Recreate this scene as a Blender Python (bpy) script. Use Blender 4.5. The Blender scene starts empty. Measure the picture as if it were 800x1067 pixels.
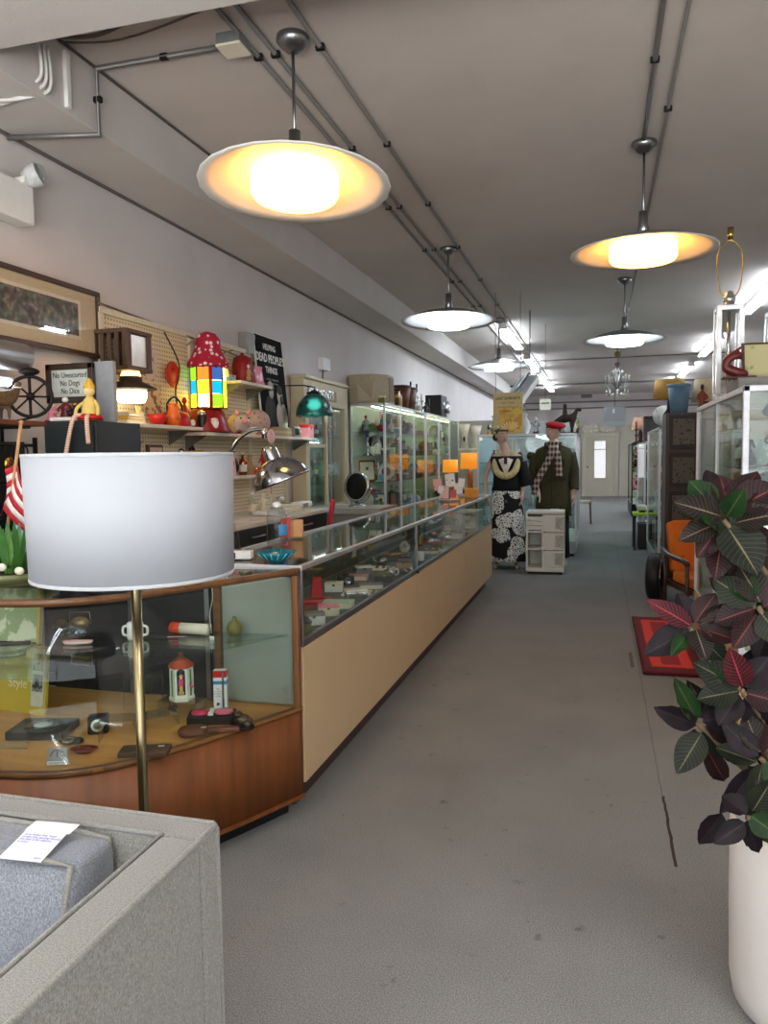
# a long second-hand shop: glass counter, display cases, dish pendants
DAY, PAVEMENT_FILL, EXPO, WARM_E, COOL_E, TUBE_E = 75, 1000, 1.15, 5.0, 6.0, 21.0
import bpy, bmesh, math, random
from mathutils import Vector, Matrix, Euler
PI = math.pi
scene = bpy.context.scene
COL = scene.collection
rnd = random.Random(11)
# ------------------------------------------------------------------ camera
F, CX, CY, EYE = 800.0, 400.0, 533.5, 1.40
_d = Vector((225.0, 60.5, -F)).normalized()
_roll = .013
_b = -(_d.x * -_roll + _d.y) / _d.z
_ez = Vector((-_roll, 1, _b)).normalized()
_ex = _d.cross(_ez)
ROT = Matrix((_ex, _d, _ez))            # world = ROT @ camera

def at(u, v, X=None, Y=None, Z=None):
    """the point of the room that a sight line meets on the plane X, Y or Z"""
    r = ROT @ Vector((u - CX, CY - v, -F))
    t = X / r.x if X is not None else Y / r.y if Y is not None else (Z - EYE) / r.z
    return Vector((r.x * t, r.y * t, EYE + r.z * t))

cam = bpy.data.cameras.new('camera'); cam_o = bpy.data.objects.new('camera', cam); COL.objects.link(cam_o)
cam.sensor_fit = 'HORIZONTAL'; cam.sensor_width = 36; cam.lens = 36 * F / 800
cam.clip_start = .02; cam.clip_end = 200
cam_o.matrix_world = Matrix.Translation((0, 0, EYE)) @ ROT.to_4x4()
scene.camera = cam_o

# ------------------------------------------------------------------ materials
def lin(c):
    return tuple(((x / 255) / 12.92 if x <= 10.3 else ((x / 255 + .055) / 1.055) ** 2.4) for x in c) + (1,)
MATS = {}
def mat(c, rough=.55, metal=0, var=.08, scale=30, bump=0, spec=.4, trans=0, emit=None, es=0, coat=0, alpha=1, name=None):
    """procedural surface: a base colour with a little noise"""
    key = (tuple(c), rough, metal, var, scale, bump, spec, trans, emit, es, coat, alpha)
    if key in MATS: return MATS[key]
    m = bpy.data.materials.new(name or 'surface_%d' % len(MATS)); m.use_nodes = True
    nt = m.node_tree; b = nt.nodes['Principled BSDF']
    b.inputs['Roughness'].default_value = rough; b.inputs['Metallic'].default_value = metal
    b.inputs['Specular IOR Level'].default_value = spec; b.inputs['Transmission Weight'].default_value = trans
    b.inputs['Coat Weight'].default_value = coat; b.inputs['Alpha'].default_value = alpha
    L = lin(c)
    tc = nt.nodes.new('ShaderNodeTexCoord'); n = nt.nodes.new('ShaderNodeTexNoise')
    n.inputs['Scale'].default_value = scale; n.inputs['Detail'].default_value = 4
    nt.links.new(tc.outputs['Object'], n.inputs['Vector'])
    r = nt.nodes.new('ShaderNodeValToRGB'); r.color_ramp.elements[0].position = .3; r.color_ramp.elements[1].position = .7
    r.color_ramp.elements[0].color = tuple(x * (1 - var) for x in L[:3]) + (1,)
    r.color_ramp.elements[1].color = tuple(min(1, x * (1 + var)) for x in L[:3]) + (1,)
    nt.links.new(n.outputs['Fac'], r.inputs['Fac']); nt.links.new(r.outputs['Color'], b.inputs['Base Color'])
    if bump:
        bp = nt.nodes.new('ShaderNodeBump'); bp.inputs['Strength'].default_value = bump; bp.inputs['Distance'].default_value = .004
        nt.links.new(n.outputs['Fac'], bp.inputs['Height']); nt.links.new(bp.outputs['Normal'], b.inputs['Normal'])
    if emit:
        b.inputs['Emission Color'].default_value = lin(emit); b.inputs['Emission Strength'].default_value = es
    MATS[key] = m; return m

def nodes_mat(name, fn):
    m = bpy.data.materials.new(name); m.use_nodes = True
    nt = m.node_tree; fn(nt, nt.nodes['Principled BSDF'], nt.nodes.new, nt.links.new)
    return m

def ramp(nt, stops):
    r = nt.nodes.new('ShaderNodeValToRGB'); e = r.color_ramp.elements
    while len(e) < len(stops): e.new(.5)
    for el, (p, c) in zip(e, stops): el.position = p; el.color = lin(c)
    return r

def glass_mat(tint=(252, 254, 253), refl=.6, name='sheet_glass'):
    """thin pane: lets light straight through, mirrors more at grazing angles"""
    key = ('glass', tint, refl)
    if key in MATS: return MATS[key]
    m = bpy.data.materials.new(name); m.use_nodes = True; nt = m.node_tree; nt.nodes.clear()
    o = nt.nodes.new('ShaderNodeOutputMaterial'); mx = nt.nodes.new('ShaderNodeMixShader')
    t = nt.nodes.new('ShaderNodeBsdfTransparent'); g = nt.nodes.new('ShaderNodeBsdfGlossy')
    t.inputs[0].default_value = lin(tint); g.inputs['Roughness'].default_value = .02
    lw = nt.nodes.new('ShaderNodeLayerWeight'); lw.inputs['Blend'].default_value = .5
    pw = nt.nodes.new('ShaderNodeMath'); pw.operation = 'POWER'; pw.inputs[1].default_value = 4
    ml = nt.nodes.new('ShaderNodeMath'); ml.operation = 'MULTIPLY_ADD'; ml.inputs[1].default_value = refl; ml.inputs[2].default_value = .035
    nt.links.new(lw.outputs['Facing'], pw.inputs[0]); nt.links.new(pw.outputs[0], ml.inputs[0]); nt.links.new(ml.outputs[0], mx.inputs[0])
    nt.links.new(t.outputs[0], mx.inputs[1]); nt.links.new(g.outputs[0], mx.inputs[2]); nt.links.new(mx.outputs[0], o.inputs[0])
    MATS[key] = m; return m

def wood(c1, c2, scale=6, rough=.35, axis='Z', coat=.2, name='wood'):
    key = ('wood', c1, c2, scale, rough, axis)
    if key in MATS: return MATS[key]
    def fn(nt, b, N, K):
        tc = N('ShaderNodeTexCoord'); mp = N('ShaderNodeMapping'); n = N('ShaderNodeTexNoise')
        s = [scale * 8] * 3; s['XYZ'.index(axis)] = scale * .6
        mp.inputs['Scale'].default_value = s; n.inputs['Scale'].default_value = 1; n.inputs['Detail'].default_value = 6
        K(tc.outputs['Object'], mp.inputs['Vector']); K(mp.outputs['Vector'], n.inputs['Vector'])
        r = ramp(nt, [(.3, c1), (.7, c2)]); K(n.outputs['Fac'], r.inputs['Fac']); K(r.outputs['Color'], b.inputs['Base Color'])
        b.inputs['Roughness'].default_value = rough; b.inputs['Coat Weight'].default_value = coat
    MATS[key] = nodes_mat(name, fn); return MATS[key]

def pattern(c1, c2, kind='voronoi', scale=40, rough=.6, thr=.4, name='pattern', extra=None):
    """two colours split by a cell or noise pattern: prints, florals, lace"""
    key = ('pat', c1, c2, kind, scale, rough, thr, extra)
    if key in MATS: return MATS[key]
    def fn(nt, b, N, K):
        tc = N('ShaderNodeTexCoord')
        if kind == 'voronoi':
            n = N('ShaderNodeTexVoronoi'); out = n.outputs['Distance']
        elif kind == 'wave':
            n = N('ShaderNodeTexWave'); out = n.outputs['Fac']; n.inputs['Distortion'].default_value = 2; n.bands_direction = extra or 'Z'
        elif kind == 'checker':
            n = N('ShaderNodeTexChecker'); out = n.outputs['Fac']
        else:
            n = N('ShaderNodeTexNoise'); out = n.outputs['Fac']; n.inputs['Detail'].default_value = 5
        n.inputs['Scale'].default_value = scale; K(tc.outputs['Object'], n.inputs['Vector'])
        r = ramp(nt, [(max(0, thr - .03), c1), (min(1, thr + .03), c2)]); K(out, r.inputs['Fac']); K(r.outputs['Color'], b.inputs['Base Color'])
        b.inputs['Roughness'].default_value = rough
    MATS[key] = nodes_mat(name, fn); return MATS[key]

def lamp_mat(c, s, body=(250, 245, 235), name='lit_diffuser'):
    return mat(body, .5, 0, .01, emit=c, es=s, name=name)

CHROME = mat((200, 202, 205), .12, 1, .02, name='chrome')
STEEL = mat((150, 152, 155), .3, 1, .05, name='brushed_steel')
ALU = mat((205, 205, 208), .38, .85, .04, name='aluminium')
BRASS = mat((180, 150, 80), .25, 1, .06, name='brass')
BLACK = mat((18, 18, 18), .45, 0, .1, name='black_paint')
IRON = mat((35, 33, 32), .55, .6, .1, name='dark_iron')
WHITE = mat((232, 230, 226), .5, 0, .03, name='white_paint')
CREAM = mat((228, 220, 200), .5, 0, .04, name='cream')
RED = mat((190, 30, 28), .35, 0, .06, name='red_glaze')
PINKM = mat((232, 150, 160), .5, 0, .06, name='pink')
GREY = mat((120, 122, 124), .5, 0, .05, name='grey_paint')
GLASS = glass_mat()
CASEGLASS = glass_mat((250, 254, 252), .7)
CLEAR = glass_mat((246, 250, 250), .9, 'clear_glass')

# ------------------------------------------------------------------ mesh builder
def frame_z(d):
    d = Vector(d).normalized(); return d.to_track_quat('Z', 'Y').to_matrix().to_4x4()
def T(x, y, z): return Matrix.Translation((x, y, z))
def RX(a): return Matrix.Rotation(a, 4, 'X')
def RY(a): return Matrix.Rotation(a, 4, 'Y')
def RZ(a): return Matrix.Rotation(a, 4, 'Z')

class MB:
    def __init__(s): s.bm = bmesh.new()
    def add(s, vs, fs, m=None, smooth=True):
        b = s.bm; vv = [b.verts.new((m @ Vector(v)) if m else v) for v in vs]
        for f in fs:
            try: fc = b.faces.new([vv[i] for i in f]); fc.smooth = smooth
            except ValueError: pass
        return s
    def box(s, c, d, m=None, bev=0, rz=0, seg=2):
        t = bmesh.new(); bmesh.ops.create_cube(t, size=1)
        bmesh.ops.scale(t, vec=d, verts=t.verts)
        if bev: bmesh.ops.bevel(t, geom=t.edges[:], offset=min(bev, min(d) * .49), segments=seg, profile=.6, affect='EDGES')
        M = T(*c) @ RZ(rz)
        if m: M = m @ M
        return s._merge(t, M, bool(bev) and seg > 2)
    def _merge(s, t, M, smooth):
        t.verts.index_update()
        vs = [v.co.copy() for v in t.verts]; fs = [[v.index for v in f.verts] for f in t.faces]
        t.free(); return s.add(vs, fs, M, smooth)
    def tube(s, pts, r, n=8, m=None, caps=True, closed=False):
        pts = [Vector(p) for p in pts]; k = len(pts); rs = r if isinstance(r, (list, tuple)) else [r] * k
        vs = []; prev = None
        for i, p in enumerate(pts):
            if closed: d = pts[(i + 1) % k] - pts[i - 1]
            else: d = pts[min(i + 1, k - 1)] - pts[max(i - 1, 0)]
            d.normalize()
            if prev is None:
                u = d.orthogonal().normalized()
            else:
                u = prev - d * prev.dot(d)
                u = u.normalized() if u.length > 1e-6 else d.orthogonal().normalized()
            prev = u; w = d.cross(u)
            for j in range(n):
                a = 2 * PI * j / n; vs.append(p + (u * math.cos(a) + w * math.sin(a)) * rs[i])
        fs = []
        for i in range(k if closed else k - 1):
            for j in range(n):
                a = i * n; b = ((i + 1) % k) * n
                fs.append((a + j, a + (j + 1) % n, b + (j + 1) % n, b + j))
        if caps and not closed:
            fs.append(tuple(range(n))[::-1]); fs.append(tuple((k - 1) * n + j for j in range(n)))
        return s.add(vs, fs, m)
    def cyl(s, p0, p1, r0, r1=None, n=16, m=None):
        return s.tube([p0, p1], [r0, r0 if r1 is None else r1], n, m)
    def lathe(s, prof, c=(0, 0, 0), n=24, m=None, a0=0, a1=2 * PI, sy=1):
        full = abs(a1 - a0 - 2 * PI) < 1e-4; k = n if full else n + 1
        vs = []; fs = []
        for (r, z) in prof:
            for j in range(k):
                a = a0 + (a1 - a0) * j / n
                vs.append((c[0] + max(r, 1e-4) * math.cos(a), c[1] + max(r, 1e-4) * math.sin(a) * sy, c[2] + z))
        for i in range(len(prof) - 1):
            for j in range(n):
                j2 = (j + 1) % k
                fs.append((i * k + j, i * k + j2, (i + 1) * k + j2, (i + 1) * k + j))
        return s.add(vs, fs, m)
    def ball(s, c, r, n=16, m=None, rot=None):
        rr = r if isinstance(r, (tuple, list)) else (r, r, r)
        t = bmesh.new(); bmesh.ops.create_uvsphere(t, u_segments=n, v_segments=max(6, n // 2 + 2), radius=1)
        bmesh.ops.scale(t, vec=rr, verts=t.verts)
        M = T(*c) @ (rot or Matrix.Identity(4))
        return s._merge(t, (m @ M) if m else M, True)
    def prism(s, pts, z0, z1, m=None, smooth=False):
        n = len(pts); vs = [(x, y, z0) for x, y in pts] + [(x, y, z1) for x, y in pts]
        fs = [tuple(range(n))[::-1], tuple(range(n, 2 * n))] + [(i, (i + 1) % n, n + (i + 1) % n, n + i) for i in range(n)]
        return s.add(vs, fs, m, smooth)
    def wallstrip(s, pts, z0, z1, th, m=None, smooth=True):
        """a curved upright sheet of thickness th along the plan polyline"""
        n = len(pts); off = []
        for i in range(n):
            a = Vector(pts[max(0, i - 1)]); b = Vector(pts[min(n - 1, i + 1)]); d = (b - a).normalized()
            off.append((pts[i][0] - d.y * th, pts[i][1] + d.x * th))
        vs = []
        for (p, q) in zip(pts, off):
            vs += [(p[0], p[1], z0), (p[0], p[1], z1), (q[0], q[1], z1), (q[0], q[1], z0)]
        fs = []
        for i in range(n - 1):
            for j in range(4): fs.append((4 * i + j, 4 * i + (j + 1) % 4, 4 * i + 4 + (j + 1) % 4, 4 * i + 4 + j))
        fs += [(0, 1, 2, 3), (4 * n - 1, 4 * n - 2, 4 * n - 3, 4 * n - 4)]
        return s.add(vs, fs, m, smooth)
    def grid(s, f, nu, nv, m=None, closeu=False):
        vs = [f(i / nu, j / nv) for i in range(nu + (0 if closeu else 1)) for j in range(nv + 1)]
        k = nu if closeu else nu + 1; fs = []
        for i in range(nu):
            for j in range(nv):
                a = i * (nv + 1) + j; b = ((i + 1) % k) * (nv + 1) + j
                fs.append((a, b, b + 1, a + 1))
        return s.add(vs, fs, m)
    def loft(s, rings, n=24, m=None, caps=True):
        """stacked ellipses: (cx, cy, z, rx, ry)"""
        vs = []; k = len(rings)
        for (x, y, z, rx, ry) in rings:
            for j in range(n):
                a = 2 * PI * j / n; vs.append((x + rx * math.cos(a), y + ry * math.sin(a), z))
        fs = [(i * n + j, i * n + (j + 1) % n, (i + 1) * n + (j + 1) % n, (i + 1) * n + j) for i in range(k - 1) for j in range(n)]
        if caps: fs += [tuple(range(n))[::-1], tuple((k - 1) * n + j for j in range(n))]
        return s.add(vs, fs, m)
    def build(s, name, material, parent=None, solid=0, sub=0, loc=None, rz=0):
        bmesh.ops.recalc_face_normals(s.bm, faces=s.bm.faces[:])
        me = bpy.data.meshes.new(name); s.bm.to_mesh(me); s.bm.free()
        if material: me.materials.append(material)
        o = bpy.data.objects.new(name, me); COL.objects.link(o)
        if parent: o.parent = parent
        if loc is not None: o.location = loc
        if rz: o.rotation_euler.z = rz
        if sub:
            d = o.modifiers.new('sub', 'SUBSURF'); d.levels = d.render_levels = sub
        if solid:
            d = o.modifiers.new('solid', 'SOLIDIFY'); d.thickness = solid; d.offset = 0
        return o

def tag(o, label, cat, group=None):
    o['label'] = label; o['category'] = cat
    if group: o['group'] = group
    return o
def thing(name, label, cat, loc=(0, 0, 0), rz=0, group=None, rot=None):
    o = bpy.data.objects.new(name, None); COL.objects.link(o); o.empty_display_size = .05
    o.location = loc; o.rotation_euler = rot if rot else (0, 0, rz)
    return tag(o, label, cat, group)
def struct(o): o['kind'] = 'structure'; return o
def copy_tree(o, parent=None):
    c = o.copy(); COL.objects.link(c)
    if parent: c.parent = parent
    for ch in list(o.children): copy_tree(ch, c)
    return c
FONT_SHEAR = 0
def text(s, size, m, parent, material, name='lettering', th=.0008, align='CENTER', sx=1, sp=1, bold=0):
    cu = bpy.data.curves.new('t', 'FONT'); cu.body = s; cu.size = size; cu.align_x = align; cu.align_y = 'CENTER'
    cu.extrude = th; cu.space_line = sp; cu.offset = bold; cu.resolution_u = 3
    t = bpy.data.objects.new('t', cu); COL.objects.link(t)
    dg = bpy.context.evaluated_depsgraph_get(); me = bpy.data.meshes.new_from_object(t.evaluated_get(dg))
    bpy.data.objects.remove(t); bpy.data.curves.remove(cu)
    me.transform(m @ Matrix.Diagonal((sx, 1, 1, 1))); me.materials.clear(); me.materials.append(material)
    o = bpy.data.objects.new(name, me); COL.objects.link(o); o.parent = parent
    return o
def spline(pts, n=6):
    """smooth curve through points"""
    P = [Vector(p) for p in pts]; out = []
    for i in range(len(P) - 1):
        a, b, c, d = P[max(i - 1, 0)], P[i], P[i + 1], P[min(i + 2, len(P) - 1)]
        for k in range(n):
            t = k / n
            out.append(.5 * ((2 * b) + (c - a) * t + (2 * a - 5 * b + 4 * c - d) * t * t + (3 * b - a - 3 * c + d) * t ** 3))
    out.append(P[-1]); return out
def skin(verts, edges, radii, root=0, sub=2, smooth=True):
    """grow one continuous body over a skeleton and return its mesh"""
    me = bpy.data.meshes.new('sk'); me.from_pydata([Vector(v) for v in verts], edges, []); o = bpy.data.objects.new('sk', me); COL.objects.link(o)
    md = o.modifiers.new('s', 'SKIN'); md.use_smooth_shade = True
    d = me.skin_vertices[0].data
    for i, r in enumerate(radii):
        d[i].radius = r if isinstance(r, tuple) else (r, r); d[i].use_root = (i == root)
    ss = o.modifiers.new('ss', 'SUBSURF'); ss.levels = ss.render_levels = sub
    dg = bpy.context.evaluated_depsgraph_get(); res = bpy.data.meshes.new_from_object(o.evaluated_get(dg))
    bpy.data.objects.remove(o); bpy.data.meshes.remove(me)
    return res
def link_mesh(me, name, material, parent):
    me.materials.clear(); me.materials.append(material)
    for p in me.polygons: p.use_smooth = True
    o = bpy.data.objects.new(name, me); COL.objects.link(o); o.parent = parent; return o
# ------------------------------------------------------------------ the setting
XL, XR, YF, YB, ZC = -2.9, 3.5, -2.2, 26.5, 3.37
def carpet(nt, b, N, K):
    tc = N('ShaderNodeTexCoord'); n = N('ShaderNodeTexNoise'); n.inputs['Scale'].default_value = 260; n.inputs['Detail'].default_value = 3
    n2 = N('ShaderNodeTexNoise'); n2.inputs['Scale'].default_value = 2.2; n2.inputs['Detail'].default_value = 6
    n3 = N('ShaderNodeTexNoise'); n3.inputs['Scale'].default_value = 14; n3.inputs['Detail'].default_value = 5
    for q in (n, n2, n3): K(tc.outputs['Object'], q.inputs['Vector'])
    r = ramp(nt, [(.3, (104, 105, 104)), (.5, (134, 134, 132)), (.72, (164, 163, 160))]); K(n.outputs['Fac'], r.inputs['Fac'])
    r2 = ramp(nt, [(.3, (243, 243, 244)), (.6, (255, 255, 255))]); K(n2.outputs['Fac'], r2.inputs['Fac'])
    r3 = ramp(nt, [(.66, (255, 255, 255)), (.74, (170, 168, 165))]); K(n3.outputs['Fac'], r3.inputs['Fac'])
    m1 = N('ShaderNodeMixRGB'); m1.blend_type = 'MULTIPLY'; m1.inputs[0].default_value = 1
    m2 = N('ShaderNodeMixRGB'); m2.blend_type = 'MULTIPLY'; m2.inputs[0].default_value = .6
    K(r.outputs[0], m1.inputs[1]); K(r2.outputs[0], m1.inputs[2]); K(m1.outputs[0], m2.inputs[1]); K(r3.outputs[0], m2.inputs[2])
    # seams and the worn tear in the aisle
    sx = N('ShaderNodeSeparateXYZ'); K(tc.outputs['Object'], sx.inputs[0])
    def math_(op, a, v=None):
        q = N('ShaderNodeMath'); q.operation = op
        if isinstance(a, (int, float)): q.inputs[0].default_value = a
        else: K(a, q.inputs[0])
        if v is not None:
            if isinstance(v, (int, float)): q.inputs[1].default_value = v
            else: K(v, q.inputs[1])
        return q.outputs[0]
    wob = math_('MULTIPLY', math_('SUBTRACT', n3.outputs['Fac'], .5), .014)
    x = math_('ADD', sx.outputs['X'], wob); y = sx.outputs['Y']
    def line(x0, w, y0, y1):
        a = math_('LESS_THAN', math_('ABSOLUTE', math_('SUBTRACT', x, x0)), w)
        c = math_('MULTIPLY', math_('GREATER_THAN', y, y0), math_('LESS_THAN', y, y1)); return math_('MULTIPLY', a, c)
    tear = math_('MAXIMUM', line(.258, .0055, 2.68, 3.24), math_('MULTIPLY', line(.255, .003, 3.24, 26), .35))
    tear = math_('MAXIMUM', tear, math_('MULTIPLY', line(.215, .012, 5.2, 5.6), .6))
    mx = N('ShaderNodeMixRGB'); mx.inputs[2].default_value = lin((66, 56, 48)); K(tear, mx.inputs[0]); K(m2.outputs[0], mx.inputs[1])
    K(mx.outputs[0], b.inputs['Base Color']); b.inputs['Roughness'].default_value = .95; b.inputs['Specular IOR Level'].default_value = .1
    bp = N('ShaderNodeBump'); bp.inputs['Strength'].default_value = .5; bp.inputs['Distance'].default_value = .004
    K(n.outputs['Fac'], bp.inputs['Height']); K(bp.outputs[0], b.inputs['Normal'])
CARPET = nodes_mat('carpet', carpet)
def plaster(c, sc=2.5):
    def fn(nt, b, N, K):
        tc = N('ShaderNodeTexCoord'); n = N('ShaderNodeTexNoise'); n.inputs['Scale'].default_value = sc; n.inputs['Detail'].default_value = 6
        g = N('ShaderNodeTexNoise'); g.inputs['Scale'].default_value = 120
        K(tc.outputs['Object'], n.inputs['Vector']); K(tc.outputs['Object'], g.inputs['Vector'])
        r = ramp(nt, [(.3, tuple(x * .965 for x in c)), (.7, c)]); K(n.outputs['Fac'], r.inputs['Fac']); K(r.outputs[0], b.inputs['Base Color'])
        b.inputs['Roughness'].default_value = .8; b.inputs['Specular IOR Level'].default_value = .2
        bp = N('ShaderNodeBump'); bp.inputs['Strength'].default_value = .25; bp.inputs['Distance'].default_value = .003
        K(g.outputs['Fac'], bp.inputs['Height']); K(bp.outputs[0], b.inputs['Normal'])
    return nodes_mat('plaster', fn)
WALLP = plaster((214, 207, 205)); CEILP = plaster((208, 198, 192)); SOFP = plaster((206, 200, 196)); BACKP = plaster((226, 216, 214)); BEIGE = plaster((206, 200, 184))

def slab(name, c, d, m): return struct(MB().box(c, d).build(name, m))
slab('floor', ((XL + XR) / 2, (YF + YB) / 2, -.05), (XR - XL, YB - YF, .1), CARPET)
slab('ceiling', ((XL + XR) / 2, (YF + YB) / 2, ZC + .05), (XR - XL + .2, YB - YF + .2, .1), CEILP)
slab('wall_left', (XL - .05, (YF + YB) / 2, ZC / 2), (.1, YB - YF, ZC), WALLP)
slab('wall_right', (XR + .05, (YF + YB) / 2, ZC / 2), (.1, YB - YF, ZC), WALLP)
slab('wall_back', ((XL + XR) / 2, YB + .05, ZC / 2), (XR - XL + .2, .1, ZC), BACKP)
# shop front behind the camera: wall around a wide display window
fw = MB()
fw.box((.3, YF - .05, .2), (6.4, .1, .4)); fw.box((.3, YF - .05, 3.13), (6.4, .1, .48))
fw.box((-2.75, YF - .05, 1.65), (.3, .1, 2.5)); fw.box((3.35, YF - .05, 1.65), (.3, .1, 2.5))
struct(fw.build('wall_front', WALLP))
wf = MB()
for x in (-2.58, -.55, 1.3, 3.18): wf.box((x, YF - .05, 1.645), (.05, .06, 2.49))
for z in (.42, 2.87): wf.box((.3, YF - .05, z), (5.8, .06, .05))
w1 = struct(wf.build('window_1', ALU)); MB().box((.3, YF - .05, 1.645), (5.72, .008, 2.4)).build('pane', GLASS, w1)
# soffit along the left wall and the header beam over the shop front
struct(MB().box((-2.675, (2.72 + YB) / 2, 3.21), (.45, YB - 2.72, .318), bev=.004).build('ceiling_soffit', SOFP))
struct(MB().box(((XL + XR) / 2, 1.9, 3.22), (XR - XL, 1.62, .3), bev=.004).build('ceiling_beam', SOFP))
struct(MB().box((XL + .012, (2.72 + YB) / 2, 3.045), (.02, YB - 2.72, .014)).build('trim_1', mat((110, 102, 98), .7)))
struct(MB().box((-2.446, (2.72 + 6) / 2, 3.362), (.012, 3.1, .012)).build('trim_2', mat((90, 84, 80), .7)))
# conduit rails along the far ceiling
struct(MB().tube([(XL, 22.0, 3.33), (XR, 22.0, 3.33)], .025).tube([(XL, 16.5, 3.352), (XR, 16.5, 3.352)], .012).build('trim_3', mat((95, 90, 86), .6)))
struct(MB().box((.3, YB - .12, 3.12), (6.2, .03, .05)).tube([(-2.8, YB - .05, 2.92), (3.4, YB - .05, 2.92)], .02).build('trim_4', mat((130, 124, 120), .5, .3)))
# far partition with the door
part = MB()
part.box((-2.0, YB - .08, 1.17), (2.7, .16, 2.34)); part.box((2.05, YB - .08, 1.17), (2.9, .16, 2.34))
part.box((0.0, YB - .08, 2.17), (1.25, .16, .34)); struct(part.build('wall_partition', BEIGE))
yd = YB - .17
jamb = MB()
for x in (-.52, .52): jamb.box((x, yd, 1.0), (.12, .06, 2.0), bev=.01)
jamb.box((0, yd, 2.03), (1.2, .08, .1), bev=.01); struct(jamb.build('trim_5', mat((214, 206, 186), .5)))
d1 = MB().box((-.32, yd + .03, .99), (.26, .05, 1.98)).box((.32, yd + .03, .99), (.26, .05, 1.98)).box((0, yd + .03, .3), (.4, .05, .6)).box((0, yd + .03, 1.9), (.4, .05, .16))
d1 = struct(d1.build('door_1', mat((205, 197, 178), .5)))
MB().box((0, yd + .03, 1.21), (.4, .012, 1.24)).build('pane', lamp_mat((235, 238, 246), .3, name='glowing_pane'), d1)  # pane glows by its own emission, standing in for the bright room behind
MB().ball((-.39, yd - .03, .98), .03).cyl((-.39, yd - .03, .98), (-.39, yd + .01, .98), .012).build('door_knob', BRASS, d1)
mm = MB()
for x in (-.19, .19): mm.box((x, yd + .01, 1.21), (.03, .05, 1.26))
for z in (.6, 1.55, 1.84): mm.box((0, yd + .01, z), (.4, .05, .03))
mm.build('door_muntin', mat((205, 197, 178), .5), d1)
# ------------------------------------------------------------------ light and view
w = bpy.data.worlds.new('sky'); scene.world = w; w.use_nodes = True
nt = w.node_tree; bg = nt.nodes['Background']; sk = nt.nodes.new('ShaderNodeTexSky'); sk.sky_type = 'PREETHAM'; sk.turbidity = 4
sk.sun_direction = (.3, .2, .93)
nt.links.new(sk.outputs[0], bg.inputs['Color']); bg.inputs['Strength'].default_value = .12
def area(name, loc, rot, sx, sy, power, c):
    l = bpy.data.lights.new(name, 'AREA'); l.shape = 'RECTANGLE'; l.size = sx; l.size_y = sy; l.energy = power; l.color = c
    o = bpy.data.objects.new(name, l); COL.objects.link(o); o.location = loc; o.rotation_euler = rot; return o
area('window_daylight', (.3, YF - .25, 1.7), (PI / 2, 0, 0), 5.6, 2.4, DAY, (.93, .96, 1.0))
area('added_pavement_fill', (.3, YF - 2.7, .05), (PI, 0, 0), 6.5, 5.0, PAVEMENT_FILL, (1.0, .96, .92))  # added fill lamp outside the window, lifts the ceiling like light off the ground
scene.view_settings.view_transform = 'Standard'; scene.view_settings.look = 'None'
scene.view_settings.exposure = EXPO; scene.view_settings.gamma = 1; scene.view_settings.use_curve_mapping = False
scene.cycles.use_denoising = True
scene.cycles.max_bounces = 12; scene.cycles.transparent_max_bounces = 40; scene.cycles.diffuse_bounces = 5; scene.cycles.glossy_bounces = 5
scene.cycles.sample_clamp_indirect = 6; scene.cycles.caustics_reflective = False; scene.cycles.caustics_refractive = False

# ------------------------------------------------------------------ pendant lamps
DISH = mat((225, 222, 215), .45, 0, .02, name='dish_enamel'); DISHTOP = mat((140, 140, 138), .35, .7, .04, name='dish_metal')
def pendant(label, x, y, warm, tilt=0):
    zr = 2.685
    t = thing('pendant_lamp', label, 'pendant lamp', (x, y, ZC), 0, 'dish pendant lamps hanging from the ceiling')
    MB().lathe([(0, 0), (.075, 0), (.078, -.025), (.06, -.045), (.03, -.07), (.0, -.07)]).build('canopy', STEEL, t)
    MB().cyl((0, 0, -.06), (0, 0, -.56), .008, n=10).build('stem', STEEL, t)
    MB().lathe([(0, -.43), (.028, -.43), (.03, -.51), (.05, -.6), (0, -.6)]).build('socket', STEEL, t)
    z0 = zr - ZC
    MB().lathe([(.03, z0 + .1), (.16, z0 + .09), (.3, z0 + .056), (.4, z0 + .018), (.452, z0 - .004), (.455, z0)]).build('dish', DISHTOP, t)
    MB().lathe([(.03, z0 + .091), (.16, z0 + .081), (.3, z0 + .047), (.4, z0 + .010), (.451, z0 - .008), (.455, z0 - .001)]).build('dish_lining', DISH, t)
    c, e, b = ((255, 178, 78), WARM_E, (255, 236, 190)) if warm else ((218, 234, 255), COOL_E, (245, 250, 255))
    pr = [(.15, z0 + .055), (.2, z0 + .05)]
    for k in range(4):
        a = z0 + .05 - k * .016; pr += [(.2, a - .002), (.21, a - .005), (.21, a - .012), (.2, a - .015)]
    pr += [(.208, z0 - .012), (.21, z0 - .035), (.196, z0 - .056), (.1, z0 - .068), (0, z0 - .07)]
    MB().lathe(pr, n=32).build('diffuser', lamp_mat(c, e, b, 'lit_glass_warm' if warm else 'lit_glass_cool'), t)
    if tilt:      # the dish hangs a little out of level
        for ch in t.children:
            if ch.name.split('.')[0] in ('dish', 'dish_lining', 'diffuser'): ch.matrix_local = T(0, 0, z0 + .1) @ RX(tilt) @ RZ(0) @ T(0, 0, -z0 - .1)
    return t
pendant('wide dish pendant with warm yellow light over the wood corner showcase end of the counter', -1.4, 3.5, 1, -.075)
pendant('white lit dish pendant hanging above the middle of the long glass counter', -1.4, 7.34, 0, -.035)
pendant('small-looking white lit dish pendant just above the yellow hanging poster', -1.42, 11.3, 0)
pendant('warm yellow lit dish pendant hanging over the open carpet aisle', .256, 5.29, 1)
pendant('cream lit dish pendant hanging over the aisle before the crystal chandelier', .256, 9.23, 0)
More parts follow.
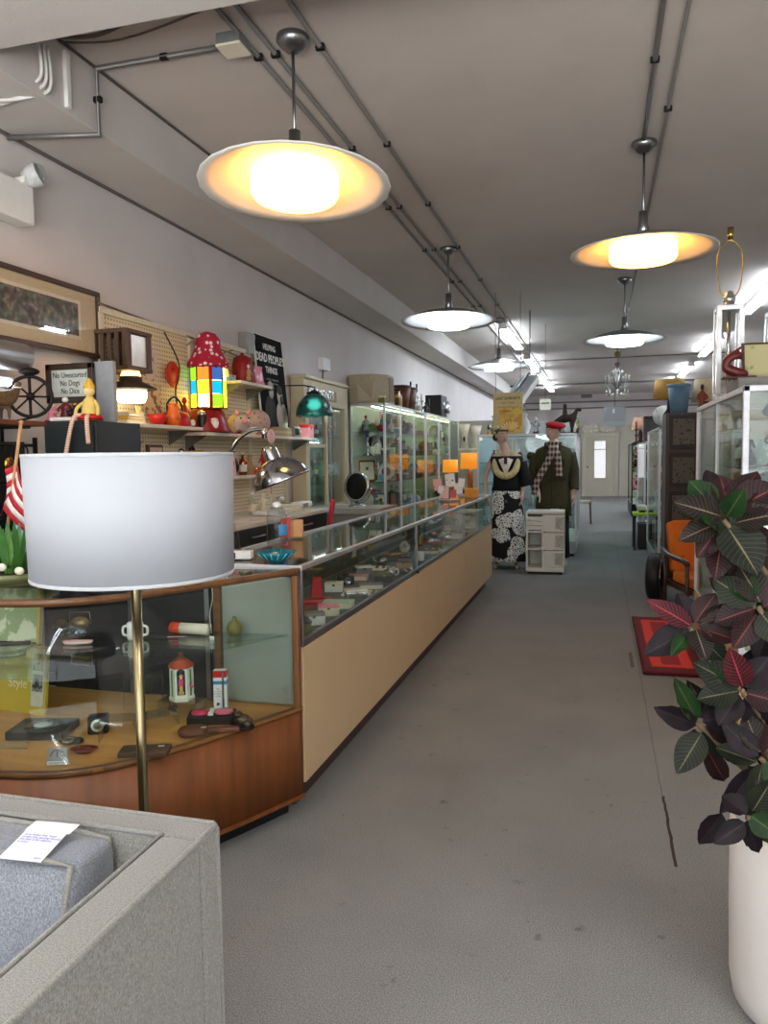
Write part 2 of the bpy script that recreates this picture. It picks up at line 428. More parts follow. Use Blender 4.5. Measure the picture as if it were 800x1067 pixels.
# ------------------------------------------------------------------ fluorescent strips
TUBE = lamp_mat((232, 244, 255), TUBE_E, (250, 252, 255), 'lit_tube')
def strip(label, x, y0, ln=2.4):
    t = thing('fluorescent_light', label, 'fluorescent light', (x, y0, ZC), 0, 'fluorescent strips on the ceiling')
    MB().box((0, ln / 2, -.035), (.11, ln, .06), bev=.008).build('housing', WHITE, t)
    for y in (.03, ln - .03): MB().box((0, y, -.08), (.14, .03, .05), bev=.004).build('lamp_holder', WHITE, t)
    for dx in (-.045, .045): MB().cyl((dx, .05, -.085), (dx, ln - .05, -.085), .019, n=12).build('tube', TUBE, t)
nth = ['first', 'second', 'third', 'fourth', 'fifth']
for k, y in enumerate((11.6, 15.4, 18.4, 21.2)): strip('%s lit fluorescent strip from the front in the row over the counter side' % nth[k], -1.4, y)
for k, y in enumerate((9.2, 13.9, 18.0, 21.2)): strip('%s lit fluorescent strip from the front in the row over the glass case side' % nth[k], 1.9, y)
strip('added unseen fluorescent strip over the shop front on the counter side, behind the header beam', -1.4, -1.7)  # this strip and the next are added out of view as fill light
strip('added unseen fluorescent strip over the shop front on the case side, behind the header beam', 1.9, -1.7)
# ------------------------------------------------------------------ conduits, boxes, cables
COND = mat((128, 124, 122), .45, .5, .06, name='painted_conduit')
def conduit(label, pts, r=.011, clips=(), m=COND):
    t = thing('conduit', label, 'conduit', pts[0], 0)
    o = Vector(pts[0]); MB().tube([Vector(p) - o for p in pts], r).build('pipe', m, t)
    for c in clips:
        MB().box(Vector(c) - o, (.045, .025, .03), bev=.006).build('clip', IRON, t)
    return t
for k, (x, l) in enumerate(((-1.30, 'straight ceiling conduit running beside the lamp canopies over the counter'), (-1.53, 'middle ceiling conduit of the three along the counter'), (-1.62, 'ceiling conduit nearest the wall soffit along the counter'))):
    conduit(l, [(x, 2.74, ZC - .012), (x, 21.9 - k, ZC - .012)], .012, [(x, y, ZC - .014) for y in (3.6, 4.8, 6.0, 7.3, 8.7, 10.2)])
conduit('twin conduit line running over the aisle to the warm pendant', [(.25, 2.74, ZC - .015), (.25, 5.20, ZC - .015)], .014, [(.25, y, ZC - .014) for y in (3.2, 4.2)])
conduit('slim conduit beside the twin line over the aisle', [(.36, 2.74, ZC - .012), (.36, 21.8, ZC - .012)], .010, [(.36, y, ZC - .014) for y in (3.6, 4.8)])
jb = at(243, 46, Z=ZC - .03); el = at(86, 74, Z=ZC - .02)
t = thing('junction_box', 'grey junction box on the ceiling conduit with a pale cover', 'junction box', (jb.x, jb.y, ZC))
MB().box((0, 0, -.025), (.12, .12, .05), bev=.005).build('box_body', GREY, t); MB().box((0, 0, -.056), (.125, .125, .012), bev=.004).build('cover', CREAM, t)
ex = -2.43
conduit('conduit crossing from the junction box down the soffit face to the wall', [(jb.x - .05, el.y, ZC - .02), (ex, el.y, ZC - .02), (ex, el.y, 3.03), (XL + .02, el.y - .12, 3.025)], .014, [((jb.x + ex) / 2, el.y, ZC - .02), (ex, el.y, 3.2)])
c0 = at(45, 38, Z=ZC - .01); c1 = at(185, 12, Z=ZC - .01)
tag(MB().tube(spline([c0, c0.lerp(c1, .35) + Vector((0, .03, -.02)), c0.lerp(c1, .7), c1]), .009).tube(spline([c0 + Vector((0, .05, 0)), c0.lerp(c1, .5) + Vector((0, .1, -.015)), c1 + Vector((.2, .0, 0))]), .005).build('ceiling_cable', mat((100, 94, 90), .6)), 'loose grey cable looping across the ceiling beside the beam', 'cable')
for k in range(3):
    a = at(40, 42, X=-2.42); b = at(43, 78 + 3 * k, X=-2.43)
    pts = [a + Vector((0, .03 * k, 0)), b + Vector((0, .03 * k, 0)), b + Vector((-.06, .02 * k - .02, -.05)), Vector((-2.65, b.y - .02 * k, 3.035)), Vector((XL + .02, b.y - .1 - .05 * k, 3.03))]
    tag(MB().tube(spline(pts), .008).build('wall_cable', mat((215, 212, 208), .5)), ['white cable hanging down the soffit, inner one of the bundle by the beam', 'white cable in the middle of the bundle by the beam', 'white cable hanging lowest in the bundle by the beam'][k], 'cable')
tag(MB().box((-2.445, at(68, 78, X=-2.45).y, 3.2), (.03, .03, .26), bev=.004).build('cable_cover', WHITE), 'short white cable cover strip upright on the soffit face', 'cable cover')
em = at(0, 205, X=XL); 
t = thing('emergency_light', 'white emergency light box with a round lamp head high on the wall', 'emergency light', (XL, em.y, em.z))
MB().box((.05, -.02, -.02), (.1, .3, .2), bev=.015).build('battery_box', WHITE, t)
hd = Vector((.12, .1, .12)); MB().lathe([(0, -.05), (.035, -.05), (.055, -.01), (.06, .03), (.055, .035)], m=T(*hd) @ RY(1.2) @ RX(-.3)).cyl((.05, .1, -.075), (.1, .1, .11), .012).build('lamp_head', mat((205, 205, 205), .3), t)
MB().ball((.155, .105, .13), (.02, .05, .05)).build('lamp_lens', CLEAR, t)
MB().box((.09, .06, .085), (.06, .05, .03)).build('neck', WHITE, t)
# ------------------------------------------------------------------ small wares: one maker per kind, each with its parts
RGB = dict(red=(185, 32, 30), orange=(226, 106, 34), yellow=(232, 196, 70), green=(70, 120, 66), olive=(104, 98, 46), teal=(30, 140, 150), blue=(52, 88, 160), navy=(34, 42, 78),
           purple=(96, 60, 120), pink=(226, 140, 152), white=(236, 234, 228), cream=(226, 214, 186), grey=(130, 132, 134), silver=(190, 192, 195), black=(24, 24, 25), brown=(96, 58, 34),
           tan=(178, 142, 100), gold=(190, 150, 70), amber=(170, 92, 26), rust=(140, 66, 40), ivory=(238, 228, 206), mint=(168, 208, 180), copper=(170, 98, 66), sky=(130, 182, 216), maroon=(96, 24, 34), clear=(225, 235, 235))
METALS = ('silver', 'gold', 'copper')
def cm(c, rough=.35):
    if c == 'clear': return CLEAR
    return mat(RGB[c], .22 if c in METALS else rough, 1 if c in METALS else 0, .06, 60, name=c + '_glaze')
def facing(loc):
    """turn a front towards the aisle where people stand"""
    return math.atan2(-loc[1] + 1.0, -loc[0]) + PI / 2
def mk_vase(t, h, w, c, c2):
    r = w / 2; MB().lathe([(0, 0), (r * .55, 0), (r * .6, h * .03), (r * .95, h * .28), (r, h * .42), (r * .8, h * .62), (r * .38, h * .8), (r * .34, h * .88), (r * .55, h), (r * .5, h), (r * .28, h * .88), (r * .3, h * .8), (r * .7, h * .6), (0, h * .1)]).build('body', cm(c), t)
    MB().lathe([(r * .55, h * .985), (r * .59, h), (r * .55, h * 1.01), (r * .48, h)]).build('rim', cm(c2), t)
def mk_bottle(t, h, w, c, c2):
    r = w / 2; MB().lathe([(0, 0), (r * .9, 0), (r, h * .03), (r, h * .55), (r * .8, h * .66), (r * .35, h * .75), (r * .32, h * .9), (0, h * .9)]).build('body', cm(c), t)
    MB().lathe([(0, h * .88), (r * .4, h * .88), (r * .42, h), (0, h)]).build('stopper', cm(c2), t)
    MB().lathe([(r * 1.01, h * .15), (r * 1.015, h * .16), (r * 1.015, h * .44), (r * 1.01, h * .45)]).build('paper_label', cm('cream' if c2 != 'cream' else 'white'), t)
def mk_bowl(t, h, w, c, c2):
    r = w / 2; MB().lathe([(0, h * .1), (r * .4, h * .1), (r * .75, h * .4), (r, h), (r * .95, h), (r * .7, h * .48), (r * .35, h * .2), (0, h * .2)]).build('body', cm(c), t)
    MB().lathe([(0, 0), (r * .45, 0), (r * .4, h * .12), (0, h * .12)]).build('foot', cm(c2), t)
def mk_cup(t, h, w, c, c2):
    r = w / 2; MB().lathe([(0, 0), (r * .8, 0), (r * .88, h * .05), (r, h), (r * .92, h), (r * .8, h * .12), (0, h * .1)]).build('body', cm(c), t)
    MB().tube(spline([(r * .9, 0, h * .8), (r * 1.5, 0, h * .75), (r * 1.55, 0, h * .4), (r * .9, 0, h * .22)]), h * .07).build('handle', cm(c2), t)
def mk_jar(t, h, w, c, c2):
    r = w / 2; MB().lathe([(0, 0), (r * .85, 0), (r, h * .06), (r, h * .68), (r * .8, h * .78), (0, h * .78)]).build('body', cm(c), t)
    MB().lathe([(r * .86, h * .76), (r * .88, h * .86), (r * .5, h * .93), (r * .12, h * .94), (r * .18, h), (0, h)]).build('lid', cm(c2), t)
def mk_figurine(t, h, w, c, c2):
    r = w / 2; MB().loft([(0, 0, h * .06, r * .8, r * .6), (0, 0, h * .2, r * .75, r * .6), (0, 0, h * .4, r * .5, r * .42), (0, 0, h * .6, r * .72, r * .5), (0, 0, h * .7, r * .5, r * .35), (0, 0, h * .74, r * .22, r * .2), (0, 0, h * .78, r * .2, r * .2)]).tube(spline([(r * .6, 0, h * .64), (r * .95, -r * .2, h * .5), (r * .5, -r * .6, h * .44)]), r * .14).tube(spline([(-r * .6, 0, h * .64), (-r * .95, -r * .2, h * .5), (-r * .5, -r * .6, h * .44)]), r * .14).build('body', cm(c), t)
    MB().ball((0, 0, h * .87), (r * .38, r * .38, h * .11)).ball((0, -r * .38, h * .86), r * .08).build('head', cm(c2), t)
    MB().lathe([(0, 0), (r, 0), (r * .95, h * .07), (0, h * .07)]).build('plinth', cm('brown'), t)
def mk_box(t, h, w, c, c2):
    MB().box((0, 0, h * .38), (w, w * .7, h * .76), bev=.004).build('body', cm(c), t)
    MB().box((0, 0, h * .87), (w * 1.03, w * .73, h * .24), bev=.004).build('lid', cm(c2), t)
    MB().box((0, -w * .37, h * .72), (w * .14, .008, h * .2), bev=.002).build('clasp', BRASS, t)
def mk_tray(t, h, w, c, c2):
    MB().box((0, 0, h * .3), (w, w * .7, h * .6), bev=.003).build('body', cm(c, .7), t)
    b = MB()
    for i in range(4):
        for j in range(3):
            b.lathe([(w * .05, -.002), (w * .062, 0), (w * .05, .004), (w * .04, 0), (w * .05, -.002)], (w * (-.36 + .24 * i), w * (-.22 + .22 * j), h * .62), 10)
    b.build('jewellery', cm(c2), t)['kind'] = 'stuff'
def mk_frame(t, h, w, c, c2):
    m = RX(-.2); b = MB()
    for x in (-1, 1): b.box((x * w * .46, 0, h / 2), (w * .09, .018, h), m, .003)
    for z in (0, 1): b.box((0, 0, h * .045 + z * h * .91), (w, .018, h * .09), m, .003)
    b.build('frame', cm(c), t)
    MB().box((0, .003, h / 2), (w * .86, .006, h * .86), m).build('picture', pattern(RGB[c2], RGB['cream'], 'noise', 22, .5, .52), t)
    MB().box((0, .03 + h * .16, h * .3), (w * .14, .006, h * .62), T(0, h * .02, 0) @ RX(.36)).build('easel_back', cm('brown'), t)
def mk_plate(t, h, w, c, c2):
    r = h / 2; m = T(0, .01, r + .008) @ RX(PI / 2 - .2)
    MB().lathe([(0, 0), (r * .62, 0), (r * .7, .008), (r, .018), (r * .98, .022), (r * .66, .012), (0, .006)], m=m, n=32).build('body', cm(c), t)
    MB().lathe([(0, .0125), (r * .5, .0125), (r * .52, .0112), (r * .52, .0075), (0, .0075)], m=m).build('painted_centre', cm(c2), t)
    b = MB()
    for x in (-1, 1): b.tube([(x * r * .4, -.045, .02), (x * r * .4, -.03, .004), (x * r * .4, .08, .004), (x * r * .4, .03, r)], .003)
    b.tube([(-r * .4, .08, .004), (r * .4, .08, .004)], .003).build('wire_stand', IRON, t)
def mk_candlestick(t, h, w, c, c2):
    r = w / 2; MB().lathe([(0, 0), (r, 0), (r * .9, h * .04), (r * .25, h * .1), (r * .2, h * .3), (r * .4, h * .36), (r * .2, h * .42), (r * .22, h * .58), (r * .5, h * .62), (r * .45, h * .66), (0, h * .66)]).build('stick', cm(c), t)
    MB().lathe([(r * .26, h * .64), (r * .24, h * .98), (0, h)]).cyl((0, 0, h * .97), (0, 0, h * 1.02), r * .03, n=6).build('candle', cm(c2), t)
def mk_clock(t, h, w, c, c2):
    r = h * .46; m = T(0, 0, r + h * .08) @ RX(PI / 2)
    MB().lathe([(0, -.03), (r * .9, -.03), (r, -.01), (r, .025), (r * .9, .03), (r * .86, .02), (0, .02)], m=m, n=28).build('case', cm(c), t)
    MB().lathe([(0, .022), (r * .84, .022), (r * .84, .02), (0, .02)], m=m, n=28).build('dial', cm(c2), t)
    MB().box((0, r * .25, .025), (.006, r * .5, .003), m).box((r * .18, 0, .025), (r * .38, .006, .003), m).build('clock_hand', BLACK, t)
    b = MB(); b.box((0, 0, h * .05), (w * .8, .06, h * .1), bev=.004).build('foot', cm(c), t)
def mk_pitcher(t, h, w, c, c2):
    r = w / 2; MB().lathe([(0, 0), (r * .7, 0), (r * .95, h * .2), (r, h * .4), (r * .7, h * .75), (r * .62, h * .86), (r * .8, h), (r * .74, h), (r * .56, h * .85), (r * .6, h * .7), (0, h * .3)]).add([(-r * .72, -r * .3, h), (-r * .72, r * .3, h), (-r * 1.25, 0, h * 1.02), (-r * .66, 0, h * .8)], [(0, 2, 3), (1, 3, 2)]).build('body', cm(c), t)
    MB().tube(spline([(r * .7, 0, h * .93), (r * 1.35, 0, h * .85), (r * 1.4, 0, h * .5), (r * .95, 0, h * .3)]), h * .04).build('handle', cm(c2), t)
def mk_goblet(t, h, w, c, c2):
    r = w / 2; MB().lathe([(0, h * .42), (r * .5, h * .46), (r * .95, h * .65), (r, h), (r * .95, h), (r * .88, h * .66), (0, h * .5)]).build('bowl', cm(c), t)
    MB().lathe([(0, 0), (r * .8, 0), (r * .75, h * .03), (r * .12, h * .08), (r * .1, h * .43), (0, h * .43)]).build('stem', cm(c2), t)
def mk_teapot(t, h, w, c, c2):
    r = w * .36; MB().lathe([(0, 0), (r * .7, 0), (r, h * .25), (r * .98, h * .45), (r * .6, h * .68), (0, h * .7)]).tube(spline([(-r * .85, 0, h * .25), (-r * 1.3, 0, h * .4), (-r * 1.55, 0, h * .66)]), [h * .1, h * .09, h * .08] + [h * .075] * 3 + [h * .07] * 3 + [h * .06] * 4).build('body', cm(c), t)
    MB().lathe([(r * .58, h * .67), (r * .4, h * .76), (r * .1, h * .78), (r * .14, h * .86), (0, h * .88)]).build('lid', cm(c), t)
    MB().tube(spline([(-r * .6, 0, h * .64), (-r * .55, 0, h * 1.1), (0, 0, h * 1.25), (r * .55, 0, h * 1.1), (r * .6, 0, h * .64)]), h * .03).build('handle', cm(c2), t)
def mk_book(t, h, w, c, c2):
    MB().box((0, -w * .0, h * .5), (w * .96, w * .68, h * .8)).build('pages', cm('ivory', .8), t)
    MB().box((0, 0, h * .05), (w, w * .72, h * .1), bev=.001).box((0, 0, h * .95), (w, w * .72, h * .1), bev=.001).box((-w * .5, 0, h * .5), (h * .1, w * .72, h)).build('cover', cm(c, .6), t)
def mk_doll(t, h, w, c, c2):
    r = w / 2; MB().loft([(0, 0, 0, r, r * .8), (0, 0, h * .12, r * .92, r * .75), (0, 0, h * .4, r * .45, r * .36), (0, 0, h * .62, r * .5, r * .35), (0, 0, h * .68, r * .16, r * .16), (0, 0, h * .72, r * .15, r * .15)]).tube([(r * .45, 0, h * .6), (r * .85, -r * .2, h * .42)], [r * .16, r * .1]).tube([(-r * .45, 0, h * .6), (-r * .85, -r * .2, h * .42)], [r * .16, r * .1]).build('dress', cm(c, .8), t)
    MB().ball((0, 0, h * .82), (r * .36, r * .36, h * .12)).ball((0, -r * .36, h * .81), r * .06).build('head', cm('ivory'), t)
    MB().lathe([(r * .4, h * .78), (r * .42, h * .86), (r * .3, h * .96), (0, h)], a0=-.6, a1=PI + .6).build('hair', cm(c2, .8), t)
def mk_lamp(t, h, w, c, c2):
    r = w / 2; MB().lathe([(0, 0), (r * .55, 0), (r * .5, h * .05), (r * .2, h * .1), (r * .4, h * .25), (r * .3, h * .4), (r * .08, h * .48), (r * .06, h * .6), (0, h * .6)]).build('base', cm(c), t)
    MB().lathe([(r, h * .52), (r * .7, h), (r * .68, h), (r * .97, h * .52)], n=28).build('lamp_shade', cm(c2, .8), t)
def mk_camera(t, h, w, c, c2):
    MB().box((0, 0, h * .4), (w, w * .4, h * .8), bev=.008).box((0, 0, h * .88), (w * .36, w * .3, h * .24), bev=.006).build('body', cm(c), t)
    MB().lathe([(0, 0), (h * .3, 0), (h * .3, w * .22), (h * .24, w * .24), (h * .2, w * .18), (0, w * .16)], m=T(0, -w * .2, h * .42) @ RX(PI / 2)).build('lens', cm(c2), t)
def mk_radio(t, h, w, c, c2):
    MB().box((0, 0, h / 2), (w, w * .4, h), bev=.02, seg=4).build('case', cm(c), t)
    MB().box((-w * .18, -w * .205, h * .5), (w * .5, .006, h * .6)).build('speaker_cloth', cm(c2, .9), t)
    b = MB(); b.cyl((w * .3, -w * .19, h * .5), (w * .3, -w * .24, h * .5), h * .14).build('knob', cm('cream'), t)
def mk_shell(t, h, w, c, c2):
    MB().grid(lambda u, v: ((.15 + .85 * v) * w * .5 * math.cos(PI * u) , -.02 - .1 * w * math.sin(PI * v) , .005 + h * (.1 + .9 * v) * math.sin(PI * u) * (1 + .05 * math.cos(u * 40))), 40, 8).build('fan', cm(c), t, solid=.006)
    MB().box((0, 0, .008), (w * .5, .06, .016), bev=.006).build('foot', cm(c2), t)
MK = {k[3:]: v for k, v in list(globals().items()) if k.startswith('mk_')}
CAT = dict(frame='picture frame', tray='jewellery tray', figurine='figurine', lamp='table lamp', radio='radio')
NAME = dict(frame='framed_picture', tray='jewellery_tray', lamp='table_lamp', camera='vintage_camera', clock='mantel_clock', plate='display_plate', box='trinket_box')
HH = dict(vase=(.2, .11), bottle=(.2, .07), bowl=(.08, .17), cup=(.09, .08), jar=(.14, .1), figurine=(.18, .08), box=(.08, .15), tray=(.03, .26), frame=(.22, .17), plate=(.2, .2), candlestick=(.24, .09), clock=(.16, .15), pitcher=(.18, .12), goblet=(.15, .07), teapot=(.12, .17), book=(.04, .2), doll=(.24, .12), lamp=(.36, .24), camera=(.1, .15), radio=(.16, .26), shell=(.1, .13))
USED = {}
PROTO = {}
def ware(kind, c, c2, loc, label, s=1, rz=None, h=None, w=None, group=None):
    """one small article standing at loc; repeats share the mesh of the first of their look"""
    assert label not in USED, label
    USED[label] = 1
    h0, w0 = HH[kind]; h = (h or h0) * s; w = (w or w0) * s
    rz = facing(loc) if rz is None else rz
    key = (kind, c, c2, round(h, 3), round(w, 3))
    if key in PROTO:
        o = copy_tree(PROTO[key]); o.location = loc; o.rotation_euler = (0, 0, rz); o['label'] = label
        if group: o['group'] = group
        elif 'group' in o: del o['group']
        return o
    t = thing(NAME.get(kind, kind), label, CAT.get(kind, kind), loc, rz, group); MK[kind](t, h, w, c, c2)
    PROTO[key] = t; return t
ADJ = ['small', 'little', 'slim', 'squat', 'plain', 'old', 'glossy', 'dainty', 'worn', 'neat']
def row(items, a, b, place, s=1, jit=.015, group=None):
    """articles in a row from a to b: each label says what it is, where, and what it stands next to"""
    a, b = Vector(a), Vector(b); n = len(items)
    desc = ['%s %s' % (c if c == c2 else '%s and %s' % (c, c2), CAT.get(k, k)) for (k, c, c2) in items]
    near = ['%s %s' % (c, CAT.get(k, k)) for (k, c, c2) in items]
    for i, (k, c, c2) in enumerate(items):
        p = a.lerp(b, (i + .5) / n); p.x += rnd.uniform(-jit, jit); p.y += rnd.uniform(-jit, jit)
        l = '%s %s, %s' % (desc[i], place, ('by the ' + near[i - 1]) if i else 'first in the row')
        if len(l.split()) > 15: l = '%s %s, %s' % (near[i], place, ('by the ' + near[i - 1]) if i else 'first in the row')
        while l in USED: l = l.replace(' on ', ' standing on ', 1) if ' standing on ' not in l else 'small ' + l
        ware(k, c, c2, p, l, s * rnd.uniform(.9, 1.1), facing(p) + rnd.uniform(-.3, .3), group=group)
# ------------------------------------------------------------------ sofa with its card
def tweed(c1, c2, c3):
    def fn(nt, b, N, K):
        tc = N('ShaderNodeTexCoord'); n = N('ShaderNodeTexNoise'); n.inputs['Scale'].default_value = 330; n.inputs['Detail'].default_value = 2
        mp = N('ShaderNodeMapping'); mp.inputs['Scale'].default_value = (1, 1, .55); n2 = N('ShaderNodeTexNoise'); n2.inputs['Scale'].default_value = 700
        K(tc.outputs['Object'], mp.inputs['Vector']); K(mp.outputs[0], n.inputs['Vector']); K(tc.outputs['Object'], n2.inputs['Vector'])
        ad = N('ShaderNodeMath'); ad.operation = 'ADD'; K(n.outputs['Fac'], ad.inputs[0]); K(n2.outputs['Fac'], ad.inputs[1])
        hf = N('ShaderNodeMath'); hf.operation = 'MULTIPLY'; hf.inputs[1].default_value = .5; K(ad.outputs[0], hf.inputs[0])
        r = ramp(nt, [(.36, c1), (.5, c2), (.64, c3)]); K(hf.outputs[0], r.inputs['Fac']); K(r.outputs[0], b.inputs['Base Color'])
        b.inputs['Roughness'].default_value = .9; b.inputs['Specular IOR Level'].default_value = .15; b.inputs['Sheen Weight'].default_value = .3
        bp = N('ShaderNodeBump'); bp.inputs['Strength'].default_value = .35; bp.inputs['Distance'].default_value = .002
        K(hf.outputs[0], bp.inputs['Height']); K(bp.outputs[0], b.inputs['Normal'])
    return nodes_mat('tweed', fn)
TW = tweed((108, 106, 102), (134, 132, 126), (160, 157, 150)); TWB = tweed((100, 103, 110), (126, 129, 137), (154, 157, 164)); PIPE = tweed((116, 114, 108), (136, 134, 127), (154, 151, 144))
t = thing('sofa', 'grey tweed box-arm sofa with piped edges by the wood corner showcase', 'sofa', (-1.5, .85, 0))
o = Vector((-1.5, .85, 0))
def W(x, y, z): return (x - o.x, y - o.y, z - o.z)
sb = MB(); sb.box(W(-1.555, 1.258, .385), (1.7, .066, .63), bev=.014, seg=3); sb.build('back', TW, t)
MB().box(W(-.746, .83, .385), (.082, .79, .63), bev=.014, seg=3).build('arm', TW, t)
MB().box(W(-2.364, .83, .385), (.082, .79, .63), bev=.014, seg=3).build('arm', TW, t)
MB().box(W(-1.555, .8, .2), (1.54, .85, .24), bev=.02).build('seat_base', TW, t)
MB().box(W(-1.17, .76, .38), (.76, .76, .14), bev=.035, seg=4).build('seat_cushion', TWB, t)
MB().box(W(-1.94, .76, .38), (.76, .76, .14), bev=.035, seg=4).build('seat_cushion', TWB, t)
def backcush(x0, x1, name='back_cushion'):
    b = MB(); yb = 1.218; n = 10
    def prof(u):       # section in y, z of the leaning cushion
        return [(yb, .44), (yb, .672), (yb - .012, .686), (1.12, .687), (1.10, .672), (1.02, .46), (1.05, .44)]
    pr = prof(0)
    vs = []; xs = [x0, x0 + .012] + [x0 + (x1 - x0) * k / n for k in range(1, n)] + [x1 - .012, x1]
    for i, x in enumerate(xs):
        k = .012 if i in (0, len(xs) - 1) else 0; puff = math.sin(PI * (x - x0) / (x1 - x0)) * .012
        for (y, z) in pr:
            cy, cz = 1.12, .56; dy, dz = (y - cy), (z - cz); l = math.hypot(dy, dz)
            vs.append(W(x, y - dy / l * k + (dy / l * puff if y < 1.15 else 0), z - dz / l * k + (puff * .5 if z > .66 else 0)))
    m = len(pr); fs = [(i * m + j, i * m + (j + 1) % m, (i + 1) * m + (j + 1) % m, (i + 1) * m + j) for i in range(len(xs) - 1) for j in range(m)]
    fs += [tuple(range(m))[::-1], tuple((len(xs) - 1) * m + j for j in range(m))]
    c = b.add(vs, fs).build(name, TWB, t)
    for (y, z) in ((1.106, .683), (yb - .006, .683)):
        MB().tube([W(x0 + .01, y, z - .22 if y < 1.15 else z - .2)] + [W(x, y, z + .004 + math.sin(PI * (x - x0) / (x1 - x0)) * .006) for x in xs[1:-1]] + [W(x1 - .006, y - (.075 if y < 1.15 else 0), z - .22)], .006).build('piping', PIPE, c)
    return c
backcush(-1.53, -.882); backcush(-2.2, -1.54)
pp = MB(); zt = .699
pp.tube(spline([W(-.706, .44, zt), W(-.706, .8, zt), W(-.706, 1.284, zt)]), .0055); pp.build('piping', PIPE, t)
MB().tube([W(-.787, .45, zt), W(-.787, 1.226, zt), W(-2.32, 1.226, zt)], .005).build('piping', PIPE, t)
MB().tube([W(-.706, 1.29, .08), W(-.706, 1.29, .69), W(-.712, 1.29, zt), W(-2.4, 1.29, zt)], .005).build('piping', PIPE, t)
for x in (-.78, -2.33):
    for y in (.5, 1.22): MB().cyl(W(x, y, 0), W(x, y, .08), .02, .028).build('leg', mat((60, 40, 26), .4), t)
# price card folded over the cushion
a0, a1, a2, a3 = at(18, 865, Z=.706), at(60, 869, Z=.706), at(10, 893, Z=.694), at(51, 899, Z=.694)
cc = (a0 + a1 + a2 + a3) / 4; ux = (a1 - a0).normalized(); uy = (a0 - a2); CH = uy.length; uy.normalize(); CW_ = (a1 - a0).length; un = ux.cross(uy).normalized(); uy = un.cross(ux)
t = thing('price_card', 'white folded price card with blue handwriting resting on the sofa cushion', 'price card', cc)
CARDM = Matrix((ux, uy, un)).transposed().to_4x4()
MB().grid(lambda u, v: CARDM @ Vector(((u - .5) * CW_ * 1.1 + .012 * v, CH / 2 + .02 * v, -.001 + .008 * v)), 6, 3).build('card_back', WHITE, t, solid=.0008)
MB().box((0, 0, 0), (CW_, CH, .0008), CARDM).build('card_front', mat((232, 232, 242), .6), t)
text('Sierra Modern Gray Tweed\nLounger Sofa, matching Ottoman\nalso Avail. in this collection\nas shown', CW_ * .085, CARDM @ T(-CW_ * .44, CH * .22, .001), t, mat((96, 84, 190), .6), 'handwriting', .0001, 'LEFT', .82, .95)
text('#450', CW_ * .075, CARDM @ T(CW_ * .36, -CH * .4, .001), t, mat((96, 84, 190), .6), 'handwriting', .0001, 'CENTER')

# ------------------------------------------------------------------ drum lamp
lx, ly = -1.08, 1.61
t = thing('floor_lamp', 'floor lamp with a big white drum shade on a brass pole behind the sofa', 'floor lamp', (lx, ly, 0))
MB().lathe([(0, 0), (.14, 0), (.14, .012), (.12, .022), (.02, .03), (0, .03)], n=32).build('base', BRASS, t)
MB().cyl((0, 0, .025), (0, 0, 1.2), .0125, n=16).build('pole', mat((150, 138, 104), .22, 1, .03), t)
R1, R2, z1, z2 = .233, .239, 1.128, 1.412
sh = MB().lathe([(R1, z1), (R2, z2)], n=64).build('lamp_shade', mat((166, 169, 175), .85, 0, .012, 8, name='white_shade'), t, solid=.003)
for (r, z) in ((R1, z1), (R2, z2)): MB().lathe([(r + .002, z - .004), (r + .003, z), (r + .002, z + .004), (r - .003, z + .004), (r - .003, z - .004), (r + .002, z - .004)], n=64).build('shade_trim', mat((176, 178, 182), .8), sh)
sp = MB()
for k in range(3): sp.tube([(0, 0, 1.34), (  .236 * math.cos(k * 2.1), .236 * math.sin(k * 2.1), 1.36)], .003)
sp.build('shade_spider', STEEL, t)
MB().lathe([(0, 1.2), (.02, 1.2), (.022, 1.26), (0, 1.26)]).lathe([(0, 1.26), (.03, 1.29), (.028, 1.32), (0, 1.335)]).build('bulb_socket', CREAM, t)

# ------------------------------------------------------------------ curved wood and glass corner showcase
OAK = wood((104, 56, 20), (132, 74, 30), 3, .5, 'Z', 0, 'mahogany'); OAKTRIM = wood((92, 58, 30), (120, 80, 44), 4, .4, 'X', .15, 'oak_trim'); OAKFLOOR = wood((186, 130, 66), (206, 150, 82), 4, .5, 'X', 0, 'oak_floor')
curve = spline([(-1.112, 2.735), (-1.225, 2.50), (-1.335, 2.29), (-1.46, 2.085), (-1.61, 1.965), (-1.80, 1.915), (-2.05, 1.905), (-2.45, 1.90)], 6)
cv = [(p.x, p.y) for p in [Vector((q[0], q[1], 0)) for q in curve]]
def inset(pts, d):
    out = []
    for i in range(len(pts)):
        a = Vector(pts[max(0, i - 1)]); b = Vector(pts[min(len(pts) - 1, i + 1)]); n = (b - a).normalized()
        out.append((pts[i][0] + n.y * d, pts[i][1] - n.x * d))
    return out
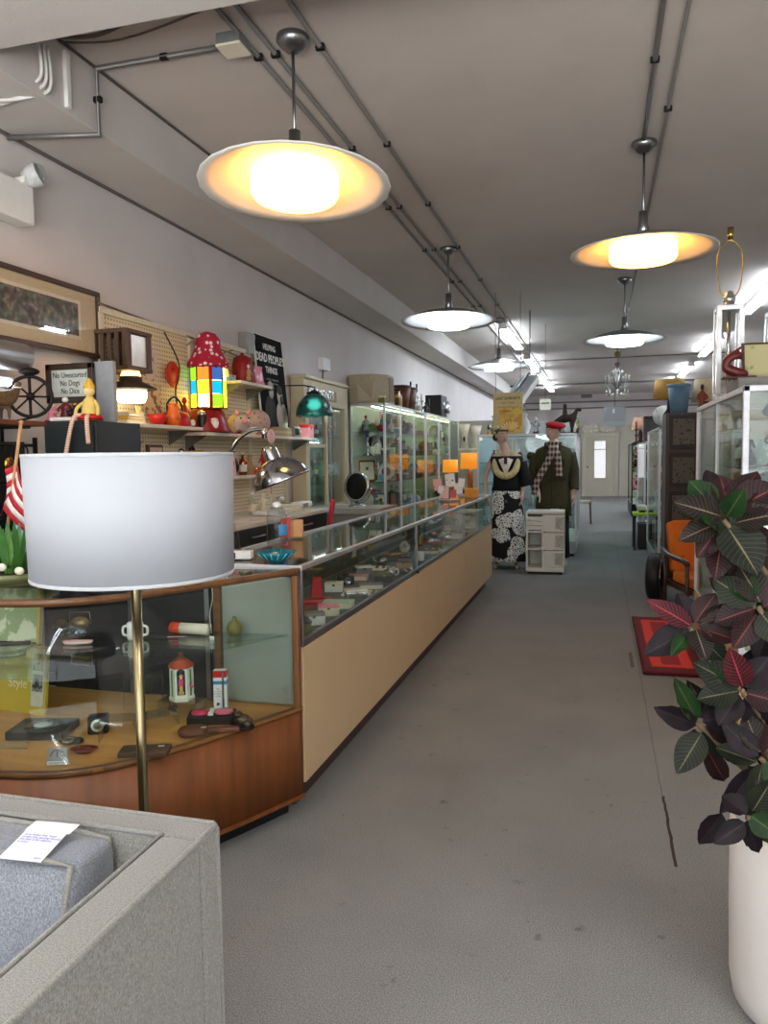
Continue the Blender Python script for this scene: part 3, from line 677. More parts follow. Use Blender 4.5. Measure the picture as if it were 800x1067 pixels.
if True:
    YBK = 2.735
    t = thing('corner_showcase', 'curved corner showcase of warm brown wood and glass at the near end of the counter', 'showcase', (-1.8, 2.4, 0)); o = Vector((-1.8, 2.4, 0))
    loc = lambda pts: [(x - o.x, y - o.y) for x, y in pts]
    C0 = loc(cv); sgn = 1
    ins = lambda d: loc(inset(cv, d))
    back = loc([(-2.45, YBK), (-1.112, YBK)])
    kick = ins(.06); kick[0] = (kick[0][0] - .02, back[1][1])
    MB().prism(kick + back[:1] + [(kick[0][0], back[1][1])], 0, .085).build('plinth', BLACK, t)
    MB().wallstrip(C0, .083, .42, -.018).build('curved_front', OAK, t)
    MB().prism(ins(-.006) + back, .07, .085).build('base_board', OAK, t)
    MB().prism(ins(-.004) + back, .42, .432).build('display_floor', OAKFLOOR, t)
    MB().wallstrip(ins(-.004), .416, .434, -.022).build('sill_trim', OAKTRIM, t)
    MB().wallstrip(ins(-.004), .955, .976, -.026).build('top_trim', OAKTRIM, t)
    MB().wallstrip(ins(.002), .434, .945, .005).build('curved_glass', CASEGLASS, t)
    MB().prism(ins(.012) + back, .968, .974).build('top_glass', CASEGLASS, t)
    MB().prism(ins(.05) + loc([(-2.4, YBK - .03), (-1.16, YBK - .03)]), .712, .719).build('glass_shelf', glass_mat((240, 249, 245), .8), t)
    MB().box((-1.125 - o.x, 2.722 - o.y, .69), (.026, .026, .52), bev=.004).build('corner_post', wood((110, 66, 36), (140, 90, 52), 6, .4, 'Z', .2), t)
    MB().box((-1.285 - o.x, 2.73 - o.y, .69), (.33, .008, .5)).build('end_panel', mat((150, 156, 146), .3, 0, .06, 5), t)
    MB().box((-1.955 - o.x, 2.732 - o.y, .69), (1.0, .012, .5)).build('back_panel', mat((30, 31, 36), .5, 0, .1, 6), t)
    for x in (-1.455, -2.33): MB().box((x - o.x, 2.72 - o.y, .69), (.03, .03, .5), bev=.003).build('post', OAKTRIM, t)
    for x in (-1.50, -1.85, -2.28): MB().box((x - o.x, 2.716 - o.y, .69), (.02, .012, .5)).build('shelf_standard', STEEL, t)
    fb = MB()
    MB().box((-1.28 - o.x, 2.733 - o.y, .25), (.32, .01, .34)).build('side_board', OAK, t)
zf, zs = .432, .719
# things in the corner showcase
def on(u, v, z): return at(u, v, Z=z)
p = on(190, 744, zf); p = Vector((-1.52, 2.54, zf))
t = thing('acrylic_stand', 'clear acrylic riser carrying the painted tin in the corner showcase', 'display stand', (p.x, p.y, zf))
b = MB(); b.box((0, 0, .06), (.16, .09, .004)); b.box((-.078, 0, .03), (.004, .09, .06)).box((.078, 0, .03), (.004, .09, .06)); b.build('riser', CLEAR, t)
t = thing('tin_canister', 'six-sided green and white tin with a painted musician and red roof lid', 'tin', (p.x, p.y, zf + .062), .48)
tw = .044; hexa = [(tw * math.cos(PI / 3 * k), tw * math.sin(PI / 3 * k)) for k in range(6)]
MB().prism(hexa, 0, .125).build('body', mat((232, 228, 214), .35), t)
MB().prism([(x * 1.08, y * 1.08) for x, y in hexa], 0, .012).build('base_rim', CREAM, t)
MB().lathe([(tw * 1.12, .125), (tw * 1.02, .137), (tw * .2, .165), (tw * .22, .178), (0, .18)], n=6).build('roof_lid', mat((188, 74, 44), .45), t)
f = T(0, -tw * .88, 0)
MB().box((0, 0, .068), (.03, .003, .085), f).lathe([(0, 0), (.015, 0), (.015, .003), (0, .003)], m=f @ T(0, .0015, .11) @ RX(PI / 2)).build('navy_panel', mat((28, 44, 70), .4), t)
for s in (-1, 1): MB().box((0, 0, .066), (.009, .003, .1), RZ(s * PI / 3) @ T(0, -tw * .88, 0)).build('green_vine', mat((40, 140, 70), .4), t)
q = T(0, -tw * .88 - .002, 0)
MB().box((0, 0, .048), (.012, .003, .026), q).box((0, 0, .034), (.02, .003, .01), q).build('painted_trousers', mat((220, 170, 80), .5), t)
MB().box((0, 0, .074), (.017, .003, .026), q, .001).box((0, -.001, .07), (.024, .003, .006), q @ T(0, 0, 0) @ RY(.6)).build('painted_jacket', mat((206, 60, 96), .5), t)
MB().ball((0, 0, .092), (.005, .002, .006), m=q).build('painted_face', mat((236, 196, 160), .5), t)
MB().box((0, -.0005, .099), (.018, .003, .003), q).box((0, -.0005, .102), (.008, .003, .006), q).build('painted_hat', mat((230, 150, 60), .5), t)
p = Vector((-1.40, 2.62, zf)); t = thing('boxed_device', 'tall white carton with red and blue bands of a boxed pick in the corner showcase', 'carton', p, .3)
MB().box((0, 0, .08), (.05, .03, .16), bev=.001).build('carton', WHITE, t)
MB().box((0, -.0006, .146), (.0505, .03, .026)).build('red_band', RED, t); MB().box((0, -.0006, .113), (.0505, .03, .014)).build('blue_band', mat((58, 128, 178), .5), t)
MB().box((.012, -.017, .085), (.007, .004, .135), bev=.002).build('metal_pick', STEEL, t)
text('PIK\nA NEW\nMETHOD OF\nCARE', .0085, T(-.008, -.0158, .074) @ RX(PI / 2), t, mat((130, 50, 60), .6), 'lettering', .0002, sp=1.1)
MB().lathe([(0, 0), (.006, 0), (.006, .001), (0, .001)], m=T(-.008, -.0155, .03) @ RX(PI / 2)).build('round_mark', mat((90, 40, 60), .5), t)
p = Vector((-1.375, 2.50, zf)); t = thing('boxed_set', 'flat black box with pink and clear pieces inside near the end panel', 'boxed set', p, .35)
MB().box((0, 0, .016), (.17, .09, .032), bev=.003).build('tray', BLACK, t)
for x, c in ((-.04, (198, 50, 80)), (.045, (216, 110, 130))): MB().lathe([(0, .032), (.036, .032), (.034, .04), (.01, .044), (0, .044)], (x, 0, 0), 20, sy=.85).build('pink_piece', mat(c, .35), t)
MB().box((.0, 0, .036), (.02, .07, .008), bev=.003).build('white_strip', WHITE, t)
p = Vector((-1.345, 2.375, zf)); t = thing('wooden_paddle', 'brown leather-faced paddle with a rounded head lying on the showcase floor', 'paddle', p, .42)
MB().lathe([(0, 0), (.05, 0), (.056, .012), (.05, .024), (0, .026)], (-.03, 0, 0), 28, sy=.8).build('head', wood((92, 50, 34), (116, 66, 46), 8, .5, 'X', 0), t)
MB().box((.07, 0, .011), (.12, .03, .02), bev=.008, seg=3).build('handle', wood((92, 50, 34), (110, 62, 42), 8, .5, 'X', 0), t)
MB().box((.005, -.01, .027), (.018, .01, .001)).build('price_sticker', WHITE, t)
p = Vector((-1.235, 2.465, zf)); t = thing('frog_figure', 'dark bronze frog-like figure sitting on the showcase floor by the end', 'figure', p)
MB().lathe([(0, 0), (.045, 0), (.046, .008), (0, .01)], sy=.7).build('base', IRON, t)
MB().ball((.0, 0, .028), (.032, .024, .024)).ball((-.012, -.008, .05), (.017, .016, .014)).ball((-.018, -.018, .062), .006).ball((-.004, -.02, .062), .006).ball((.026, -.016, .02), (.016, .012, .014)).ball((.014, .018, .02), (.018, .012, .014)).build('body', mat((78, 68, 54), .4, .5, .15), t)
p = Vector((-1.44, 2.165, zf)); t = thing('wooden_plank', 'dark wooden tablet with a small white sticker lying by the curved glass', 'plank', p, .33)
MB().box((0, 0, .009), (.16, .075, .018), bev=.003).build('board', wood((62, 46, 34), (84, 62, 44), 8, .5, 'X', 0), t); MB().box((.05, .015, .0188), (.02, .01, .001)).build('price_sticker', WHITE, t)
for k, (x, y, h, lab) in enumerate(((-1.60, 2.28, .07, 'small clear acrylic riser standing empty behind the brass lamp pole'), (-1.74, 2.62, .12, 'tall clear acrylic riser at the back of the corner showcase'), (-1.56, 2.42, .04, 'low clear acrylic riser beside the wooden tablet'))):
    t = thing('acrylic_stand', lab, 'display stand', (x, y, zf), .4 + .2 * k)
    MB().box((0, 0, h), (.15, .09, .004)).box((-.073, 0, h / 2), (.004, .09, h), T(0, 0, 0)).box((.073, 0, h / 2), (.004, .09, h)).build('riser', glass_mat((244, 247, 246), .9), t)
ware('figurine', 'brown', 'rust', (-1.60, 2.60, zf), 'little brown carved owl figure beside the painted tin', .5)
p = on(50, 792, zf); t = thing('gauge_card', 'small white tent card with a half-round dial gauge by the curved glass', 'gauge card', (-1.655, 2.005, zf), .35)
m = T(0, 0, .004) @ RX(PI / 2 - .25)
MB().box((0, .028, 0), (.06, .05, .002), m).build('grey_face', mat((150, 152, 152), .5), t); MB().box((0, .006, .001), (.062, .012, .003), m).build('white_strip', WHITE, t)
b = MB()
for k in range(16):
    a0, a1 = PI * k / 16, PI * (k + .7) / 16
    b.add([(math.cos(q) * r, .026 + math.sin(q) * r, .0016) for q in (a0, a1) for r in (.018, .023)], [(0, 1, 3, 2)], m, False)
b.build('dial_marks', mat((120, 70, 50), .5), t); MB().box((0, .034, .002), (.002, .018, .001), m).build('needle', BLACK, t)
text('OIL PAINTING', .0075, m @ T(0, .006, .003), t, BLACK, 'lettering', .0001)
p = (-1.645, 2.125, zf); t = thing('oval_dish', 'dark red amber glass dish lying beside the gauge card', 'dish', p, .3)
MB().lathe([(0, .004), (.03, .004), (.048, .014), (.045, .016), (.03, .008), (0, .008)], sy=.6).build('body', mat((110, 30, 18), .15, coat=1), t); MB().lathe([(0, 0), (.026, 0), (.024, .005), (0, .005)], sy=.6).build('foot', mat((90, 26, 16), .2), t)
p = (-1.90, 2.24, zf); t = thing('record_player', 'flat black deck with a pale oval label on the showcase floor', 'record deck', p, .25)
MB().box((0, 0, .018), (.2, .15, .03), bev=.004).build('case', BLACK, t); MB().lathe([(0, .034), (.062, .034), (.064, .032), (0, .032)], n=36).build('disc', mat((46, 48, 48), .25), t); MB().lathe([(0, .036), (.03, .036), (.03, .034), (0, .034)], n=24).build('disc_label', mat((176, 184, 178), .5), t)
p = (-1.715, 2.30, zf); t = thing('box_camera', 'small black box camera with a white ringed lens lying in the showcase', 'camera', p, .5)
MB().box((0, 0, .032), (.07, .05, .064), bev=.008, seg=3).build('body', BLACK, t)
MB().lathe([(.014, 0), (.022, 0), (.022, .006), (.014, .006)], m=T(0, -.025, .034) @ RX(PI / 2)).build('lens_ring', mat((216, 220, 206), .3), t); MB().lathe([(0, 0), (.013, 0), (.013, .004), (0, .004)], m=T(0, -.025, .034) @ RX(PI / 2)).build('lens', mat((110, 116, 110), .1), t)
p = (-1.74, 2.185, zf); t = thing('wristwatch', 'black strap watch with a steel case lying before the box camera', 'watch', p, .2)
MB().tube([(.036 * math.cos(a), .022 * math.sin(a), .01) for a in [k * PI / 12 for k in range(24)]], .006, closed=True).build('strap', BLACK, t); MB().lathe([(0, 0), (.017, 0), (.018, .008), (.014, .01), (0, .01)], (0, -.024, .012)).build('case', STEEL, t)
p = (-1.94, 2.075, zf); t = thing('glass_tube', 'bundle of clear glass tubes with black wire by the curved glass', 'glass tube', p, .1)
MB().cyl((-.08, 0, .014), (.09, .02, .014), .013).build('tube', CLEAR, t)
MB().tube([(-.1 + .004 * k, .026 * math.sin(k * .9), .03 + .02 * math.cos(k * .9)) for k in range(16)], .002).build('wire', BLACK, t)
# upright magazines at the far corner of the corner showcase
p = (-2.2, 2.42, zf); t = thing('picture_book', 'tall yellow picture book with a black and white photo strip standing upright', 'book', p, -.1)
m = T(0, 0, 0) @ RX(-.12)
MB().box((0, .008, .13), (.34, .012, .26), m).build('cover', mat((206, 176, 66), .45, 0, .1, 5), t)
MB().box((.13, 0, .14), (.062, .003, .22), m).build('photo_strip', mat((212, 206, 190), .5), t)
for z in (.2, .12): MB().box((.13, -.002, z), (.05, .002, .065), m).build('photo', pattern((40, 38, 36), (150, 146, 138), 'noise', 40, .5, .48), t)
text('Style', .05, m @ T(.03, -.001, .11) @ RX(PI / 2), t, mat((240, 230, 190), .5), 'lettering', .0004)
p = (-2.2, 2.36, zs); t = thing('marbled_picture', 'pale green marbled picture leaning on the shelf behind the sofa lamp', 'picture', p, .05)
m = RX(-.1)
MB().box((0, .01, .105), (.36, .008, .2), m).build('marbled_sheet', pattern((150, 168, 120), (216, 220, 190), 'noise', 16, .4, .5), t)

for q in (-1, 1): MB().box((q * .182, .008, .105), (.012, .016, .21), m).build('frame_side', mat((190, 168, 90), .4), t)
p = (-1.985, 2.2, zs); t = thing('glass_ashtray', 'clear glass dish with a black cigar on the glass shelf', 'ashtray', p, .2)
MB().lathe([(0, .008), (.05, .008), (.075, .03), (.068, .034), (.05, .016), (0, .014)], n=8).build('body', glass_mat((240, 248, 243), .9), t); MB().lathe([(0, 0), (.05, 0), (.05, .009), (0, .009)], n=8).build('foot', glass_mat((240, 248, 243), .9), t); MB().cyl((-.05, 0, .04), (.06, .02, .043), .008, n=10).build('cigar', BLACK, t)
p = (-2.03, 2.52, zs); t = thing('brass_ball', 'dark brown round trinket ball beside the silver model on the shelf', 'ball', p)
MB().lathe([(0, 0), (.018, 0), (.016, .008), (0, .01)]).build('base', BRASS, t); MB().ball((0, 0, .036), .03).build('sphere', mat((74, 54, 30), .25), t); MB().lathe([(.031, .03), (.0325, .036), (.031, .042)]).build('belt', BLACK, t)
p = (-1.925, 2.46, zs); t = thing('silver_model', 'silver glass dome ornament wrapped in ribbon on the glass shelf', 'ornament', p)
MB().ball((0, 0, .03), (.055, .03, .03)).build('body', mat((110, 120, 135), .12, .9), t)
MB().ball((.02, .01, .065), (.04, .028, .026)).build('dome', mat((130, 112, 76), .2, .6), t)
for k in range(3): MB().tube([(-.03 + .03 * k + .012 * math.cos(a), -.031, .034 + .012 * math.sin(a)) for a in [q * PI / 6 for q in range(12)]], .002, closed=True).build('ring', BLACK, t)
MB().tube([(-.035, .02, .055), (-.035, .02, .1), (.055, .02, .105), (.06, .02, .06)], .0018).build('wire_arch', STEEL, t)
p = (-1.865, 2.40, zs); t = thing('slipper_dish', 'pale pink slipper-shaped dish lying before the silver ornament', 'dish', p, .35)
MB().lathe([(0, 0), (.05, .002), (.056, .012), (.05, .012), (.04, .006), (0, .005)], sy=.28).build('body', mat((224, 200, 190), .4), t); MB().lathe([(.052, .011), (.056, .014), (.05, .014)], sy=.28).build('rim', PINKM, t)
p = (-1.70, 2.52, zs); t = thing('white_mug', 'white two-handled mug on the shelf right behind the brass pole', 'mug', p, .3)
MB().lathe([(0, 0), (.026, 0), (.03, .006), (.03, .062), (.026, .066), (.024, .06), (.024, .01), (0, .008)]).build('body', WHITE, t)
for s in (-1, 1): MB().tube(spline([(s * .028, 0, .052), (s * .045, 0, .045), (s * .045, 0, .02), (s * .028, 0, .014)]), .005).build('handle', WHITE, t)
p = (-1.60, 2.55, zs); t = thing('folding_knife', 'dark folded pocket tools lying flat on the glass shelf', 'tool', p, .1)
MB().box((-.03, 0, .006), (.1, .02, .011), bev=.004).build('handle', BLACK, t); MB().box((.05, .004, .008), (.08, .01, .003), rz=.15).build('blade', STEEL, t)
p = (-1.555, 2.64, zs); t = thing('paper_cylinder', 'cream cylinder with an orange end cap lying on the glass shelf', 'cylinder', p)
MB().cyl((-.02, 0, .022), (.1, 0, .022), .022).build('tube', CREAM, t); MB().cyl((-.062, 0, .022), (-.02, 0, .022), .023).build('cap', mat((206, 64, 34), .4), t)
MB().tube([(.1 + .012 * math.cos(a), 0, .035 + .012 * math.sin(a)) for a in [q * PI / 6 - .5 for q in range(10)]], .003).build('hook', STEEL, t)
p = (-1.36, 2.67, zs); t = thing('bud_vase', 'squat olive green pottery vase with a tiny neck on the glass shelf', 'vase', p)
MB().lathe([(0, 0), (.02, 0), (.03, .015), (.031, .03), (.022, .05), (.007, .058), (.008, .068), (.004, .068), (.004, .05), (0, .045)]).build('body', mat((116, 110, 48), .3), t); MB().lathe([(.006, .0665), (.0095, .069), (.006, .0705), (.0035, .069)]).build('rim', mat((90, 80, 36), .3), t)
p = (-1.42, 2.6, zs); t = thing('price_tag', 'white string tag dangling inside the corner showcase', 'tag', (p[0], p[1], .969))
MB().tube(spline([(0, 0, 0), (.008, 0, -.09), (-.006, 0, -.16), (.0, 0, -.232)]), .0012, n=5).build('string', WHITE, t); MB().box((0, 0, -.268), (.02, .001, .05), bev=.0004).build('paper', WHITE, t)

# ------------------------------------------------------------------ long glass counter
LAM = mat((206, 178, 138), .45, 0, .015, 5, name='beige_laminate'); KICK = mat((70, 52, 46), .5)
x0, x1, y0, y1 = -1.62, -1.11, 2.755, 8.2
ys = [y0, 4.72, 6.5, y1]
t = thing('glass_counter', 'long glass display counter with beige panels running down the shop', 'counter', ((x0 + x1) / 2, (y0 + y1) / 2, 0)); o = Vector(((x0 + x1) / 2, (y0 + y1) / 2, 0))
L = y1 - y0
MB().box((-.02, 0, .06), (.42, L - .1, .12)).build('kickboard', KICK, t)
for a, b in zip(ys, ys[1:]):
    MB().box((x1 - .008 - o.x, (a + b) / 2 - o.y, .39), (.016, b - a - .004, .54), bev=.0015).build('front_panel', LAM, t)
    MB().box((x1 - .006 - o.x, (a + b) / 2 - o.y, .825), (.006, b - a - .02, .26)).build('front_glass', CASEGLASS, t)
    MB().box((-.0, (a + b) / 2 - o.y, .972), (x1 - x0 - .02, b - a - .006, .006)).build('top_glass', CASEGLASS, t)
    MB().box((x0 + .01 - o.x, (a + b) / 2 - o.y, .815), (.012, b - a - .02, .29)).build('sliding_door', mat((92, 86, 74), .3, 0, .05, 3), t)
MB().box((0, y1 - .008 - o.y, .39), (.5, .016, .54)).build('end_panel', LAM, t)
MB().box((0, y1 - .006 - o.y, .825), (.48, .006, .26)).build('end_glass', CASEGLASS, t)
MB().box((0, y0 + .008 - o.y, .39), (.5, .016, .54)).build('near_end_panel', LAM, t)
MB().box((x0 + .01 - o.x, 0, .39), (.016, L, .54)).build('rear_panel', LAM, t)
MB().box((0, 0, .655), (.48, L - .03, .015)).build('display_deck', mat((96, 98, 92), .6), t)
MB().box((-.13, 0, .815), (.22, L - .06, .006)).build('glass_shelf', glass_mat((240, 249, 245), .8), t)
for x in (x1 - .012, x0 + .012): MB().box((x - o.x, 0, .972), (.024, L, .02), bev=.003).build('top_rail', ALU, t)
MB().box((x1 - .01 - o.x, 0, .675), (.022, L, .028), bev=.003).build('bottom_rail', STEEL, t)
for y in (y0 + .012, y1 - .012): MB().box((0, y - o.y, .972), (.5, .022, .02), bev=.003).build('end_rail', ALU, t)
for y in (y0 + .012, ys[1], ys[2], y1 - .012): MB().box((x1 - .01 - o.x, y - o.y, .82), (.018, .02, .3), bev=.003).build('corner_post', STEEL, t)
zd, zsh = .663, .819
# wares on the counter deck, front row then back row, from the near end onwards
P0 = 'on the counter deck'
t = thing('red_cradle', 'red desk phone cradle standing on the counter deck behind the glass', 'phone cradle', (-1.38, 3.62, zd), .5)
MB().box((0, 0, .012), (.16, .1, .024), bev=.006).build('base', RED, t); MB().prism([(-.03, .03), (.03, .03), (.022, .13), (-.02, .13)], -.03, .03, RX(PI / 2)).build('upright', RED, t)
t = thing('leather_plaque', 'brown leather panel in a bright steel frame standing on the counter deck', 'framed panel', (-1.48, 3.12, zd), -.1)
m = RX(-.25); b = MB()
for s in (-1, 1): b.box((s * .13, 0, .08), (.018, .016, .16), m)
for z in (.008, .152): b.box((0, 0, z), (.27, .016, .016), m)
b.build('frame', STEEL, t); MB().box((0, .004, .08), (.24, .006, .13), m).build('leather', mat((80, 48, 32), .6), t); MB().box((0, .05, .06), (.05, .006, .12), RX(.35)).build('easel_back', BLACK, t)
front = [('box', 'olive', 'black'), ('box', 'white', 'grey'), ('box', 'cream', 'pink'), ('book', 'mint', 'mint'), ('box', 'silver', 'white'), ('tray', 'white', 'gold'), ('book', 'grey', 'grey'), ('box', 'black', 'olive'), ('cup', 'silver', 'white'), ('tray', 'black', 'silver'), ('box', 'tan', 'brown'), ('tray', 'navy', 'gold'),
         ('cup', 'white', 'blue'), ('tray', 'grey', 'silver'), ('book', 'maroon', 'maroon'), ('tray', 'cream', 'copper'), ('box', 'gold', 'red'), ('tray', 'green', 'gold'), ('bowl', 'silver', 'silver'), ('tray', 'purple', 'silver'), ('box', 'ivory', 'gold'), ('tray', 'red', 'gold'), ('bowl', 'clear', 'clear'), ('goblet', 'clear', 'silver'), ('bowl', 'white', 'clear'), ('goblet', 'clear', 'clear'), ('bowl', 'clear', 'silver')]
row(front, (-1.22, 2.86, zd), (-1.24, 8.05, zd), 'by the counter front glass', .72)
second = [('box', 'white', 'cream'), ('camera', 'black', 'silver'), ('book', 'pink', 'pink'), ('box', 'grey', 'white'), ('tray', 'ivory', 'gold'), ('teapot', 'silver', 'black'), ('box', 'brown', 'gold'), ('tray', 'maroon', 'silver'), ('clock', 'gold', 'white'), ('tray', 'black', 'gold'), ('figurine', 'gold', 'gold'), ('box', 'red', 'black'), ('tray', 'white', 'silver'), ('bowl', 'copper', 'copper'), ('book', 'tan', 'tan'), ('tray', 'sky', 'silver'), ('cup', 'cream', 'gold'), ('vase', 'clear', 'clear'), ('jar', 'clear', 'silver'), ('vase', 'white', 'clear')]
row(second, (-1.42, 3.85, zd), (-1.42, 8.05, zd), 'mid deep inside the counter', .7)
upper = [('bowl', 'silver', 'gold'), ('camera', 'black', 'black'), ('box', 'black', 'gold'), ('candlestick', 'gold', 'gold'), ('figurine', 'ivory', 'white'), ('cup', 'gold', 'gold'), ('tray', 'brown', 'silver'), ('camera', 'grey', 'black'), ('bowl', 'gold', 'amber'), ('tray', 'olive', 'gold'), ('clock', 'black', 'ivory'), ('box', 'silver', 'silver'), ('cup', 'clear', 'clear'), ('bowl', 'mint', 'clear'), ('jar', 'clear', 'clear')]
row(upper, (-1.50, 3.2, zsh), (-1.50, 8.05, zsh), 'on the counter inner shelf', .5)
# on top of the counter
TEAL = glass_mat((110, 205, 215), .9, 'teal_glass')
p = (-1.235, 2.80, .975); t = thing('glass_bowl', 'teal cut-glass bowl with flared rim on the counter corner', 'bowl', p)
MB().lathe([(0, .006), (.03, .006), (.055, .03), (.083, .056), (.078, .058), (.05, .036), (.028, .014), (0, .012)], n=32).build('body', mat((20, 150, 170), .08, 0, .1, 40, .4, .35, trans=.55, name='teal_solid_glass'), t)
MB().lathe([(0, 0), (.032, 0), (.03, .008), (0, .008)], n=24).build('foot', mat((20, 150, 170), .08, 0, .1, 40, .4, .35, trans=.55), t)
b = MB()
for k in range(16):
    a = k * PI / 8; b.tube([(.034 * math.cos(a), .034 * math.sin(a), .014), (.08 * math.cos(a + .15), .08 * math.sin(a + .15), .054)], .0022, n=5)
b.build('cut_ridges', mat((150, 226, 232), .1), t)
p = Vector((-1.50, 3.42, .98)); t = thing('spray_bottle', 'tall clear bottle with a blue label standing on the counter', 'bottle', p, .3)
MB().lathe([(0, 0), (.048, 0), (.05, .01), (.05, .14), (.045, .165), (.03, .18), (.018, .185), (0, .185)]).build('body', glass_mat((236, 240, 243), 1.0), t)
MB().lathe([(0, .183), (.02, .183), (.022, .2), (.01, .21), (0, .21)]).build('cap', WHITE, t)
MB().lathe([(.0505, .05), (.051, .052), (.051, .1), (.0505, .102)], a0=-1.3, a1=.1).build('blue_sticker', mat((80, 150, 200), .4), t)
p = Vector((-1.575, 3.10, .98)); t = thing('clear_cone', 'clear glass pyramid paperweight on the counter by the drum lamp', 'paperweight', p)
MB().lathe([(.04, .014), (.032, .08), (.012, .13), (0, .132)], n=4).build('body', glass_mat((240, 244, 245), 1.0), t); MB().lathe([(0, 0), (.045, 0), (.045, .014), (0, .014)], n=4).build('base', BLACK, t)
p = Vector((-1.46, 2.94, .98)); t = thing('card_box', 'white and navy box of cards beside the teal bowl', 'box', p, .25)
MB().box((0, 0, .015), (.1, .06, .03), bev=.002).build('body', WHITE, t); MB().box((-.03, -.0305, .015), (.03, .002, .024)).build('navy_label', mat((40, 50, 90), .5), t)
p = Vector((-1.56, 3.75, .98)); t = thing('card_holder', 'red and tan leaflet holder standing on the counter behind the bowl', 'leaflet holder', p, .4)
MB().box((0, .02, .045), (.12, .05, .09), bev=.003).build('rack', mat((176, 130, 84), .5), t); MB().box((-.03, -.012, .055), (.045, .006, .1), RX(-.1)).build('red_leaflet', RED, t); MB().box((.03, -.012, .05), (.045, .006, .09), RX(-.1)).build('tan_leaflet', mat((206, 150, 96), .6), t)
p = Vector((-1.36, 7.1, .98))
t = thing('postcard_rack', 'white and pink postcard stand on the far part of the counter', 'postcard stand', p, .3)
MB().lathe([(0, 0), (.1, 0), (.1, .01), (0, .014)]).cyl((0, 0, .01), (0, 0, .23), .008).build('base', STEEL, t)
for k, (dx, dz, c, s) in enumerate(((-.08, .17, (226, 160, 160), .08), (.03, .19, (238, 236, 232), .09), (.09, .11, (236, 234, 228), .075), (-.05, .085, (232, 190, 188), .085), (.03, .07, (210, 80, 90), .055), (.09, .18, (240, 238, 236), .06), (-.1, .09, (240, 238, 236), .05))):
    MB().box((dx, -.012 - .004 * k, dz), (s, .004, s * 1.35), RY(.06 * (k - 3))).build('postcard', pattern(c, (110, 70, 74), 'noise', 30, .5, .66), t)
t = thing('yellow_box', 'small orange-yellow box on the counter beside the postcard stand', 'box', (-1.25, 7.72, .98), .2); MB().box((0, 0, .04), (.14, .1, .08), bev=.003).build('body', mat((226, 150, 40), .5), t); MB().box((0, 0, .085), (.143, .103, .012), bev=.002).build('lid', mat((236, 168, 60), .5), t)
# ------------------------------------------------------------------ along the wall behind the counter
def pegboard(c):
    def fn(nt, b, N, K):
        tc = N('ShaderNodeTexCoord'); mp = N('ShaderNodeMapping'); mp.inputs['Scale'].default_value = (34, 34, 34)
        K(tc.outputs['Object'], mp.inputs['Vector']); fr = N('ShaderNodeVectorMath'); fr.operation = 'FRACTION'; K(mp.outputs[0], fr.inputs[0])
        sb = N('ShaderNodeVectorMath'); sb.operation = 'SUBTRACT'; sb.inputs[1].default_value = (.5, .5, .5); K(fr.outputs[0], sb.inputs[0])
        ml = N('ShaderNodeVectorMath'); ml.operation = 'MULTIPLY'; ml.inputs[1].default_value = (0, 1, 1); K(sb.outputs[0], ml.inputs[0])
        ln = N('ShaderNodeVectorMath'); ln.operation = 'LENGTH'; K(ml.outputs[0], ln.inputs[0])
        r = ramp(nt, [(.17, tuple(x * .42 for x in c)), (.22, c)]); K(ln.outputs['Value'], r.inputs['Fac']); K(r.outputs[0], b.inputs['Base Color']); b.inputs['Roughness'].default_value = .7
    return nodes_mat('pegboard', fn)
PEG = pegboard((224, 210, 178))
struct(MB().box((XL + .03, 5.35, 1.38), (.03, 2.72, 1.78)).build('wall_pegboard', PEG))
trim = mat((214, 204, 178), .6)
b = MB()
for y in (3.98, 5.02, 5.98, 6.72): b.box((XL + .05, y, 1.38), (.03, .05, 1.78), bev=.003)
b.box((XL + .045, 5.35, 2.285), (.05, 2.78, .035), bev=.003); struct(b.build('trim_6', trim))
tag(MB().tube(spline([(XL + .07, 3.95, 2.32), (XL + .05, 4.6, 2.30), (XL + .08, 5.3, 2.25), (XL + .08, 6.1, 2.2), (XL + .06, 6.7, 2.16)]), .007).build('wall_cable', mat((110, 96, 78), .6)), 'slack brown cable running along the top of the pegboard', 'cable')
tag(MB().tube(spline([(XL + .09, 4.62, 2.25), (XL + .1, 4.78, 2.05), (XL + .1, 4.72, 1.85), (XL + .1, 4.8, 1.66)]), .006).build('wall_cable', mat((70, 60, 50), .6)), 'dark lamp flex hanging down the pegboard behind the kettles', 'cable')
tag(MB().tube(spline([(XL + .09, 4.9, 2.2), (XL + .12, 5.05, 2.27), (XL + .12, 5.3, 2.23), (XL + .16, 5.15, 2.15), (XL + .14, 5.5, 2.24)]), .007).build('dried_branch', mat((150, 132, 108), .8)), 'bare pale twig hung over the pegboard beside the lit lantern', 'twig')
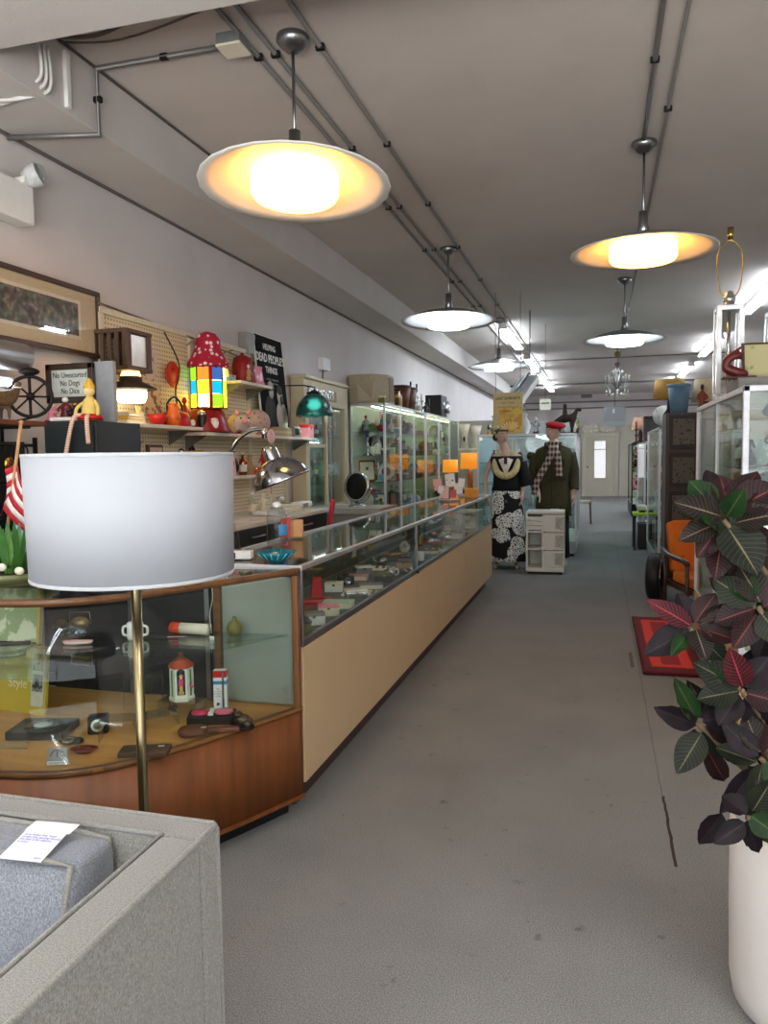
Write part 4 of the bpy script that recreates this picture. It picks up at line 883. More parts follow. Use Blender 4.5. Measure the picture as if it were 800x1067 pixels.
# long framed picture
t = thing('framed_print', 'long dark-framed print of a crowd with a wide cream mount', 'framed picture', (XL + .045, 3.02, 2.19))
Hh, Lw = .388, 1.92
for z in (-1, 1): MB().box((0, 0, z * (Hh / 2 - .014)), (.035, Lw, .028), bev=.006).build('frame_rail', wood((52, 34, 24), (80, 54, 38), 6, .35, 'Y', .2), t)
for y in (-1, 1): MB().box((0, y * (Lw / 2 - .014), 0), (.035, .028, Hh), bev=.006).build('frame_stile', wood((52, 34, 24), (80, 54, 38), 6, .35, 'Z', .2), t)
MB().box((-.005, 0, 0), (.012, Lw - .04, Hh - .04)).build('mount', mat((206, 190, 158), .7, 0, .03), t)
MB().box((.003, 0, .004), (.004, Lw - .34, Hh - .17)).build('white_border', mat((226, 216, 196), .7), t)
def crowd(nt, b, N, K):
    tc = N('ShaderNodeTexCoord'); n = N('ShaderNodeTexNoise'); n.inputs['Scale'].default_value = 30; n.inputs['Detail'].default_value = 6; v = N('ShaderNodeTexVoronoi'); v.inputs['Scale'].default_value = 26
    K(tc.outputs['Object'], n.inputs['Vector']); K(tc.outputs['Object'], v.inputs['Vector'])
    r = ramp(nt, [(.3, (60, 66, 52)), (.5, (104, 104, 84)), (.62, (150, 128, 96)), (.75, (184, 172, 146))]); K(n.outputs['Fac'], r.inputs['Fac'])
    m = N('ShaderNodeMixRGB'); m.blend_type = 'OVERLAY'; m.inputs[0].default_value = .5; K(r.outputs[0], m.inputs[1]); K(v.outputs['Color'], m.inputs[2])
    h = N('ShaderNodeHueSaturation'); h.inputs['Saturation'].default_value = .45; h.inputs['Value'].default_value = .8; K(m.outputs[0], h.inputs['Color']); K(h.outputs[0], b.inputs['Base Color'])
MB().box((.006, 0, .004), (.004, Lw - .39, Hh - .21)).build('print', nodes_mat('crowd_print', crowd), t)
MB().box((.014, 0, 0), (.002, Lw - .05, Hh - .05)).build('pane', glass_mat((252, 252, 252), .3, 'picture_glass'), t)
# black cabinet with certificate panel and little figures on top
YC = 3.3
xa, xb = at(44, 437, Y=YC).x, at(99, 437, Y=YC).x; zc = at(70, 438, Y=YC).z
t = thing('metal_cabinet', 'tall flat black cabinet standing against the wall under the long print', 'cabinet', ((xa + xb) / 2, YC + .2, 0)); wc = xb - xa
MB().box((0, 0, zc / 2), (wc, .38, zc - .01), bev=.006).build('body', mat((34, 40, 40), .45), t); MB().box((0, -.195, zc / 2), (wc - .03, .02, zc - .06), bev=.004).build('door', mat((38, 44, 44), .4), t)
MB().box((wc / 2 - .05, -.212, 1.0), (.015, .02, .12), bev=.004).build('handle', STEEL, t)
t = thing('backdrop_board', 'upright grey panel with a white edge behind the little figures', 'panel', ((xa + xb) / 2, YC + .225, zc - .005))
MB().box((0, 0, .16), (wc * .9, .03, .32), T(-wc * .06, 0, 0), .004).build('board', mat((150, 152, 154), .5), t); MB().box((-wc * .48, -.02, .16), (.03, .012, .32)).build('white_edge', WHITE, t)
fz0, fz1 = at(70, 420, Y=YC + .19).z, at(70, 379, Y=YC + .19).z; fx0, fx1 = at(49, 400, Y=YC + .19).x, at(98, 400, Y=YC + .19).x
t = thing('certificate', 'dark wood framed notice in black letters hanging above the little figures', 'framed notice', ((fx0 + fx1) / 2, YC + .19, fz0)); fwid, fh = fx1 - fx0, fz1 - fz0
for s in (-1, 1):
    MB().box((s * (fwid / 2 - .016), 0, fh / 2), (.032, .022, fh), bev=.004).build('frame_stile', wood((40, 26, 18), (60, 40, 28), 8, .4, 'Z'), t)
    MB().box((0, 0, fh / 2 + s * (fh / 2 - .016)), (fwid, .022, .032), bev=.004).build('frame_rail', wood((40, 26, 18), (60, 40, 28), 8, .4, 'X'), t)
MB().box((0, .002, fh / 2), (fwid - .06, .008, fh - .06)).build('paper', mat((196, 198, 188), .6), t)
text('No Unescorted\nNo Dogs\nNo Dice', .042, T(0, -.004, fh / 2) @ RX(PI / 2), t, BLACK, 'lettering', .0004, sx=.78, sp=1.0)
for k, (u, kind, c, c2, h, lab) in enumerate(((52, 'figurine', 'pink', 'ivory', .1, 'pale pink seated figure on the black cabinet, first by the white edge'), (66, 'figurine', 'maroon', 'white', .13, 'maroon and white figure on the black cabinet between pink and dark ones'), (76, 'figurine', 'black', 'gold', .1, 'dark little figure on the black cabinet beside the straw doll'))):
    p = at(u, 436, Y=YC + .1); ware(kind, c, c2, (p.x, YC + .12, zc), lab, 1, 0, h=h, w=.085)
t = thing('figure_stand', 'low white plinth under the seated figures on the black cabinet', 'plinth', (at(62, 436, Y=YC).x, YC + .05, zc)); MB().box((0, 0, .009), (.16, .05, .018), bev=.003).build('slab', WHITE, t); MB().box((0, -.026, .009), (.12, .002, .01)).build('label_strip', CREAM, t)
p = at(86, 434, Y=YC - .03)
t = thing('straw_doll', 'yellow straw doll in a red skirt with striped legs dangling over the cabinet edge', 'doll', (p.x, YC + .03, zc))
MB().loft([(0, 0, .0, .05, .045), (0, 0, .03, .045, .04), (0, 0, .1, .03, .025), (0, 0, .12, .012, .012)]).build('body', mat((226, 196, 110), .8), t); MB().ball((0, 0, .145), .028).build('head', mat((236, 206, 140), .8), t)
MB().lathe([(.03, .16), (.012, .2), (0, .21)]).build('hat', mat((214, 170, 60), .8), t); MB().lathe([(.045, .03), (.065, .015), (.06, .0), (.03, .02)]).build('skirt', RED, t)
for s, dx, l in ((-1, -.07, .2), (1, .03, .12)): MB().tube(spline([(s * .02, -.04, .02), (s * .025 + dx * .3, -.075, .0), (s * .02 + dx, -.09, -l)]), .011).build('leg', pattern((200, 130, 110), (236, 216, 196), 'wave', 40, .7, .5), t)
for s in (-1, 1): MB().tube(spline([(s * .03, 0, .09), (s * .06, -.02, .06), (s * .065, -.03, .02)]), .009).build('arm', mat((226, 196, 110), .8), t)
# shelf bay at the left end: duct, lit strip, pheasant, wheel, dark ornaments
t = thing('wall_shelf', 'brown wall shelf at head height left of the certificate carrying a pheasant', 'shelf', (-2.795, 2.9, 1.60))
MB().box((0, -.05, -.012), (.19, .96, .024), bev=.003).build('board', wood((90, 52, 32), (118, 70, 44), 5, .5, 'Y', 0), t)
for y in (-.4, .3): MB().tube([(-.085, y, -.2), (-.085, y, -.03), (.08, y, -.03)], .01).build('bracket', IRON, t)
t = thing('wall_duct', 'grey sheet-metal duct under the long print', 'duct', (-2.8, 2.92, 1.92)); MB().cyl((0, -.5, 0), (0, .36, 0), .07, n=20).build('pipe', ALU, t); MB().cyl((0, .0, 0), (0, .03, 0), .076, n=20).build('joint_band', STEEL, t)
t = thing('striplight', 'lit strip light over the brown shelf under the duct', 'strip light', (XL, 2.95, 1.80)); MB().box((.03, -.1, 0), (.06, .8, .04), bev=.005).build('housing', WHITE, t); MB().cyl((.07, -.48, -.012), (.07, .28, -.012), .016, n=12).build('tube', lamp_mat((232, 244, 255), 6, (250, 252, 255), 'lit_tube'), t)
p = (-2.775, 3.1, 1.60)
t = thing('pheasant', 'brown ceramic pheasant standing on the wall shelf', 'bird ornament', p, PI / 2 - .1, rot=None)
me = skin([(0, 0, .11), (.05, 0, .115), (.085, 0, .15), (.095, 0, .185), (.115, 0, .185), (-.06, 0, .1), (-.12, 0, .08), (-.2, 0, .05), (.0, .015, .05), (.0, .015, .004), (.02, -.015, .05), (.02, -.015, .004)], [(0, 1), (1, 2), (2, 3), (3, 4), (0, 5), (5, 6), (6, 7), (0, 8), (8, 9), (0, 10), (10, 11)], [.045, .038, .018, .017, .006, .035, .018, .006, .009, .005, .009, .005])
link_mesh(me, 'body', mat((96, 74, 50), .5, 0, .35, 60), t); MB().tube([(.0 + .018 * math.cos(a) + .088, .018 * math.sin(a), .163) for a in [k * PI / 5 for k in range(10)]], .004, closed=True).build('neck_ring', WHITE, t)
MB().tube([(-.03, 0, .0), (.05, 0, 0)], .004).build('foot', mat((90, 70, 40), .6), t)
t = thing('wood_crate', 'reddish brown wooden box on the wall shelf behind the pheasant', 'box', (-2.82, 2.9, 1.60), .0); MB().box((0, 0, .065), (.13, .26, .13), bev=.004).build('body', wood((120, 58, 34), (150, 78, 48), 6, .5, 'Y', 0), t); MB().box((0, 0, .136), (.134, .266, .014), bev=.003).build('lid', wood((104, 50, 30), (130, 66, 40), 6, .5, 'Y', 0), t)
p = Vector((-2.76, 3.27, 1.60)); t = thing('spoked_wheel', 'dark iron spoked wheel on a post beside the certificate', 'wheel', p, .75)
m = T(0, 0, .125) @ RX(PI / 2); b = MB(); b.tube([(.1 * math.cos(a), .1 * math.sin(a), 0) for a in [k * PI / 18 for k in range(36)]], .009, closed=True, m=m); b.build('rim', IRON, t)
MB().cyl((0, -.03, .125), (0, .03, .125), .02).build('hub', IRON, t)
for k in range(8): MB().tube([m @ Vector((.02 * math.cos(k * PI / 4), .02 * math.sin(k * PI / 4), 0)), m @ Vector((.097 * math.cos(k * PI / 4), .097 * math.sin(k * PI / 4), 0))], .005, n=6).build('spoke', IRON, t)
MB().tube([(-.08, .05, 0), (0, .03, .02), (0, .03, .22), (0, .02, .25)], .008).build('stand', IRON, t)
MB().ball((.0, -.0, .25), (.05, .03, .02)).build('finial', IRON, t)
# dark ironware rack under the shelf
t = thing('jewellery_rack', 'black wire rack hung with dark ornaments beside the black cabinet', 'rack', (-2.77, 3.0, 0)); b = MB()
for y in (-.3, .3): b.tube([(0, y, 0), (0, y, 1.52)], .012)
b.build('upright', IRON, t)
for z in (.4, .8, 1.12, 1.3, 1.48): MB().tube([(0, -.3, z), (0, .3, z)], .008).build('rail', IRON, t)
MB().box((-.1, 0, .9), (.02, .66, 1.2)).build('black_board', mat((28, 28, 30), .6), t)
cols = ['silver', 'black', 'maroon', 'gold', 'copper', 'grey', 'white', 'pink']
k = 0
for z in (1.49, 1.31, 1.13):
    for i in range(5):
        y = 2.76 + .11 * i; c = cols[k % 8]; c2 = cols[(k * 3 + 1) % 8]
        t = thing('pendant_ornament', '%s ornament hung %s along the %s rail of the black wire rack' % (c, ['first', 'second', 'third', 'fourth', 'fifth'][i], {1.49: 'top', 1.31: 'middle', 1.13: 'lower'}[z]), 'ornament', (-2.75, y, z - .02), PI / 2)
        MB().tube([(.022 * math.cos(a), 0, -.022 + .03 * math.sin(a)) for a in [q * PI / 6 for q in range(12)]], .004, closed=True).build('chain', IRON, t); MB().ball((0, 0, -.08), (.03, .015, .035)).build('drop', cm(c), t); MB().ball((0, -.014, -.08), (.012, .006, .014), n=8).build('stone', cm(c2), t); k += 1
# plant, flag and blue card on the corner showcase
LEAFG = mat((62, 112, 48), .45, 0, .2, 25); LEAFG2 = mat((96, 140, 66), .45, 0, .2, 25)
def blade(b, base, tip, w, sag=.0, n=6):
    base, tip = Vector(base), Vector(tip); d = tip - base; side = d.cross(Vector((0, 0, 1))); side = side.normalized() if side.length > 1e-5 else Vector((1, 0, 0))
    vs = []
    for i in range(n + 1):
        t_ = i / n; c = base + d * t_ + Vector((0, 0, -sag * t_ * t_ + sag * .6 * t_)); ww = w * math.sin(PI * min(.97, t_ * .86 + .1)); vs += [c - side * ww, c + Vector((0, 0, -ww * .25)), c + side * ww]
    fs = []
    for i in range(n): fs += [(3 * i, 3 * i + 1, 3 * i + 4, 3 * i + 3), (3 * i + 1, 3 * i + 2, 3 * i + 5, 3 * i + 4)]
    b.add(vs, fs)
p = Vector((-1.985, 2.22, .975)); t = thing('potted_plant', 'leafy green plant in a shallow dish on the corner showcase beside the flag', 'plant', p)
MB().lathe([(0, 0), (.1, 0), (.15, .03), (.152, .045), (.14, .045), (.1, .02), (0, .02)], n=28).build('dish', mat((120, 124, 84), .3), t); MB().lathe([(0, .04), (.14, .04), (.14, .03), (0, .02)]).build('soil', mat((54, 42, 30), .9), t)
for k in range(64):
    a = rnd.uniform(0, 2 * PI); r = rnd.uniform(.05, .17); b = MB(); blade(b, (math.cos(a) * .05, math.sin(a) * .05, .03), (math.cos(a) * r, math.sin(a) * r, rnd.uniform(.08, .25)), rnd.uniform(.007, .014), .05); b.build('leaf', LEAFG if k % 3 else LEAFG2, t)
for k in range(3): MB().ball((.12 - .07 * k, -.1, .06 + .01 * k), (.018, .01, .014)).build('pale_flower', CREAM, t)
p = Vector((at(2, 600, Y=2.42).x, 2.42, .975)); q = at(22, 440, Y=2.42)
t = thing('hand_flag', 'small striped flag on a leaning wooden stick behind the drum lamp', 'flag', p)
MB().tube([(0, 0, 0), (q.x - p.x, 0, q.z - p.z)], .006).ball((q.x - p.x, 0, q.z - p.z), .009, 8).build('stick', wood((170, 126, 84), (196, 150, 104), 8, .5, 'Z', 0), t)
top = Vector((q.x - p.x, 0, q.z - p.z)); base = Vector((0, 0, 0)); f0 = base.lerp(top, .78); 
MB().lathe([(0, 0), (.05, 0), (.045, .015), (0, .02)]).build('stand', IRON, t)
def flagf(u, v):
    pt = base.lerp(top, .74 - .3 * v); return tuple(pt + Vector((.14 * (u - .3) + .008 * math.sin(v * 4), -.012 + .02 * math.sin(u * 7 + v * 2), -.09 * abs(u - .3) - .12 * max(0, u - .3))))
for k in range(7): MB().grid(lambda u, v: flagf(u, (k + v) / 7), 8, 2).build('red_stripe' if k % 2 == 0 else 'white_stripe', mat((176, 36, 48), .8) if k % 2 == 0 else mat((228, 216, 210), .8), t, solid=.001)
t = thing('blue_card', 'pale blue shiny card standing behind the green plant', 'card', (-2.18, 2.52, .975), -.3); MB().box((0, 0, .13), (.2, .006, .26), RX(-.15)).build('card', mat((150, 186, 226), .3), t); MB().box((0, .03, .08), (.03, .004, .16), RX(.2)).build('back_prop', CREAM, t)
t = thing('black_vase', 'dark round-shouldered vase standing behind the flag on the showcase', 'vase', (-2.02, 2.62, .975)); MB().lathe([(0, 0), (.06, 0), (.095, .08), (.1, .16), (.05, .24), (.04, .27), (.05, .28), (.03, .28), (.03, .24), (0, .1)]).build('body', BLACK, t); MB().lathe([(.048, .277), (.055, .283), (.048, .287)]).build('rim', IRON, t)
# crate lantern on the pegboard
z0, z1 = 1.925, 2.165
t = thing('crate_lantern', 'dark slatted wooden lantern box with a pale glass front on the pegboard', 'lantern', (-2.76, 4.06, z0)); WD = wood((66, 46, 34), (94, 68, 50), 8, .6, 'Z', 0); hz = z1 - z0
MB().box((0, 0, .012), (.25, .26, .024), bev=.003).build('base_board', WD, t); MB().box((0, 0, hz - .012), (.25, .26, .024), bev=.003).build('top_board', WD, t)
for k in range(5): MB().box((-.1 + .05 * k, -.12, hz / 2), (.026, .012, hz - .04), bev=.002).build('slat', WD, t)
for y in (-1, 1): MB().box((.11, y * .105, hz / 2), (.024, .045, hz - .04), bev=.002).build('door_stile', WD, t)
MB().box((-.115, 0, hz / 2), (.01, .24, hz - .04)).build('back_board', WD, t); MB().box((0, .12, hz / 2), (.24, .012, hz - .04)).build('side_board', WD, t)
MB().box((.108, 0, hz / 2), (.006, .17, hz - .06)).build('glass_panel', mat((206, 206, 204), .15, 0, .12, 14), t)
# wall lamp with hat shade
y = 4.0; zl = 1.83
t = thing('wall_lamp', 'lit wall lamp with a black hat-shaped shade under the crate lantern', 'wall lamp', (XL + .045, y, zl))
MB().tube(spline([(0, -.05, .12), (0, -.05, .06), (.06, -.03, .03), (.15, 0, .03)]), .007).box((.01, -.05, -.15), (.02, .012, .5)).build('arm', IRON, t)
c = (.19, 0, 0)
MB().lathe([(.062, .06), (.066, .03), (.14, -.005), (.15, -.014), (.146, -.016), (.06, .02)], c, 32).build('shade_brim', mat((44, 34, 26), .5), t)
MB().lathe([(0, .095), (.05, .09), (.06, .055)], c, 28).build('glowing_cap', lamp_mat((255, 206, 110), 2.2, (255, 226, 160)), t)
MB().lathe([(.072, -.02), (.088, -.03), (.09, -.055), (.075, -.09), (0, -.098)], c, 28).build('globe', lamp_mat((255, 240, 205), 7, (255, 250, 240)), t)
b = MB(); b.lathe([(.084, -.012), (.088, -.026), (.092, -.012)], c, 24).build('beaded_rim', CREAM, t)
t = thing('switch_box', 'small orange wooden switch box on the pegboard below the wall lamp', 'switch box', (XL + .045, 3.86, 1.73)); MB().box((.02, 0, 0), (.04, .09, .14), bev=.004).build('body', wood((186, 110, 50), (206, 130, 66), 8, .5, 'Z', 0), t); MB().box((.042, 0, .01), (.006, .03, .05)).build('switch', CREAM, t)
t = thing('paper_print', 'small pale picture card pinned up beside the crate lantern', 'picture card', (XL + .047, 4.48, 1.9)); MB().box((.004, 0, .12), (.006, .18, .2)).build('upper_sheet', pattern((214, 200, 186), (150, 110, 100), 'noise', 30, .7, .6), t); MB().box((.005, .02, -.1), (.006, .22, .2)).build('lower_sheet', pattern((214, 190, 150), (130, 90, 80), 'noise', 26, .7, .55), t)
# shelves on the pegboard
def wshelf(label, y0, y1, z, d=.22):
    t = thing('pegboard_shelf', label, 'shelf', (XL + .05, (y0 + y1) / 2, z)); w_ = y1 - y0
    MB().box((d / 2, 0, -.011), (d, w_, .022), bev=.002).build('board', mat((222, 214, 200), .5), t)
    for s in (-1, 1): MB().prism([(0, 0), (.17, 0), (0, -.1)], -.004, .004, T(0, s * (w_ / 2 - .08), -.022) @ RX(PI / 2)).build('bracket', STEEL, t)
wshelf('white shelf holding the red kettle under the wall lamp', 3.9, 4.78, 1.618); wshelf('long white shelf holding the lit lantern and the pink animal bank', 4.84, 7.0, 1.588)
wshelf('short high white shelf with the red canister', 5.42, 6.0, 2.0, .2); wshelf('lower white shelf with the heart card below the lantern', 4.5, 6.1, 1.27); wshelf('lower white shelf hidden by the drum lamp', 3.9, 4.46, 1.27)
ys = lambda u, v, X=-2.72: at(u, v, X=X).y
k = 0
for i, (c, z) in enumerate((('cream', 0), ('yellow', .022), ('ivory', .042))): ware('book', c, c, (-2.72, 4.02, 1.618 + z), '%s book in the low stack under the wall lamp, %s' % (c, ['bottom one', 'middle one', 'top one'][i]), 1, PI / 2 + .05 * i, h=.02, w=.2)
t = thing('greeting_card', 'yellow-green picture card leaning on the shelf under the wall lamp', 'card', (-2.73, 4.21, 1.618), PI / 2 + .2); MB().box((0, 0, .06), (.085, .004, .12), RX(-.25)).build('card', pattern((190, 210, 70), (232, 220, 120), 'noise', 24, .5), t); MB().box((0, .032, .045), (.02, .003, .1), RX(.2)).build('prop', CREAM, t)
ware('pot' if 'pot' in MK else 'bowl', 'red', 'red', (-2.72, 4.36, 1.618), 'small red enamel bowl on the shelf behind the orange jug', 1, 0, h=.07, w=.13)
ware('pitcher', 'orange', 'orange', (-2.69, 4.5, 1.618), 'bright orange jug in front of the red kettle on the shelf', .8, -.6)
t = thing('kettle', 'red enamel kettle with a tall black hoop handle on the shelf', 'kettle', (-2.75, 4.62, 1.618), PI / 2)
MB().lathe([(0, 0), (.1, 0), (.105, .01), (.095, .08), (.06, .1), (0, .105)]).tube(spline([(.08, 0, .03), (.12, 0, .05), (.15, 0, .09)]), [.02] * 6 + [.014] * 7).build('body', RED, t); MB().lathe([(.05, .1), (.04, .112), (.01, .115), (.013, .128), (0, .13)]).build('lid', RED, t)
MB().tube(spline([(-.085, 0, .085), (-.09, 0, .15), (0, 0, .2), (.09, 0, .15), (.085, 0, .085)]), .007).build('handle', BLACK, t)
MB().ball((0, 0, .135), (.018, .018, .022)).build('yellow_knob', mat((226, 160, 50), .4), t)
ware('camera', 'black', 'white', (-2.72, 4.74, 1.618), 'black box camera at the end of the kettle shelf', .7, PI / 2 - .2)
ware('jar', 'black', 'silver', (-2.72, 4.93, 1.588), 'dark metal shaker at the start of the long white shelf', 1.1, PI / 2, h=.15, w=.07)
ware('jar', 'white', 'white', (-2.66, 4.98, 1.588), 'white pot beside the dark metal shaker', .8, PI / 2)
ware('figurine', 'tan', 'cream', (-2.68, 5.1, 1.588), 'sandy cherub figurine between the white pot and the animal bank', .9, PI / 2)
t = thing('enamel_pan', 'dark red enamel basin upside down carrying the lit lantern', 'basin', (-2.75, 5.06, 1.588)); MB().lathe([(0, .17), (.1, .17), (.12, .15), (.155, .02), (.155, 0), (.147, 0), (.11, .14), (0, .155)], n=32, sy=1.15).build('body', mat((150, 22, 28), .3), t); MB().lathe([(.15, 0), (.162, .006), (.15, .012)], n=32, sy=1.15).build('rim', mat((120, 16, 22), .3), t)
ware('figurine', 'red', 'red', (-2.78, 4.8, 1.618), 'red devil-like figure behind the black box camera', 1.2, PI / 2)
t = thing('glass_lantern', 'lit patchwork lantern of blue, yellow and green glass with a red floral top', 'lantern', (-2.73, 5.06, 1.758), .2)
gl = dict(y=((255, 214, 20), 3.2), b=((0, 130, 190), 1.1), g=((110, 190, 30), 1.2), o=((240, 110, 30), .9), k=((50, 90, 160), .5), l=((255, 236, 120), 2.6))
for k in range(8):
    a = 2 * PI * k / 8; m = RZ(a) @ T(.115, 0, 0)
    seq = ['yyl', 'gby', 'yly', 'bgk', 'ogb', 'ybg', 'lyo', 'gbk'][k]
    for j, s in enumerate(seq):
        c, e = gl[s]; MB().box((0, 0, .06 + .095 * j), (.006, .086, .09), m).build('pane', lamp_mat(c, e, c, 'lit_glass'), t)
    MB().box((0, .0475, .155), (.012, .008, .31), m).build('lead_came', IRON, t)
MB().lathe([(0, 0), (.12, 0), (.125, .012), (0, .014)], n=8).build('base', BRASS, t); MB().lathe([(0, .315), (.125, .305), (.12, .29), (0, .3)], n=8).build('upper_ring', mat((60, 44, 32), .5), t)
MB().loft([(0, 0, .3, .15, .15), (0, 0, .33, .15, .14), (.0, 0, .38, .12, .11), (0, 0, .43, .095, .085), (0, .0, .5, .09, .08), (0, 0, .54, .06, .055), (0, 0, .555, .015, .015)]).build('floral_cover', pattern((240, 220, 220), (176, 20, 56), 'voronoi', 24, .8, .3), t)
for s in (-1, 1): MB().lathe([(0, 0), (.03, .0), (.03, .01), (0, .012)], m=T(.13, s * .0, .26) @ RY(PI / 2)).build('amber_roundel', lamp_mat((240, 150, 60), 1.0, (240, 150, 60)), t) if s > 0 else None
for s, h in ((-1, .3), (1, .24)): MB().cyl((.06, s * .15, .0), (.06, s * .15, h), .012).build('candle_post', mat((226, 190, 110), .4) if s > 0 else RED, t)
t = thing('red_plate', 'round red plate leaning behind the lit lantern', 'plate', (-2.83, 4.72, 1.98), PI / 2); MB().lathe([(0, 0), (.06, 0), (.09, .014), (.086, .018), (.06, .006), (0, .006)], m=RX(PI / 2)).build('body', RED, t); MB().lathe([(0, .008), (.05, .008), (.05, .006), (0, .006)], m=RX(PI / 2)).build('centre', mat((206, 60, 40), .4), t)
t = thing('animal_bank', 'chubby pale pink spotted animal money bank on the long white shelf', 'money bank', (-2.68, 5.42, 1.588), -PI / 2 + .75)
me = skin([(0, 0, .085), (.07, 0, .085), (-.07, 0, .085), (.12, 0, .1), (.15, 0, .095), (.06, .05, .03), (.06, .05, .006), (.06, -.05, .03), (.06, -.05, .006), (-.06, .05, .03), (-.06, .05, .006), (-.06, -.05, .03), (-.06, -.05, .006)], [(0, 1), (0, 2), (1, 3), (3, 4), (1, 5), (5, 6), (1, 7), (7, 8), (2, 9), (9, 10), (2, 11), (11, 12)], [.075, .07, .065, .06, .03, .026, .02, .026, .02, .026, .02, .026, .02])
link_mesh(me, 'body', pattern((150, 50, 60), (216, 190, 186), 'voronoi', 22, .35, .16), t)
for s in (-1, 1): MB().lathe([(.022, 0), (.016, .02), (0, .04)], m=T(.11, s * .04, .15) @ RX(-s * .4)).build('ear', PINKM, t); MB().ball((.165, s * .03, .115), .008, 8).build('eye', BLACK, t)
MB().cyl((.165, 0, .09), (.18, 0, .088), .024).build('snout', PINKM, t)
t = thing('floral_cushion', 'round-topped floral pink and tan padded purse on the long shelf', 'purse', (-2.72, 5.86, 1.588), PI / 2); MB().ball((0, 0, .11), (.185, .075, .105), 24).build('body', pattern((150, 60, 62), (204, 176, 160), 'voronoi', 26, .7, .22), t); MB().box((0, 0, .008), (.36, .14, .016), bev=.006).build('base', mat((190, 150, 130), .7), t)
ware('box', 'cream', 'white', (-2.7, 5.65, 1.588), 'small white box between the animal bank and the floral purse', .8, PI / 2)
ware('bowl', 'red', 'red', (-2.8, 5.6, 1.588), 'red bowl behind the pink animal bank', 1.3, 0)
ware('box', 'sky', 'cream', (-2.78, 5.46, 2.0), 'pale blue card box at the near end of the high shelf', .8, PI / 2, h=.06)
t = thing('red_canister', 'tall red domed canister on the high shelf', 'canister', (-2.76, 5.68, 2.0)); MB().lathe([(0, 0), (.075, 0), (.08, .01), (.08, .15), (.074, .165), (0, .165)]).build('body', mat((150, 26, 28), .5), t); MB().lathe([(.077, .16), (.07, .2), (.03, .222), (.012, .226), (.014, .24), (0, .244)]).build('lid', mat((140, 22, 24), .5), t)
t = thing('pink_card', 'pink and white folded card standing before the red canister', 'card', (-2.68, 5.84, 2.0), PI / 2 - .2); MB().box((0, 0, .075), (.11, .004, .15), RX(-.2)).build('front_leaf', pattern((224, 120, 150), (240, 226, 226), 'noise', 14, .5, .5), t); MB().box((0, .05, .07), (.11, .004, .15), RX(.2)).build('back_leaf', PINKM, t)
ware('figurine', 'tan', 'cream', (-2.68, 5.62, 2.0), 'tan and cream bust on the high shelf by the red canister', .8, PI / 2)
ware('jar', 'brown', 'rust', (-2.74, 5.94, 2.0), 'brown lidded pot at the far end of the high shelf', .7, PI / 2)
lows = [('doll', 'pink', 'black'), ('frame', 'gold', 'cream'), ('frame', 'gold', 'tan'), ('figurine', 'black', 'cream'), ('frame', 'black', 'gold'), ('vase', 'black', 'gold'), ('bottle', 'copper', 'cream'), ('vase', 'tan', 'gold'), ('box', 'red', 'red'), ('doll', 'red', 'black')]
row(lows, (-2.72, 4.55, 1.27), (-2.72, 6.05, 1.27), 'on the lower pegboard shelf', .85)
t = thing('heart_card', 'pink heart valentine card standing on the lower shelf', 'card', (-2.62, 5.1, 1.27), PI / 2 - .5); MB().box((0, 0, .08), (.16, .005, .16), RX(-.15)).build('card', mat((226, 176, 168), .6), t)
MB().add([(math.sin(a) ** 3 * .055, -.006 - .012, .085 + .0034 * (13 * math.cos(a) - 5 * math.cos(2 * a) - 2 * math.cos(3 * a) - math.cos(4 * a))) for a in [k * PI / 16 for k in range(32)]], [tuple(range(32))], RX(-.05)).build('heart', mat((206, 80, 90), .5), t); MB().box((0, .04, .07), (.04, .004, .15), RX(.2)).build('prop', CREAM, t)
hung = [(4.14, 'white', 'gold'), (4.5, 'rust', 'brown'), (4.95, 'black', 'maroon')]
for k, (y, c, c2) in enumerate(hung):
    t = thing('hanging_ornament', ['pale dried spray hanging under the kettle shelf', 'reddish framed picture hanging under the kettle shelf', 'black and red bead string hanging below the shaker'][k], ['spray', 'picture', 'beads'][k], (XL + .05, y, 1.44))
    if k == 0:
        for j in range(9): b = MB(); blade(b, (.04, 0, -.06), (.06, -.09 + .022 * j + .1, .08 + .01 * (j % 3)), .008, 0); b.build('grass_blade', mat((206, 180, 130), .8), t)
        MB().lathe([(0, -.12), (.04, -.12), (.05, -.06), (0, -.06)], (.05, 0, 0)).build('vase', cm('clear'), t)
    elif k == 1: MB().box((.01, 0, -.02), (.02, .18, .16), bev=.004).build('frame', cm('brown'), t); MB().box((.022, 0, -.02), (.004, .14, .12)).build('picture', pattern((190, 110, 90), (226, 196, 180), 'noise', 26, .6), t)
    else:
        MB().tube([(.03 + .002 * math.cos(a), .04 * math.cos(a), -.05 + .1 * math.sin(a)) for a in [q * PI / 9 for q in range(18)]], .012, closed=True).build('beads', BLACK, t); MB().ball((.04, 0, -.15), .025).build('red_pendant', RED, t)
